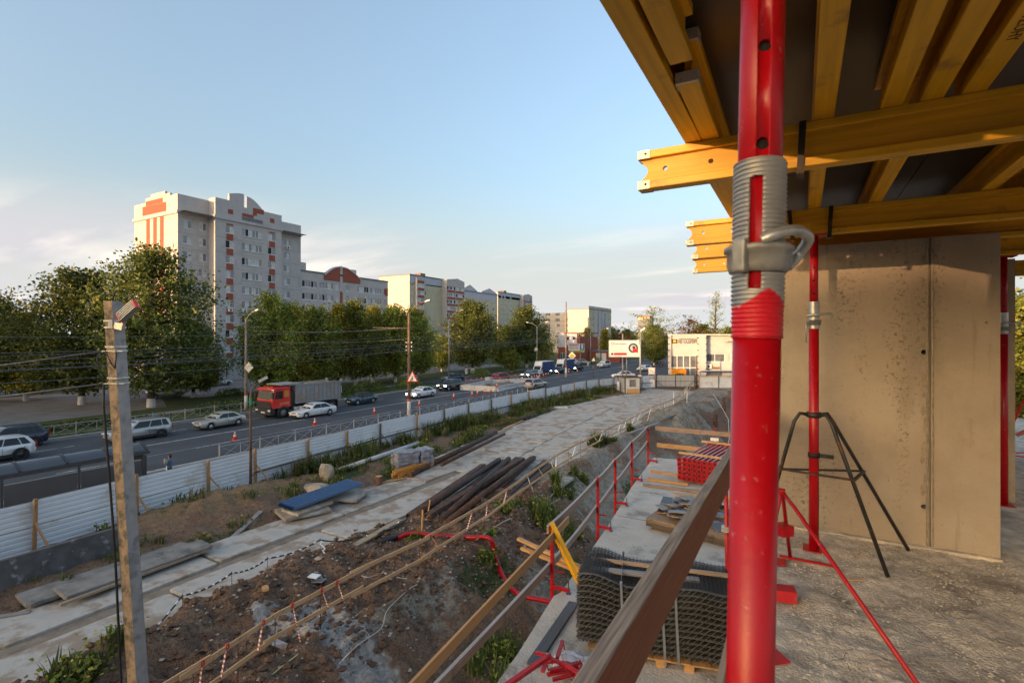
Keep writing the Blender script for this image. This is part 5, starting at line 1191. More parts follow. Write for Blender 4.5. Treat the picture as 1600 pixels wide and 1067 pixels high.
street_pole('concrete street pole carrying the yellow diamond sign', -41.9, 96.6, 15.5, .20, .15, POLEC, [], 2.0, 2, (11.5, -7, 1.0))
street_pole('double armed lamp post in front of the dark tree by the blue trucks', -53.5, 106.5, 12.4, .12, .08, POLEG, [(0, 2.2, 1.1), (toroad, 2.2, 1.1)], 0)
street_pole('slim dark lamp post behind the white boxy off-roader', X_on(936, 140), 140, 11.5, .10, .07, POLEG, [(0, 2.2, .8)], 0)
street_pole('rusty pole between the two billboards', X_on(919, 142), 142, 14, .16, .12, RUSTP, [], 0)
street_pole('grey post beside the rusty pole left of the large billboard', X_on(923, 138), 138, 11, .09, .07, POLEG, [], 0)
street_pole('concrete pole behind the large billboard', X_on(973, 108), 108, 9, .17, .14, POLEC, [], 2.2)
# lamp behind the guard hut
t = street_pole('tall pale site lamp post just right of the guard hut', -23.3, 84.6, 9.6, .15, .11, POLEG, [], 1.1, 0, None, group='site lamps')
MB().bar((.0,-.1,9.3), (.45,-.15,9.6), .06, .06).obj('lamp_arm', LAMPH, t); MB().box((.55,-.15,9.62), (.75,.28,.16), ry=-.6).obj('lamp_head', LAMPH, t); MB().bb(-.45,-.15,-.12,.12,7.1,7.9).obj('cable_box', POLEG, t); MB().bb(-.3,.3,-.35,-.16,1.2,2.0).obj('switch_box', WHITEP, t)
# thin leaning lamp post behind the site fence
t = thing('lamp_post', 'thin bent grey lamp post standing at the site fence among the cones', 'lamp post', (-26.15, 17.3, 0))
MB().tube([(0,0,0),(0,0,5.2),(.02,.05,5.6),(.25,.35,6.0)], [.075,.06,.055,.045], 8).obj('pole', RUSTP, t); MB().box((.36,.5,6.12), (.2,.5,.14), rz=-.6, rx=.5).obj('lamp_head', LAMPH, t); MB().lathe([(.068,0),(.07,.35)], 10, (0,0,4.75)).obj('green_band', M('green_tape',(.02,.25,.10),.6), t)

# near concrete pole with the floodlight
pb, pt_ = Vector((-10.71, 4.97, 0)), Vector((-11.23, 4.68, 9.2)); t = thing('concrete_pole', 'leaning square concrete pole with a red edged floodlight in front of the road', 'pole', pb)
PC = M('weathered_pole_concrete', (.33,.30,.275), .92, var=.15, scale=6, bump=.006, bscale=30, dirt=(.20,.185,.175), dscale=2.5, damt=.45); PCM = M('brown_pole_side', (.27,.195,.125), .95, var=.3, scale=9, bump=.01, bscale=30, dirt=(.10,.085,.06), dscale=5, damt=.6)  # left face of the pole browner than its other sides
d = pt_-pb; q = d.to_track_quat('Z', 'Y'); rot = q @ Matrix.Rotation(R(-18), 4, 'Z').to_quaternion()
def onpole(z, a=0, b=0): return d*(z/d.z) + Vector((C_*a - S_*b, S_*a + C_*b, 0))
m = MB(); 
for z0, z1 in ((-.5, 9.15),):
    w0, w1 = .118, .108; ring = lambda w: [(w*(x_*.81-y_*.59), w*(x_*.59+y_*.81)) for x_, y_ in ((-.15,-1.4),(1.38,-.15),(.15,1.4),(-1.38,.15))]
    vs = [onpole(z0, a, b) for a, b in ring(w0)] + [onpole(z1, a, b) for a, b in ring(w1)]
    m.add(vs, [(0,1,5,4)], 0).add(vs, [(1,2,6,5)], 0).add(vs, [(2,3,7,6)], 0).add(vs, [(3,0,4,7)], 1).add(vs, [(4,5,6,7),(3,2,1,0)], 0)
o = m.obj('pole', [PC, PCM], t); bv = o.modifiers.new('bevel', 'BEVEL'); bv.width = .012; bv.segments = 2
for z in (8.78, 8.66, 8.30, 8.22, 7.72, 7.62):
    m = MB(); w = .112
    for (a0, b0), (a1, b1) in [((p_[0]*1.07, p_[1]*1.07), (q_[0]*1.07, q_[1]*1.07)) for p_, q_ in zip(ring(w), ring(w)[1:]+ring(w)[:1])]: m.bar(onpole(z,a0,b0), onpole(z,a1,b1), .012, .03, up=d.normalized())
    if z in (8.22, 7.62): m.bar(onpole(z,-w-.07,-w-.012), onpole(z,w+.09,-w-.012), .012, .012)
    m.obj('steel_strap', GALV, t)
a = MB(); a.box(tuple(onpole(8.72, .03, -.13)), (.16,.03,.16)); a.bar(onpole(8.70,.11,-.13), onpole(8.66,.26,-.14), .07, .12); a.bar(onpole(8.66,.24,-.14), onpole(8.86,.30,-.15), .05, .05); a.obj('lamp_bracket', GALV, t)
fl_ = MB(); M4 = Matrix.Translation(onpole(8.95, .40, -.16)) @ Matrix.Rotation(math.atan2(S_, C_), 4, 'Z') @ Matrix.Rotation(R(-42), 4, 'Y') @ Matrix.Rotation(R(68), 4, 'X')
fl_.box((0,0,0), (.38,.20,.05), M=M4)
for k in range(5): fl_.box((0,-.09+.045*k,.045), (.36,.010,.06), M=M4)
fl_ = fl_.obj('floodlight', GALV, t)
e = MB()
for s in (-1, 1): e.box((s*.195,0,.02), (.02,.21,.10), M=M4)
e.obj('red_end_plate', REDTAPE, fl_)
cb = MB(); 
for pts in ([onpole(8.26,-.16,-.05), onpole(8.10,-.30,-.1), onpole(7.85,-.26,-.1), onpole(7.66,-.14,-.05)], [onpole(8.24,-.12,-.12), onpole(8.02,-.02,-.14), onpole(7.9,.05,-.14), onpole(8.2,.10,-.13)], [onpole(9.14,-.02,0), onpole(9.3,.02,0), onpole(9.36,.09,0)]): cb.tube(pts, .012, 6)
cb.obj('loose_cable', BLACK, t)
tag(MB().tube([pb+onpole(7.62,-.20,-.1)] + [pb+onpole(z, -.20-.02*math.sin(z), -.12) for z in np.linspace(7.2, 1.5, 12)] + [pb + Vector((-.12,-.25,.1))], .022, 6).obj('hanging_cable', BLACK), 'thick black cable hanging down beside the leaning concrete pole', 'cable')
# overhead wires
WIREM = M('weathered_wire', (.10,.10,.105), .6, var=.2)
def wire(label, p0, p1, sag, r=.016, n=18):
    p0, p1 = Vector(p0), Vector(p1); pts = [p0.lerp(p1, i/n) - Vector((0,0,4*sag*(i/n)*(1-i/n))) for i in range(n+1)]
    return tag(MB().tube(pts, r, 5).obj('overhead_wire', WIREM), label, 'wire', 'overhead wires')
w1 = pb + onpole(8.22,-.2,-.05); w2 = pb + onpole(7.62,-.2,-.05)
wire('upper dark wire running left from the leaning concrete pole', w1, (-38, -9.5, 8.6), 1.2, .014); wire('lower dark wire running left from the leaning concrete pole', w2, (-37.5, -9.5, 7.2), .9, .016)
for k, (z, px) in enumerate(((7.0,-.4),(7.7,.4),(8.5,-.4),(9.3,.4))):
    wire(('lowest','second','third','highest')[k]+' thin wire from the rusty lamp pole to the left frame edge', (-35.7+px, 41.3, z), (-33.0+px, -6, z-.6), .5)
    wire(('lowest','second','third','highest')[k]+' thin wire from the rusty lamp pole to the diamond sign pole', (-35.7+px, 41.3, z), (-41.9+px, 96.6, z+1.5), .9)
    if k < 2: wire(('lower','upper')[k]+' wire from the diamond sign pole on towards the car service hall', (-41.9+px, 96.6, z+1.5), (-27-px, 175, z+.5), .9)
for k in range(4): wire(('lowest','second','third','highest')[k]+' of the trolley wires hanging above the far lanes', (-47.2-.6*k, -8, 6.1+.35*k), (-49.4-.6*k, 106, 7.2+.25*k), .35, .02)
for k in range(2): wire(('lower','upper')[k]+' cross wire from the concrete street pole to the rusty lamp pole', (-56.2, 36.6, 8.0+1.2*k), (-35.7, 41.3, 8.2+1.2*k), .35, .02)
wire('thin cross wire from the rusty lamp pole to the plain lamp post', (-35.7, 41.3, 8.6), (-56.6, 76.5, 8.4), .7, .02)

# signs
SIGNW = M('sign_white', (.70,.70,.68), .4); SIGNR = M('sign_red', (.60,.02,.02), .4); SIGNY = M('sign_yellow', (.75,.40,.01), .4); SIGNB = M('sign_black', (.02,.02,.02), .5)
FACE = R(31)      # signs that face traffic coming from this end
t = thing('road_sign', 'triangular red and white road works warning sign on the rusty lamp pole', 'sign', (-35.62, 40.9, 4.15), R(12))
def tri(r): return [(r*math.cos(R(90+120*k)), r*math.sin(R(90+120*k))) for k in range(3)]
tp_ = Vector((.62, -.12, 0)); m = MB().prism([(a+tp_.x, b) for a, b in tri(.78)], -.02, .02, 'Y'); m.obj('plate', SIGNR, t, fix=True); MB().prism([(a+tp_.x, b) for a, b in tri(.58)], -.03, -.022, 'Y').obj('field', SIGNW, t, fix=True)
g = MB(); g.lathe([(0,0),(.055,0),(.055,.01),(0,.01)], 10, (tp_.x+.02,-.04,.20), M=Matrix.Rotation(R(90),3,'X')); g.bar((tp_.x-.02,-.036,.12),(tp_.x+.03,-.036,-.03),.01,.10, up=(1,0,0)); g.bar((tp_.x+.03,-.036,-.03),(tp_.x+.10,-.036,-.26),.01,.06,up=(1,0,0)); g.bar((tp_.x+.0,-.036,-.03),(tp_.x-.10,-.036,-.26),.01,.06,up=(1,0,0)); g.bar((tp_.x-.02,-.036,.10),(tp_.x-.22,-.036,-.2),.01,.04,up=(1,0,0)); g.prism([(tp_.x-.33,-.28),(tp_.x-.10,-.28),(tp_.x-.2,-.14)], -.04, -.032, 'Y'); g.obj('worker_pictogram', SIGNB, t)
MB().bar((0,0,.1),(.3,-.0,.1),.03,.03).obj('clamp', GALV, t)
t = thing('road_sign', 'yellow and white diamond priority sign on the concrete street pole', 'sign', (-41.2, 96.2, 4.5), R(20)); dm = lambda r: [(r,0),(0,r),(-r,0),(0,-r)]
MB().prism([(a+.75,b) for a,b in dm(.80)], -.02, .02, 'Y').obj('plate', SIGNW, t, fix=True); MB().prism([(a+.75,b) for a,b in dm(.50)], -.03, -.022, 'Y').obj('field', SIGNY, t, fix=True); MB().bar((-.7,0,0),(.2,0,0),.03,.03).obj('clamp', GALV, t)
t = thing('road_sign', 'back of a diamond sign on the concrete pole beside the dump truck cab', 'sign', (-55.9, 36.2, 4.9), R(15)); MB().prism([(a+.62,b) for a,b in dm(.62)], -.02, .02, 'Y').obj('plate', M('sign_back', (.42,.43,.44), .5, .3), t, fix=True)
t = thing('road_sign', 'back of a round sign on the double armed lamp post', 'sign', (-53.0, 106.2, 5.3)); MB().lathe([(0,0),(.5,0),(.5,.03),(0,.03)], 20, (-.6,0,0), M=Matrix.Rotation(R(90),3,'X')).obj('plate', MATS['sign_back'], t)
t = thing('road_sign', 'small sign on a thin post sticking up behind the site fence', 'sign', (-36.3, 97.5, 0)); MB().cyl((0,0,0),(0,0,3.6),.04,n=6).obj('post', RUSTP, t); MB().prism([(a,b+3.7) for a,b in tri(.5)], -.02, .02, 'Y').obj('plate', SIGNW, t, fix=True)
for i, (u, v) in enumerate(((684,190+425),)): pass
t = thing('notice_post', 'pale square cabinet on the verge right of the dump truck', 'cabinet', (-57.6, 51.5, 0)); MB().bb(-.25,.25,-.4,.4,.4,1.4).obj('cabinet', M('cabinet_grey',(.45,.45,.43),.6), t); MB().bb(-.2,.2,-.3,.3,0,.4).obj('plinth', CONC, t)
for i, (u, v, lb) in enumerate(((740,583,'pale stone bollard on the grass left of the red hatchback'), (729,583,'second pale stone bollard beside the dark hatchback'), (919,571,'white post on the grass by the white boxy off-roader'))):
    p = at(u, v+1, 0); t = thing('bollard', lb, 'bollard', p); MB().box((0,0,.55),(.5,.5,1.1)).obj('body', CONC_LIGHT, t); MB().add([(-.25,-.25,1.1),(.25,-.25,1.1),(.25,.25,1.1),(-.25,.25,1.1),(0,0,1.25)], [(0,1,4),(1,2,4),(2,3,4),(3,0,4)]).obj('cap', CONC_LIGHT, t)

# cones
CONE = M('cone_orange_red', (.62,.045,.012), .5, var=.06); CONEW = M('cone_white_band', (.68,.68,.66), .5)
ct = thing('traffic_cone', '', 'traffic cone', (0,0,.026), 0, 'traffic cones on the street'); ch = .75
rr_ = lambda z: .165 + (.03-.165)*z/ch
MB().lathe([(0,.03),(rr_(0.03),.03),(rr_(.30),.30)], 14).obj('cone_foot', CONE, ct); MB().lathe([(rr_(.30),.30),(rr_(.43),.43)], 14).obj('white_band', CONEW, ct); MB().lathe([(rr_(.43),.43),(rr_(.52),.52)], 14).obj('cone_middle', CONE, ct); MB().lathe([(rr_(.52),.52),(rr_(.63),.63)], 14).obj('white_band', CONEW, ct); MB().lathe([(rr_(.63),.63),(rr_(ch),ch),(0,ch)], 14).obj('cone_tip', CONE, ct); MB().box((0,0,.016),(.42,.42,.03)).obj('base', CONE, ct)
CL = [(367,687,'cone nearest to the bus shelter on the near lane line'),(492,664,'cone on the lane line in front of the white sports saloon'),(585,646,'cone on the lane line level with the old dark blue saloon'),(655,634,'cone on the lane line just right of the rusty lamp pole'),(709,622,'lone cone between the rusty pole and the concrete barrier'),(737.5,618.5,'leftmost of the row of cones in front of the concrete barrier'),(746,616.5,'second cone of the row in front of the concrete barrier'),(757,614.5,'third cone of the row in front of the concrete barrier'),(767,612.5,'last short cone of the row in front of the concrete barrier'),(748.5,610,'cone against the left face of the concrete barrier'),(722,603.5,'cone at the far left corner of the concrete barrier')]
for i, (u, v, lb) in enumerate(CL):
    p = at(u, v, .026)
    if i == 0: ct.location = p; ct['label'] = lb
    else: copy_thing(ct, p, rt.uniform(0, 1.5), lb)
p = at(776.5, 605, .85); copy_thing(ct, (p.x, p.y, .82), .3, 'cone standing on top of the concrete barrier corner')
FAR = [(826,593),(831,592),(835,591),(838.5,590.5),(842,591.5),(843,589.5),(840,592.5),(849,588),(853,587.2),(857,586.5),(873,585.5),(889,583),(902,581.5),(927,575.5),(937,575),(798,597),(803,596),(809,594.5),(816,593.2)]
for u, v in FAR: p = at(u, v, .026); copy_thing(ct, p, 0, 'orange cone in the line of cones beside the far lane by the blue trucks', 'far line of orange cones')
# low delineators around the works site
dt = thing('delineator_post', 'orange and white marker post around the roped off works site', 'marker post', (0,0,.02), 0, 'marker posts round the works site')
MB().cyl((0,0,0),(0,0,1.0),.05,n=8).obj('post', CONE, dt); MB().cyl((0,0,.6),(0,0,.75),.055,n=8).obj('white_band', CONEW, dt); MB().cyl((0,0,0),(0,0,.05),.2,n=10).obj('base', BLACK, dt)
DP = [(736,599),(745,598.5),(752,597),(765,597),(773,596.5),(781,597),(791,594),(728,600),(758,596),(805,592),(812,591.5),(797,593.5),(785,594)]
for i, (u, v) in enumerate(DP):
    p = at(u, v, .02)
    if i == 0: dt.location = p
    else: copy_thing(dt, p)
t = MB(); pts = [at(u, v, .85) for u, v in ((728,594.0),(745,593),(765,592),(785,590.5),(800,589),(812,587))]
for a, b in zip(pts[:-1], pts[1:]): t.bar(a, b, .01, .07)
tag(t.obj('barrier_tape', M('striped_tape_far', (.62,.28,.22), .6)), 'red and white tape strung round the works site in the road', 'barrier tape')
# concrete block barrier, one block at a time
def block_row(pts, where, zt=.80):
    k = 0
    for a, b in zip(pts[:-1], pts[1:]):
        a, b = Vector(a), Vector(b); L = (b-a).length; n = max(1, round(L/2.4)); d = (b-a)/n
        for i in range(n):
            p = a+d*(i+.5); m = MB(); l = d.length/2-.02; w = .3
            m.prism([(-w,0),(w,0),(w,.18),(w*.55,.34),(w*.5,zt),(-w*.5,zt),(-w*.55,.34),(-w,.18)], -l, l, 'Y')
            o = m.obj('concrete_barrier', CONC_LIGHT, None, (p.x, p.y, .02), fix=True); o.rotation_euler = (0, 0, math.atan2(-d.x, d.y) + rt.uniform(-.015,.015)); o.location.x += rt.uniform(-.03,.03)
            tag(o, 'pale concrete block in the '+where+' row of the low barrier in the road', 'barrier', 'concrete barrier blocks in the road'); k += 1
c1, c2, c3, c4 = at(720,609,0), at(776,612,0), at(832,601,0), at(758,600,0)
c1.z = c2.z = c3.z = c4.z = 0; block_row([c1, c2, c3], 'front'); block_row([c1 + Vector((.2,.6,0)), (-47.5, 77, 0), (-43.5, 82.5, 0), c3], 'back')
q = MB(); 
for i in range(24): q.add([(rt.uniform(-46.5,-42.5)+a*.8, rt.uniform(70,79)+b*.8, .05+c*.5) for a,b,c in ((-1,-1,0),(1,-1,0),(0,1,0),(0,0,1))], [(0,1,3),(1,2,3),(2,0,3)])
q.grid(lambda i,j: (-46.8+4.6*i/6, 69.5+10*j/8, .05+.55*math.sin(math.pi*i/6)*math.sin(math.pi*j/8)+rt.uniform(-.1,.1)), 7, 9, sm=False)
tag(q.obj('earth_heap', MATS['trodden_mud']), 'low heap of excavated earth inside the ring of concrete barrier blocks', 'earth heap')
p = at(764,598,0); t = thing('concrete_block', 'single square concrete block standing by the red hatchback', 'concrete block', (p.x,p.y,.02)); MB().box((0,0,.5),(1.0,1.0,1.0)).obj('block', CONC_LIGHT, t); MB().tube([(-.15,0,1.0),(-.15,0,1.12),(.15,0,1.12),(.15,0,1.0)], .02, 6).obj('lifting_loop', RUST, t)

# pedestrian railings with crossed bars
RAIL = M('railing_grey_paint', (.36,.37,.38), .5, .3, var=.08)
def rail_panel_mesh(L, h):
    m = MB(); m.bar((0,0,h),(0,L,h),.045,.045); m.bar((0,0,h*.52),(0,L,h*.52),.028,.028) if False else None; m.bar((0,0,.18),(0,L,.18),.035,.035)
    m.bar((0,.04,.2),(0,L/2-.03,h-.03),.022,.022); m.bar((0,L/2-.03,.2),(0,.04,h-.03),.022,.022); m.bar((0,L/2+.03,.2),(0,L-.04,h-.03),.022,.022); m.bar((0,L-.04,.2),(0,L/2+.03,h-.03),.022,.022); m.bar((0,L/2,.18),(0,L/2,h),.03,.03)
    return m.mesh('railing_panel', RAIL)
rp_ = rail_panel_mesh(2.9, 1.0); post_ = MB().bar((0,0,0),(0,0,1.12),.07,.07).mesh('post', RAIL)
def railing(label, x, y0, n, dx=0.0):
    t = thing('railing', label, 'railing', (x, y0, 0))
    for k in range(n): link('railing_panel', rp_, t, (dx*k, 3.0*k+.05, 0)); link('post', post_, t, (dx*k, 3.0*k, 0))
    link('post', post_, t, (dx*n, 3.0*n, 0)); return t
railing('grey crossed bar railing along the far kerb behind the silver cars', -54.6, 2.0, 14); railing('grey crossed bar railing along the near pavement behind the site fence', -34.4, 20.5, 15)

# bus shelter
SH_ = M('shelter_frame', (.055,.06,.065), .4, .4); POLY = M('smoked_sheet', (.05,.052,.058), .12, spec=.9, var=.2, scale=.6)
t = thing('bus_shelter', 'dark barrel roofed bus shelter behind the corrugated fence', 'bus shelter', (-29.3, 5.5, .1)); Ls, Wd = 8.2, 1.55
arc = [(-Wd*i/8, 2.45+.42*math.sin(math.pi*(i*.86+.6)/8)) for i in range(9)]
m = MB(); m.grid(lambda i, j: (arc[i][0], Ls*j/6, arc[i][1]), 9, 7); m.grid(lambda i, j: (arc[i][0], Ls*j/6, arc[i][1]-.02), 9, 7); m.obj('roof', POLY, t)
for k in range(6):
    y = Ls*k/5; m = MB()
    for (a, b), (c, d2) in zip(arc[:-1], arc[1:]): m.bar((a, y, b+.02), (c, y, d2+.02), .09, .05)
    m.obj('roof_hoop', SH_, t)
MB().bb(-.05,.06,-.1,Ls+.1,2.36,2.50).obj('gutter_beam', SH_, t); MB().bb(-Wd-.04,-Wd+.05,-.1,Ls+.1,2.30,2.42).obj('gutter_beam', SH_, t)
for k in range(4): MB().bb(-.05,.03,Ls*k/3*.97+.05-.04,Ls*k/3*.97+.05+.04,0,2.36).obj('post', SH_, t)
for k in range(3):
    y0, y1 = Ls*k/3*.97+.12, Ls*(k+1)/3*.97-.02; MB().quad((-.01,y0,.3),(-.01,y1,.3),(-.01,y1,2.1),(-.01,y0,2.1)).obj('glass_panel', POLY, t)
    MB().bb(-.035,.02,y0,y1,1.02,1.06).obj('cross_bar', RAIL, t); MB().bb(-.035,.02,y0,y1,2.08,2.12).obj('cross_bar', RAIL, t)
MB().bb(-Wd,.0,Ls-.16,Ls-.02,.2,2.3).obj('poster_case', SH_, t); pa_ = MB().quad((-Wd+.12,Ls-.165,.4),(-.12,Ls-.165,.4),(-.12,Ls-.165,2.1),(-Wd+.12,Ls-.165,2.1)).obj('poster', M('dim_poster', (.10,.105,.09), .3, var=.7, scale=2.2, dirt=(.20,.09,.05), dscale=2.5, damt=.4), t)
MB().bb(-1.2,-.8,1.0,7.0,.42,.47).obj('bench', WOODDARK, t)
copy_thing(ct, (-33.2, 12.2, .026), 0, 'cone seen through the glass of the bus shelter')
# near pavement: person waiting at the kerb
SKIN = M('skin', (.42,.24,.17), .6, var=.05); DENIM = M('blue_denim', (.085,.14,.20), .85, var=.2, scale=12); HAIR = M('auburn_hair', (.055,.02,.012), .6, var=.3, scale=20); DARKC = M('dark_cloth', (.03,.032,.04), .85, var=.2); LIGHTC = M('pale_cloth', (.50,.42,.36), .85, var=.2, scale=9)
def figure(name, label, loc, rz, h=1.66, top=None, legs=None, hair=None, pose='hold', cat='person'):
    """one skinned body with clothes and hair as children, feet at z = 0, facing -Y"""
    t = thing(name, label, cat, loc, rz); s = h/1.70
    J = {'pelvis':(0,0,.93,.125),'waist':(0,.0,1.08,.115),'chest':(0,.01,1.28,.135),'neck0':(0,.02,1.43,.055),'neck1':(0,.01,1.50,.05),'head0':(0,-.01,1.57,.078),'head1':(0,-.005,1.66,.074)}
    E = [('pelvis','waist'),('waist','chest'),('chest','neck0'),('neck0','neck1'),('neck1','head0'),('head0','head1')]
    for sg, nm in ((-1,'l'),(1,'r')):
        J['hip'+nm]=(sg*.085,0,.88,.095); J['kn'+nm]=(sg*.09,-.01,.50,.062); J['an'+nm]=(sg*.09,.02,.09,.042); J['toe'+nm]=(sg*.10,-.13,.045,.035)
        E += [('pelvis','hip'+nm),('hip'+nm,'kn'+nm),('kn'+nm,'an'+nm),('an'+nm,'toe'+nm)]
        if pose == 'hold': el, wr_, hd = (sg*.23,-.02,1.10,.043), (sg*.10,-.22,1.22 if sg > 0 else 1.14,.030), (sg*.05,-.26,1.28 if sg > 0 else 1.16,.032)
        else: el, wr_, hd = (sg*.23,.02,1.12,.043), (sg*.24,-.03,.88,.030), (sg*.235,-.05,.79,.032)
        J['sh'+nm]=(sg*.175,.015,1.38,.058); J['el'+nm]=el; J['wr'+nm]=wr_; J['hd'+nm]=hd
        E += [('chest','sh'+nm),('sh'+nm,'el'+nm),('el'+nm,'wr'+nm),('wr'+nm,'hd'+nm)]
        for f in range(4): J[f'f{f}'+nm]=(hd[0]+.014*(f-1.5), hd[1]-.05, hd[2]-.055+.008*abs(f-1.5), .009); E.append(('hd'+nm, f'f{f}'+nm))
        J['th'+nm]=(hd[0]-sg*.035, hd[1]-.02, hd[2]-.02, .010); E.append(('hd'+nm,'th'+nm))
    ks = list(J); me = bpy.data.meshes.new('body'); me.from_pydata([Vector(J[k][:3])*s for k in ks], [(ks.index(a), ks.index(b)) for a, b in E], [])
    o = link('body', me, t); sk = o.modifiers.new('skin', 'SKIN'); 
    for k, d_ in zip(ks, me.skin_vertices[0].data): d_.radius = (J[k][3]*s, J[k][3]*s*(.8 if k in ('chest','waist','pelvis') else 1)); d_.use_root = (k == 'pelvis')
    sb = o.modifiers.new('sub', 'SUBSURF'); sb.levels = 1; sb.render_levels = 1
    bpy.context.view_layer.update(); m2 = bpy.data.meshes.new_from_object(o.evaluated_get(bpy.context.evaluated_depsgraph_get())); o.modifiers.clear(); o.data = m2
    m2.materials.clear(); [m2.materials.append(x) for x in (SKIN, top or DARKC, legs or DARKC, BLACK)]
    for p in m2.polygons:
        c = p.center/s; p.use_smooth = True
        p.material_index = 3 if c.z < .08 else 2 if c.z < .95 else 0 if (c.z > 1.455 or c.y < -.20 and pose == 'hold' or (abs(c.x) > .2 and c.z < .90)) else 1
    m = MB(); n = 10
    m.grid(lambda i, j: (.092*s*math.sin(math.pi*i/8)*math.cos(2*math.pi*j/12)*(1.05 if math.sin(2*math.pi*j/12) > -.3 else .86), .012*s + .10*s*math.sin(math.pi*i/8)*math.sin(2*math.pi*j/12) + (.012 if i > 3 else 0), (1.635 + .10*math.cos(math.pi*i/8) - (.08 if i > 5 and math.sin(2*math.pi*j/12) > -.2 else 0))*s), 7, 12, wrap=True); m.obj('hair', hair or HAIR, t)
    f = MB(); f.add([(0,-.105*s,1.60*s),(-.014*s,-.082*s,1.585*s),(.014*s,-.082*s,1.585*s),(0,-.082*s,1.625*s)], [(0,1,2),(0,2,3),(0,3,1)]); f.obj('nose', SKIN, t)
    e = MB()
    for sg in (-1, 1): e.box((sg*.03*s,-.080*s,1.625*s), (.018*s,.008,.008*s))
    e.box((0,-.080*s,1.558*s), (.035*s,.008,.008*s)); e.obj('eyes_and_mouth', BLACK, t)
    if pose == 'hold':
        j = MB(); j.lathe([(.155*s,.93*s),(.150*s,1.08*s),(.165*s,1.25*s),(.172*s,1.36*s),(.09*s,1.44*s)], 14, M=Matrix.Scale(.86, 3, (0,1,0))); j.obj('jacket', top or DENIM, t)
    return t
pz = at(265, 733, .9); figure('person', 'person with auburn hair in a denim jacket hugging a bundle at the bus stop', (pz.x, pz.y, .1), R(-60), 1.66, DENIM, DARKC, HAIR)
tag(MB().lathe([(0,-.20),(.05,-.16),(.075,-.04),(.07,.08),(.04,.17),(0,.19)], 10, M=Matrix.Rotation(R(28),3,'X')).obj('bundle', LIGHTC, None, Vector((pz.x,pz.y,.1)) + Matrix.Rotation(R(-60),3,'Z') @ Vector((.02,-.20,1.24))), 'pale bundle held to the chest of the person at the bus stop', 'bundle')
m = MB(); m.lathe([(0,0),(.13,.02),(.15,.14),(.12,.28),(.06,.32)], 12, M=Matrix.Scale(.6,3,(0,1,0))); o = m.obj('handbag', WHITEP, None, Vector((pz.x,pz.y,.1)) + Matrix.Rotation(R(-60),3,'Z') @ Vector((-.17,-.20,.66))); tag(o, 'white bag hanging in front of the person at the bus stop', 'bag'); MB().tube([(-.06,0,.3),(-.03,.02,.47),(.03,.02,.47),(.06,0,.3)], .008, 5).obj('bag_handle', WHITEP, o)
for i, (u, v, lb) in enumerate(((10,618.5,'left one of two dark clad people standing by the low grey roofed house'),(17,618.5,'right one of two dark clad people standing by the low grey roofed house'))):
    p = at(u, v, .024); figure('person', lb, p, R(70+40*i), 1.75, DARKC, DARKC, BLACK, 'stand')
p = at(1031,574,.02); figure('person', 'tiny pedestrian in dark green on the pavement beyond the car service corner', p, R(180), 1.7, M('green_cloth',(.03,.09,.07),.9), DARKC, BLACK, 'stand')
p = at(1035.5,573,.02); figure('person', 'tiny pedestrian in red on the pavement beyond the car service corner', p, R(180), 1.65, M('red_cloth',(.30,.04,.04),.9), DARKC, BLACK, 'stand')

# billboards
BBD = M('billboard_white', (.66,.66,.65), .4, var=.02); CHAR = M('print_dark', (.05,.05,.055), .4); PRR = M('print_red', (.55,.02,.03), .4); PRG = M('print_grey', (.16,.16,.17), .5)
def disc(m, c, r, n=24, y=0.0, mi=0, r0=0.0, a0=0.0, a1=6.2832, ky=1.0):
    k = n; pts = []
    for i in range(k): 
        q0, q1 = a0+(a1-a0)*i/k, a0+(a1-a0)*(i+1)/k
        m.quad((c[0]+r0*math.cos(q0),y,c[1]+r0*math.sin(q0)*ky),(c[0]+r*math.cos(q0),y,c[1]+r*math.sin(q0)*ky),(c[0]+r*math.cos(q1),y,c[1]+r*math.sin(q1)*ky),(c[0]+r0*math.cos(q1),y,c[1]+r0*math.sin(q1)*ky), mi)
Yb = 97.0; xb0, xb1 = X_on(951.5, Yb), X_on(1000, Yb); t = thing('billboard', 'large white billboard advertising brake discs above the guard hut', 'billboard', (xb0, Yb, 0), R(29.5)); fwb = -((xb0+xb1)/2)*S_ + Yb*C_; bwid = 49/800*fwb; bz0, bz1 = 8.5-(558-525)/800*fwb, 8.5-(532-525)/800*fwb; bh = bz1-bz0
MB().bb(0,bwid,-.15,.15,bz0,bz1).obj('panel', BBD, t); f = MB(); f.bb(-.08,bwid+.08,-.2,.2,bz0-.08,bz0); f.bb(-.08,bwid+.08,-.2,.2,bz1,bz1+.08); f.bb(-.08,0,-.2,.2,bz0,bz1); f.bb(bwid,bwid+.08,-.2,.2,bz0,bz1); f.obj('frame', GALV, t)
MB().cyl((bwid*.44,0,0),(bwid*.44,0,bz0-.08),.12,n=10).obj('post', POLEG, t); MB().cyl((bwid*.58,.2,0),(bwid*.58,.2,bz0-.08),.10,n=10).obj('post', POLEG, t)
g = MB(); disc(g, (bwid*.115, bz0+bh*.80), bh*.095, y=-.16, r0=bh*.062); g.obj('logo_ring', CHAR, t)
lettering('МегаШины', bh*.135, PRR, t, (bwid*.37,-.156,bz0+bh*.78), (R(90),0,0), xscale=1.05, bold=.012)
for k, (w, z) in enumerate(((.30,.60),(.24,.52),(.50,.43))): lettering(('тормозные диски','и колодки','для всех автомобилей')[k], bh*.075, PRG, t, (bwid*.065,-.156,bz0+bh*z), (R(90),0,0), align='LEFT')
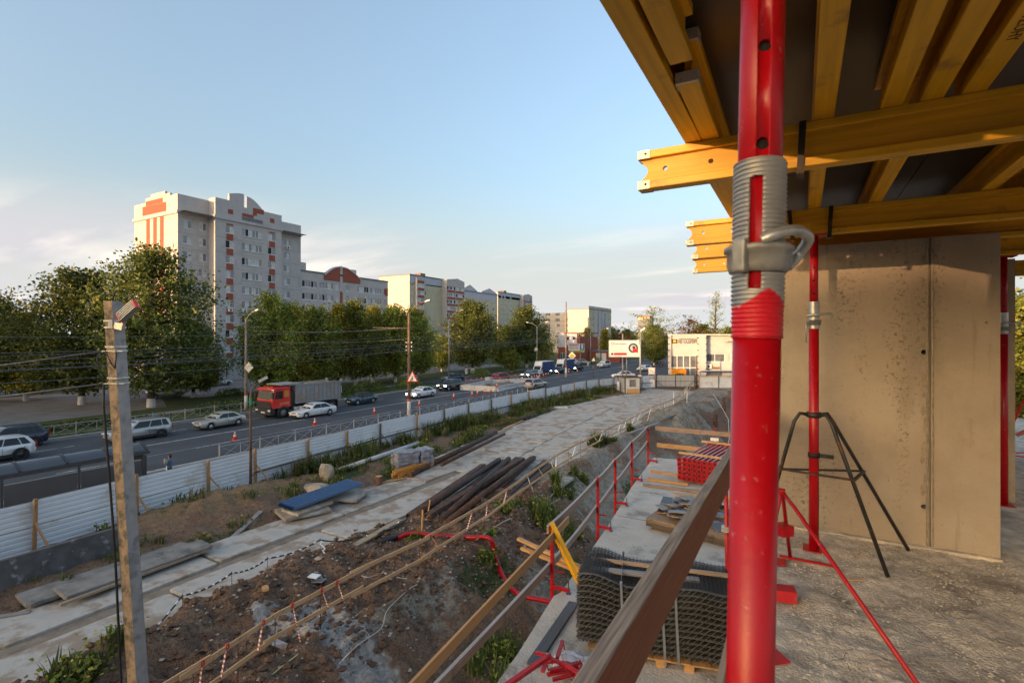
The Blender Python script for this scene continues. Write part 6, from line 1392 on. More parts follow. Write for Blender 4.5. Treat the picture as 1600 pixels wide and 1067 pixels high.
MB().bb(bwid*.065,bwid*.57,-.162,-.155,bz0+bh*.325,bz0+bh*.345).obj('red_line', PRR, t); MB().bb(bwid*.155,bwid*.57,-.162,-.155,bz0+bh*.11,bz0+bh*.25).obj('red_band', PRR, t); MB().bb(bwid*.065,bwid*.14,-.162,-.155,bz0+bh*.12,bz0+bh*.25).obj('black_square', CHAR, t)
g = MB(); disc(g, (bwid*.78,bz0+bh*.54), bh*.30, 30, -.158, 0, bh*.19); g.obj('brake_disc_rim', CHAR, t); g = MB(); disc(g, (bwid*.78,bz0+bh*.54), bh*.19, 30, -.160, 0, bh*.08); g.obj('brake_disc', M('print_silver',(.40,.40,.42),.4), t); g = MB(); disc(g, (bwid*.80,bz0+bh*.56), bh*.10, 20, -.163, 0, .0); g.obj('brake_hub', CHAR, t)
MB().prism([(bwid*.77,bz0+bh*.30),(bwid*.93,bz0+bh*.24),(bwid*.935,bz0+bh*.46),(bwid*.90,bz0+bh*.50),(bwid*.765,bz0+bh*.50)], -.175, -.166, 'Y').obj('brake_caliper', PRR, t, fix=True)
Yb = 134.0; xb0 = X_on(888, Yb); t = thing('billboard', 'smaller billboard with red lettering, a blue panel and a yellow strip by the shop house', 'billboard', (xb0, Yb, 0), R(29.5)); fwb = -xb0*S_ + Yb*C_; k = fwb/800; bwid = 25*k; bz0, bz1 = 8.5-(550.5-525)*k, 8.5-(537-525)*k; bh = bz1-bz0
MB().bb(0,bwid,-.15,.15,bz0+bh*.20,bz1).obj('panel', BBD, t); MB().bb(.3,bwid,-.15,.15,bz0,bz0+bh*.19).obj('yellow_strip', M('print_yellow_green',(.50,.52,.02),.4), t); MB().bb(bwid*.72,bwid*.98,-.17,-.155,bz0+bh*.24,bz1-.1).obj('blue_panel', M('print_blue',(.02,.12,.28),.4), t)
lettering('РОСОЧНИ', bh*.26, PRR, t, (bwid*.36,-.158,bz0+bh*.48), (R(90),0,0), xscale=.78, bold=.02); MB().bb(bwid*.06,bwid*.66,-.162,-.155,bz1-bh*.16,bz1-bh*.07).obj('red_line', PRR, t); MB().bb(bwid*.06,bwid*.62,-.162,-.155,bz1-bh*.28,bz1-bh*.22).obj('grey_line', PRG, t); MB().bb(bwid*.1,bwid*.95,-.162,-.155,bz0+bh*.06,bz0+bh*.13).obj('dark_line', CHAR, t)
g = MB(); g.bar((bwid*.85,-.175,bz0+bh*.35),(bwid*.88,-.175,bz1-bh*.12),.01,.28,up=(1,0,0)); g.bar((bwid*.79,-.175,bz0+bh*.72),(bwid*.87,-.175,bz1-bh*.12),.01,.22,up=(1,0,0)); g.obj('white_figure', SIGNW, t)
MB().cyl((bwid*.3,0,0),(bwid*.3,0,bz0),.12,n=8).obj('post', POLEG, t); MB().cyl((bwid*.75,0,0),(bwid*.75,0,bz0),.12,n=8).obj('post', POLEG, t)
# ------------------------------------------------------------------ the building site: fence, gate, hut
SHEET = M('white_profiled_sheet', (.66,.68,.71), .45, .05, var=.05, scale=1.2, dirt=(.50,.48,.44), dscale=.7, damt=.35, rnd=True)
def gz(x, y): return ground_h(x, y)
def on_ground(u, v, z=0.0, it=5):
    p = at(u, v, z)
    for _ in range(it): p = at(u, v, ground_h(p.x, p.y))
    return p
def sheet_mesh(L, H, pitch=.17, dep=.032):
    """horizontally ribbed sheet, running along local Y, its outer face towards +X"""
    m = MB(); n = max(2, int(H/pitch)); prof = []
    for i in range(n):
        z = H*i/n; d = H/n; prof += [(0, z), (0, z+d*.55), (-dep, z+d*.68), (-dep, z+d*.90)]
    prof.append((0, H)); m.grid(lambda i, j: (prof[i][0], L*j, prof[i][1]), len(prof), 2, sm=False); return m.mesh('sheet', SHEET)
FH = 2.0; fence = thing('site_fence', 'long white fence of horizontally ribbed sheets on timber posts between street and site', 'fence', (float(lerp_tab(0, FENCE)), 0, 0)); fo = Vector(fence.location)
fy = [-12.4,-9.2,-6.0,-2.6,.9,4.4,8.2,11.9,15.3,18.0,21.7,25.0,28.3,32.6,36.6,40.6,44.8,49.0,53.2,57.4,61.6,65.6,69.4,72.9,76.2,79.2,81.8,84.4]
rf = random.Random(2); POSTN = wood('fence_post_timber', (.36,.19,.075), .25, dirt=(.20,.12,.06), damt=.4); POSTD = wood('dark_fence_post', (.10,.075,.055), .3)
sm_cache = {}
for i, (a, b) in enumerate(zip(fy[:-1], fy[1:])):
    A = Vector((float(lerp_tab(a, FENCE)), a, 0)); B = Vector((float(lerp_tab(b, FENCE)), b, 0)); L = (B-A).length; k = round(L, 1)
    if k not in sm_cache: sm_cache[k] = (sheet_mesh(k+.05, 1.0), sheet_mesh(k+.05, .98))
    rz = math.atan2(-(B-A).x, (B-A).y); hz = rf.uniform(-.05, .05) + (.06 if i % 3 == 0 else 0)
    for q, z in ((0, .02), (1, 1.035)):
        o = link('fence_sheet', sm_cache[k][q], fence, A - fo + Vector((-.02*q - .006*(i % 2), 0, z+hz)), (rf.uniform(-.004,.004), rf.uniform(-.035,.03), rz + rf.uniform(-.004,.004))); 
    post = POSTN if (i in (5, 6, 7, 8, 9, 10, 13, 18) or rf.random() < .25) else POSTD
    p = A - fo + Vector((.12, 0, 0)); board('post', p, p + Vector((rf.uniform(-.04,.04), rf.uniform(-.05,.05), FH+.12+rf.uniform(-.1,.12))), .11, .11, post, fence)
    board('brace', p + Vector((.06, .0, 1.25)), p + Vector((1.05, rf.uniform(.2,.6), .1)), .07, .05, post if i != 10 else PINE_OLD, fence)
for a, b in zip(fy[9:-1], fy[10:]):
    A = Vector((float(lerp_tab(a, FENCE)), a, 0)); B = Vector((float(lerp_tab(b, FENCE)), b, 0)); board('rail', A-fo+Vector((.22,-.1,.92+rf.uniform(-.06,.06))), B-fo+Vector((.22,.1,.92+rf.uniform(-.06,.06))), .05, .10, POSTD if rf.random() < .6 else WOODDARK, fence)
# bent branch like cable end on the rail
m = MB(); m.tube([(-26.6,17.9,.9),(-26.3,17.4,.75),(-26.2,17.2,.3),(-26.2,17.15,.0)], .025, 6); tag(m.obj('cable_tail', BLACK), 'black cable end drooping from the fence rail beside the thin lamp post', 'cable')
# gate and continuation
GATE = M('gate_sheet', (.36,.365,.37), .5, .1, var=.06, scale=2)
t = thing('site_gate', 'grey two leaf sheet metal gate with a dark frame and diagonal struts', 'gate', (-20.7, 84.8, 0), math.atan2(2.9, 5.5)); gl = 6.2
for k in range(8): x0 = gl*k/8; MB().bb(x0+.02, x0+gl/8-.02, -.01, .02, .15, 2.15).obj('gate_panel', GATE, t)
for x in (0, gl/2, gl): MB().bb(x-.05, x+.05, -.06, -.015, .05, 2.25).obj('gate_post', BLACKST, t)
m = MB(); 
for z in (.2, 1.1, 2.12): m.bb(0, gl, -.05, -.015, z-.03, z+.03)
m.bar((.1,-.05,1.1),(1.1,-.05,.2),.03,.05); m.bar((gl-.1,-.05,1.1),(gl-1.1,-.05,.2),.03,.05); m.obj('gate_frame', BLACKST, t)
t = thing('tall_post', 'tall rusty post at the right end of the grey gate', 'post', (-14.9, 87.9, 0)); MB().cyl((0,0,0),(0,0,5.3),.12,.10,8).obj('post', RUST, t)
t = thing('site_fence', 'white sheet fence right of the gate, in front of the car service hall', 'fence', (-14.5, 87.4, .1), math.atan2(4.6, 8.3)-R(90)+R(0)); smr = (sheet_mesh(3.2, 1.0), sheet_mesh(3.2, .98))
for k in range(9):
    for q, z in ((0, .0), (1, 1.01)): o = link('fence_sheet', smr[q], t, (0, 3.15*k, z), (0, 0, 0))
    board('post', (.12, 3.15*k, 0), (.12, 3.15*k, 2.0), .10, .10, POSTD if k else POSTN, t)
    board('rail', (.2, 3.15*k, 1.9), (.2, 3.15*(k+1), 1.9), .05, .12, PINE, t)
t2 = thing('cabin_roof', 'pale blue ribbed canopy roof just behind the fence right of the gate', 'canopy', (-14.2, 88.9, 0), math.atan2(4.6, 8.3)); m = MB()
for k in range(40): m.box((.15+.3*k, .9, 2.62), (.15, 2.2, .10), rx=R(-10))
m.box((6, .9, 2.57), (12.1, 2.2, .05), rx=R(-10)); m.obj('roof_sheet', M('pale_blue_sheet', (.33,.42,.55), .4, .2, var=.05), t2)
for x in (.3, 6, 11.6): MB().bb(x-.05, x+.05, 1.6, 1.7, 0, 2.35).obj('post', STEEL, t2)
# guard hut
t = thing('guard_hut', 'small grey guard hut with a rusty roof edge and barred window', 'hut', (-24.1, 75.6, 0), R(-52)); hw_, hd_, hh = 2.6, 2.3, 2.35
HUTP = M('hut_grey_sheet', (.36,.37,.385), .5, .1, var=.08, scale=1.5); 
for k in range(6): MB().bb(hw_*k/6+.008, hw_*(k+1)/6-.008, -.02, .03, .1, hh).obj('wall_panel', HUTP, t)
sx = MB(); ops = [(.5,1.5,1.0,2.1)]; sx.quad((hw_,0,.9) if False else (hw_,0,.1),(hw_,hd_,.1),(hw_,hd_,hh),(hw_,0,hh)); sx.quad((0,0,.1),(0,hd_,.1),(0,hd_,hh),(0,0,hh)); sx.quad((0,hd_,.1),(hw_,hd_,.1),(hw_,hd_,hh),(0,hd_,hh)); sx.obj('side_wall', M('hut_white_sheet', (.55,.55,.53), .5, var=.08), t)
for a, b in ((0,0),(hw_,0),(hw_,hd_),(0,hd_)): MB().bb(a-.06,a+.06,b-.06,b+.06,.0,hh+.02).obj('corner_post', RUST, t)
m = MB(); m.bb(-.15,hw_+.15,-.15,hd_+.15,hh+.03,hh+.16); m.obj('roof', RUST, t)
w = MB().bb(hw_+.01,hw_+.05,.65,1.65,1.05,2.1).obj('window', DARKROOM, t); g = MB()
for k in range(6): g.bb(hw_+.055,hw_+.085,.68+.18*k,.71+.18*k,1.05,2.1)
g.obj('window_bars', WHITEP, w); MB().bb(hw_+.01,hw_+.06,.3,hd_-.2,.1,.75).obj('plank_apron', PINE, t)
tp = tag(MB().bb(0,.9,-.02,.02,.35,1.75).obj('notice_board', WHITEP, None, (-24.2,75.1,0)), 'white notice board with a red border leaning on the guard hut', 'notice board'); tp.rotation_euler = (0,0,R(-52)); 
m = MB(); m.bb(.0,.9,-.035,-.022,1.68,1.75); m.bb(.1,.8,-.035,-.022,.85,.92); m.obj('red_border', PRR, tp)
t = thing('fire_extinguisher', 'red fire extinguisher at the left corner of the guard hut', 'fire extinguisher', (-24.4,74.7,.02)); MB().lathe([(0,0),(.13,0),(.13,.6),(.06,.72),(.04,.8),(0,.8)], 12).obj('cylinder', RED, t); MB().bar((-.04,0,.8),(.14,0,.86),.04,.04).obj('handle', BLACK, t); MB().tube([(.03,0,.8),(.18,0,.6),(.17,0,.2)], .02, 6).obj('hose', BLACK, t)
t = thing('information_stand', 'white information board on a timber stand left of the gate', 'notice stand', (-21.7, 83.6, 0), R(28))
for x in (0, 1.05): MB().bb(x-.05,x+.05,-.05,.05,0,3.4).obj('post', PINE, t)
MB().bb(.05,1.0,-.06,-.03,2.25,3.35).obj('board', WHITEP, t); MB().bb(.05,1.0,-.06,-.03,.2,1.4).obj('board', WHITEP, t); MB().bar((.05,-.08,3.2),(1.0,-.08,2.5),.03,.05).obj('brace', PINE_OLD, t)
# rubble of slabs and planks near the hut
for i, (u, v, l, w, h, a, mat_, lb) in enumerate(((905,617,2.6,1.2,.25,.3,CONC,'flat concrete slab in the pile left of the guard hut'),(918,619,3.0,.5,.2,-.2,GREYWOOD,'grey boards in the pile left of the guard hut'),(930,621,2.0,.4,.18,.5,PINE_OLD,'thin planks in the pile left of the guard hut'),(912,612,2.4,.8,.55,.1,CONC_LIGHT,'pale block at the back of the pile left of the guard hut'),(940,612,2.0,1.6,.5,.6,MATS['trodden_mud'],'low brown earth pile against the far fence'))):
    p = at(u, v, 0); o = board('pile_slab' if i in (0, 3) else 'plank_stack' if i < 3 else 'earth_pile', (p.x-l/2*math.cos(a), p.y-l/2*math.sin(a), h/2), (p.x+l/2*math.cos(a), p.y+l/2*math.sin(a), h/2+.05), w, h, mat_); tag(o, lb, 'slab' if i in (0, 3) else 'planks' if i < 3 else 'earth pile')
o = board('concrete_slab', at(865,637,.08), at(886,636,.12), .9, .16, CONC_LIGHT); tag(o, 'pale flat slab lying in the grass under the far fence', 'slab')

# ------------------------------------------------------------------ left strip: slabs, sheets, pallets
def rock(name, label, p, s, mat, seed, cat='stone', flat=.8):
    import bmesh
    bm = bmesh.new(); bmesh.ops.create_icosphere(bm, subdivisions=2, radius=1); r_ = random.Random(seed); pl = [(Vector((r_.gauss(0,1), r_.gauss(0,1), r_.gauss(0,.8))).normalized(), r_.uniform(.55,.85)) for _ in range(14)]
    for v in bm.verts:
        d = v.co.normalized(); k = min([1.0] + [h/max(.05, d.dot(n)) for n, h in pl if d.dot(n) > .05]); v.co = d*k*(1 + .05*noise.noise(d*4 + Vector((seed,0,0)))); v.co.x *= s[0]; v.co.y *= s[1]; v.co.z *= s[2]
    me = bpy.data.meshes.new(name); bm.to_mesh(me); bm.free(); me.materials.append(mat); return tag(link(name, me, None, p, (0,0,r_.uniform(0,6))), label, cat)
BROKEN = M('broken_concrete', (.33,.27,.20), .95, var=.2, scale=3, bump=.03, bscale=9, dirt=(.22,.17,.12), dscale=1.5)
p = on_ground(508, 753); rock('concrete_lump', 'big broken lump of concrete behind the blue sheets', p + Vector((-.2,.3,.45)), (.62,.55,.60), BROKEN, 3)
p = on_ground(765//1+0 if False else 495, 772); rock('concrete_lump', 'smaller broken slab tilted under the big lump', p + Vector((0,0,.3)), (1.1,.7,.32), BROKEN, 8)
BLUESH = M('blue_profiled_sheet', (.045,.105,.22), .38, .1, var=.06, scale=2, dirt=(.10,.13,.17), dscale=2.5, damt=.25)
def profsheet(L, W, n=7, dep=.07):
    prof = []; 
    for i in range(n): x = W*i/n; d = W/n; prof += [(x,0),(x+d*.45,0),(x+d*.58,dep),(x+d*.88,dep)]
    prof.append((W,0)); m = MB(); m.grid(lambda i, j: (prof[i][0]-W/2, L*j/6, prof[i][1] ), len(prof), 7, sm=False); return m.mesh('profiled_sheet', BLUESH)
a, b = at(445, 792, .55), at(545, 755, .75); bs_ = thing('sheet_stack', 'stack of blue ribbed metal sheets lying on concrete slabs beside the road', 'metal sheets', (a.x, a.y, .45)); dd = b-a; az = math.atan2(-dd.x, dd.y); me = profsheet(dd.length+.3, 1.25); bs_.rotation_euler = (0,0,az)
for k in range(4): link('sheet', me, bs_, (rf.uniform(-.03,.05)+.02*k, rf.uniform(-.15,.15), .05*k + .02), (R(2.2)+.0, R(2), rf.uniform(-.02,.02)))
for i, (y, z, w, l) in enumerate(((.8,.0,1.5,2.2),(1.1,.24,1.2,2.2),(3.6,.05,1.4,1.8))):
    me2 = slab_mesh(w, l, 70+i); o = link('concrete_slab', me2, None, Vector((a.x,a.y,.26+z*.6)) + Matrix.Rotation(az,3,'Z') @ Vector((.25,y,0)), (.03*i-.03,.05,az+R(20*i-15))); tag(o, ('lowest rounded concrete slab under the near end of the blue sheets','upper concrete slab under the near end of the blue sheets','concrete slab under the far end of the blue sheets')[i], 'slab')
for i, ((u0,v0),(u1,v1),lb) in enumerate((((350,812+43),(408,822-20),'long grey board in the grass left of the road, below the blue sheets'),((430,812),(466,800),'pale plank splintered at the road edge in front of the blue sheets'))):
    p, q = on_ground(u0, v0), on_ground(u1, v1); tag(board('plank' if i < 2 else 'concrete_beam', p+Vector((0,0,.08)), q+Vector((0,0,.10)), .22, .07, (GREYWOOD, PINE_OLD, CONC)[i]), lb, 'plank' if i < 2 else 'beam')
tag(pipe('concrete_beam', at(528,735,.35), at(654,692,.4), .16, CONC_LIGHT, n=8), 'long pale concrete post lying in the tall grass under the fence', 'beam')
# wrapped pallet
FILM = M('plastic_film', (.20,.20,.225), .16, var=.3, scale=2.5, stretch=(1,1,3), bump=.05, bscale=5, dirt=(.12,.12,.14), dscale=2.5, damt=.45, spec=.8)
p = at(612, 742, 0); t = thing('wrapped_pallet', 'pallet load wrapped in wrinkled clear film beside the road', 'pallet load', (p.x+.1, p.y+1.1, .1), R(-20))
for i, (c, d) in enumerate((((0,0,.62),(1.0,1.5,1.1)), ((-.1,1.35,.60),(1.15,1.0,1.05)))):
    import bmesh
    bm = bmesh.new(); bmesh.ops.create_cube(bm, size=1); bmesh.ops.subdivide_edges(bm, edges=bm.edges, cuts=7, use_grid_fill=True)
    for v in bm.verts: 
        q = Vector((v.co.x*d[0], v.co.y*d[1], v.co.z*d[2])); n_ = noise.noise_vector(q*3.2 + Vector((i*7,0,0)))*.10 + noise.noise_vector(q*7)*.03; v.co = q*(1-.10*(v.co.length-.5)) + n_ + Vector(c)
    me = bpy.data.meshes.new('film_bundle'); bm.to_mesh(me); bm.free(); me.materials.append(FILM); link('film_bundle', me, t)
for k in range(3): board('pallet_board', (-.6+.55*k,-.8,.05), (-.6+.55*k,1.7,.05), .1, .1, PINE_OLD, t)
tag(MB().quad((p.x-.3,p.y+.5,.9),(p.x-.32,p.y+.62,.92),(p.x-.25,p.y+.3,.12),(p.x-.25,p.y+.2,.1)).obj('film_scrap', TAPE_W), 'strip of white film hanging off the wrapped pallet', 'film')
# orange beams
a, b = at(617, 745, .15), at(672, 727, .15); t = thing('formwork_beams', 'stack of orange yellow timber formwork beams beside the wrapped pallet', 'beams', (a.x, a.y, .05)); dd = b-a; dd.z = 0; nrm = Vector((-dd.y, dd.x, 0)).normalized(); OB = wood('orange_timber', (.55,.24,.035), .15, dirt=(.35,.17,.04))
for k in range(5):
    o_ = nrm*(.25*(k % 3) - .15 + .12*(k//3)) + Vector((0,0,.12 + .2*(k//3))); f = Vector((0,0,.0)) + dd.normalized()*rf.uniform(-.15,.15)
    for z in (-.07, .07): board('beam_flange', o_+f+Vector((0,0,z)), o_+f+dd+Vector((0,0,z)), .09, .05, OB, t)
    board('beam_web', o_+f, o_+f+dd, .03, .10, OB, t)
p = at(592, 755, .0); t = thing('tree_stump', 'short sawn log standing on the road edge by the orange beams', 'log', (p.x,p.y,.0)); MB().lathe([(.22,0),(.20,.1),(.19,.42)], 14).obj('bark', M('red_bark',(.16,.07,.04),.9,var=.3,scale=8,bump=.01), t); MB().lathe([(0,.422),(.19,.42)], 14).obj('sawn_top', PINE, t)
tag(board('plank', at(603,752,.06), at(632,747,.06), .16, .05, PINE), 'short fresh board lying beside the sawn log', 'plank')
# rusty pipes under the fence
tag(pipe('steel_pipe', at(640,742,.18), at(775,675,.18), .17, RUST, n=14), 'long rusty steel pipe along the left edge of the slab road', 'pipe'); tag(pipe('steel_pipe', at(690,726,.42), at(788,678,.30), .12, RUST, n=14), 'thinner rusty pipe lying on top of the long one', 'pipe')
tag(pipe('steel_pipe', at(770,666,.22), at(838,648,.22), .20, RUST, n=14), 'short rusty pipe with an open end in the weeds by the far fence', 'pipe'); tag(board('plank', at(787,670,.1), at(816,657,.1), .25, .06, PINE), 'pale yellow plank beside the short rusty pipe', 'plank'); tag(board('plank', at(745,690,.06), at(800,668,.06), .2, .06, PINE_OLD), 'grey brown plank along the left road edge', 'plank')
# leaning dark slab and the flat slabs at the left
DARKC_ = M('sooty_concrete', (.085,.08,.078), .95, var=.3, scale=2.5, bump=.01, bscale=12, dirt=(.32,.31,.30), dscale=2.2, damt=.30); 
pA, pB = Vector((-22.5, 5.4, 0)), Vector((-22.9, 10.3, 0)); t = thing('retaining_slab', 'dark stained concrete slab standing on edge in front of the fence', 'slab', pA); dd = pB-pA; nrm = Vector((dd.y, -dd.x, 0)).normalized(); m = MB()
m.add([(0,0,-.2), tuple(dd+Vector((0,0,-.2))), tuple(dd+Vector((0,0,1.05))-nrm*.25), tuple(Vector((0,0,1.15))-nrm*.25), tuple(-nrm*.2+Vector((0,0,-.2))), tuple(dd-nrm*.2+Vector((0,0,-.2))), tuple(dd-nrm*.45+Vector((0,0,1.05))), tuple(-nrm*.45+Vector((0,0,1.15)))], [(0,1,2,3),(5,4,7,6),(3,2,6,7),(0,3,7,4),(1,5,6,2)]); m.obj('slab', DARKC_, t)
tag(board('plank', Vector((-22.3,5.25,-.1)), Vector((-22.55,5.3,1.15)), .12, .1, GREYWOOD), 'grey board standing at the left end of the dark slab', 'plank')
tag(board('plank', Vector((-22.9,4.2,-.1)), Vector((-22.9,4.25,1.5)), .16, .1, GREYWOOD), 'grey post cut off by the left frame edge', 'post')
for i, (x, y, z, rz, w, l, ry) in enumerate(((-21.2, 8.9, .24, -.05, 1.15, 5.0, .03), (-20.5, 9.4, .36, -.03, 1.0, 4.6, .06))):
    o = link('concrete_slab', slab_mesh(w, l, 90+i), None, (x, y, z), (.0, ry, rz)); o.data.materials[0] = M('dark_slab_concrete', (.20,.185,.165), .95, var=.3, scale=2, bump=.008, bscale=14, dirt=(.10,.095,.09), dscale=1.2, damt=.5); tag(o, ('lower','upper')[i] + ' of two long dirty slabs lying in front of the dark standing slab', 'slab')
tag(board('plank', (-19.95,6.9,.20), (-20.0,11.6,.24), .14, .08, PINE_OLD), 'weathered board along the road side of the dirty slabs', 'plank'); tag(board('plank', (-21.2,5.6,.05), (-20.6,6.4,.05), .2, .05, GREYWOOD), 'short grey board on the ground at the left end of the dirty slabs', 'plank')
p = at(257, 872, .15); rock('film_lump', 'small scrunched white plastic sack at the end of the dirty slabs', p, (.28,.2,.16), WHITEP, 12, 'plastic sack')
# rusty pile beams in the middle
t = thing('pile_stack', 'heap of long rusty steel sheet piles beside the timber railing', 'steel piles', (-14.4, 24.5, 0)); pr = random.Random(31)
ends = [((640,806),(762,722),.16),((662,815),(792,717),.16),((682,823),(812,713),.17),((712,822),(835,714),.16),((730,830),(858,716),.15),((690,812),(800,712),.5),((668,806),(822,713),.48),((655,800),(780,718),.44),((745,826),(866,722),.14),((700,815),(830,716),.46)]
RUSTD = M('dark_rusty_steel', (.055,.036,.027), .75, .25, var=.4, scale=5, stretch=(.5,6,6), dirt=(.12,.05,.025), dscale=1.3, damt=.5, bump=.004, bscale=20)
for i, ((u0,v0),(u1,v1),z) in enumerate(ends):
    p, q = at(u0,v0,z)-Vector(t.location), at(u1,v1,z)-Vector(t.location); q = p + (q-p)*pr.uniform(.92,1.02); mt = RUSTD if i % 3 else RUST
    if i % 2: pipe('steel_pile', p, q, .16, mt, t, 14)
    else:
        L = (q-p).length; m = MB(); pf = [(-.22,-.10),(-.16,.10),(.16,.10),(.22,-.10),(.17,-.10),(.12,.06),(-.12,.06),(-.17,-.10)]; m.prism(pf, 0, L, 'X'); o = m.obj('steel_pile', mt, t, p, fix=True); o.rotation_euler = axis_rot(q-p)
tag(board('sleeper', at(650,830,.1), at(690,838,.12), .2, .14, PINE_OLD), 'short timber sleeper under the near end of the steel piles', 'timber')
tag(MB().tube([at(735,765,.8), at(740,758,1.05), at(745,757,1.0), at(748,766,.8)], .02, 6).obj('wire_loop', BLACKST), 'bent lifting wire sticking out of the steel piles', 'wire'); tag(board('stake', at(667,815,0), at(672,790,.95) if False else at(667,815,0)+Vector((.1,.1,1.0)), .05, .03, PINE), 'thin wooden stake leaning beside the near end of the steel piles', 'stake')
tag(board('stake', on_ground(659,832), on_ground(659,832)+Vector((.05,0,.95)), .07, .05, PINE), 'short pale stake with white tape at the near end of the steel piles', 'stake')
# plank, pipe end, hose
tag(board('plank', on_ground(535,873)+Vector((0,0,.24)), on_ground(625,820)+Vector((0,0,.22)), .30, .07, wood('site_plank', (.34,.245,.15), .2, dirt=(.2,.15,.1))), 'long thick plank lying on the spoil between road and timber railing', 'plank')
tag(board('offcut', on_ground(415,930)+Vector((0,0,.16)), on_ground(407,914)+Vector((0,.1,.18)), .18, .07, PINE), 'short timber offcut on the edge of the spoil heap', 'offcut')
for i,(u,v) in enumerate(((487,905),(495,912))): tag(board('board_scrap', on_ground(u,v)+Vector((0,0,.05)), on_ground(u+8,v-4)+Vector((0,0,.09)), .35, .03, WHITEP if i == 0 else GREYWOOD), ('pale board scrap','greyer board scrap')[i] + ' lying on the spoil in front of the striped cable', 'scrap')
tag(MB().add([tuple(on_ground(u,v)+Vector((0,0,z))) for u,v,z in ((418,1000,.16),(450,1012,.12),(446,1022,.10),(425,1016,.14))], [(0,1,2,3)]).obj('plastic_sheet', M('grey_film',(.24,.24,.26),.4,var=.3,scale=6)), 'scrap of grey film on the spoil under the railing', 'film')
tag(pipe('black_pipe', on_ground(590,853)+Vector((0,0,.12)), on_ground(630,840)+Vector((0,0,.15)), .12, BLACK, n=14), 'short black pipe end at the start of the red hose', 'pipe')
hp = [on_ground(u,v)+Vector((0,0,.12)) for u,v in ((622,845),(640,838),(665,839),(700,842),(735,844),(765,846))] + [Vector((-10.6,17.4,-.25)), Vector((-9.9,16.9,-.75)), Vector((-9.0,16.4,-.9)), Vector((-8.0,16.6,-1.0)), Vector((-6.5,17.2,-1.2)), Vector((-5.0,17.8,-1.6))]
def ribbed(pts, r, mat, name, sub=10, rib=True):
    from mathutils.geometry import interpolate_bezier
    n = len(pts); out_ = []
    for i in range(n-1):
        p0, p1 = Vector(pts[i]), Vector(pts[i+1]); t0 = (Vector(pts[min(i+1,n-1)])-Vector(pts[max(i-1,0)]))/6; t1 = (Vector(pts[min(i+2,n-1)])-Vector(pts[i]))/6
        out_ += interpolate_bezier(p0, p0+t0, p1-t1, p1, sub)[:-1]
    out_.append(Vector(pts[-1])); return MB().tube(out_, [r*(1.0 if (not rib or i % 2) else 1.1) for i in range(len(out_))], 10).obj(name, mat)
tag(ribbed(hp, .085, RED, 'corrugated_hose', 14), 'red corrugated hose winding from the spoil under the railing down into the pit', 'hose')
# striped cable on thin rods along the road
CABM = M('cable_black', (.02,.02,.022), .5); 
cp = [(100,1085),(180,1040),(285,930),(362,895),(418,872),(500,843),(560,838),(600,828),(640,806)]
cpts = []
for i, (u, v) in enumerate(cp): p = at(u, v, .55); cpts.append(p)
t = thing('striped_cable', 'black and white striped cable strung on thin rods along the slab road', 'cable', (0,0,0))
full = []
for a, b in zip(cpts[:-1], cpts[1:]):
    n = 14
    for i in range(n): q = i/n; full.append(a.lerp(b, q) - Vector((0,0,.12*4*q*(1-q))))
full.append(cpts[-1])
o = MB().tube(full, .028, 6).obj('cable', CABM, t); wb = MB()
for i in range(0, len(full)-2, 2): 
    if full[i].x < -15.0 and i < 70: wb.tube([full[i].lerp(full[i+1], .15), full[i].lerp(full[i+1], .85)], .031, 6)
wb.obj('white_wrap', TAPE_W, t)
for p in cpts[1:-1]: MB().cyl((p.x+.02,p.y,-.1), (p.x,p.y,.6), .010, n=5).obj('rod', RUST, t)
for i,(u,v,du,dv,lb) in enumerate(((500,843,8,48,'white tape hanging from the striped cable in front of the spoil'),(572,836,-4,18,'short white tape hanging from the striped cable near the plank'),(622,815,-6,14,'white tape end at the right end of the striped cable'))):
    p = at(u,v,.5); q = at(u+du,v+dv,.05); q.z = ground_h(q.x,q.y)+.03; m = MB(); pts = [p.lerp(q,k/6)+Vector((.05*math.sin(k*2.1),.04*math.cos(k*1.7),0)) for k in range(7)]
    for a,b in zip(pts[:-1],pts[1:]): m.bar(a,b,.045,.006)
    tag(m.obj('tape', TAPE_W), lb, 'tape')
# ------------------------------------------------------------------ timber railing along the pit
BL = [(-11.2,3.4),(-11.35,6.2),(-11.7,8.4),(-11.75,11.3),(-11.5,14.2),(-11.9,18.6),(-12.5,23.2),(-12.9,28.0),(-13.3,33.2),(-13.4,39.5),(-13.4,45.5),(-12.8,51.5),(-12.2,57.0),(-12.6,63.0),(-13.6,69.0),(-14.4,75.5),(-15.0,82.5)]
RAILW = wood('railing_timber', (.58,.35,.175), .2, dirt=(.33,.19,.085), damt=.3)
t = thing('timber_railing', 'long two rail timber railing on rebar posts with striped tape along the pit edge', 'railing', (-11.7, 8.4, 0)); to = Vector(t.location); P = [Vector((x, y, ground_h(x, y)-.0)) for x, y in BL]
for p in P: p.z = max(-.1, min(.5, p.z))
STRIPE = bpy.data.materials.new('red_white_tape'); STRIPE.use_nodes = True; n_ = STRIPE.node_tree; wv = n_.nodes.new('ShaderNodeTexWave'); wv.bands_direction = 'X'; wv.inputs['Scale'].default_value = 3.2; tcn = n_.nodes.new('ShaderNodeTexCoord'); n_.links.new(tcn.outputs['Object'], wv.inputs['Vector']); cr_ = n_.nodes.new('ShaderNodeValToRGB'); cr_.color_ramp.interpolation = 'CONSTANT'; cr_.color_ramp.elements[0].color = (.50,.10,.05,1); cr_.color_ramp.elements[1].position = .48; cr_.color_ramp.elements[1].color = (.66,.64,.62,1); n_.links.new(wv.outputs['Color'], cr_.inputs[0]); n_.links.new(cr_.outputs[0], n_.nodes['Principled BSDF'].inputs['Base Color'])
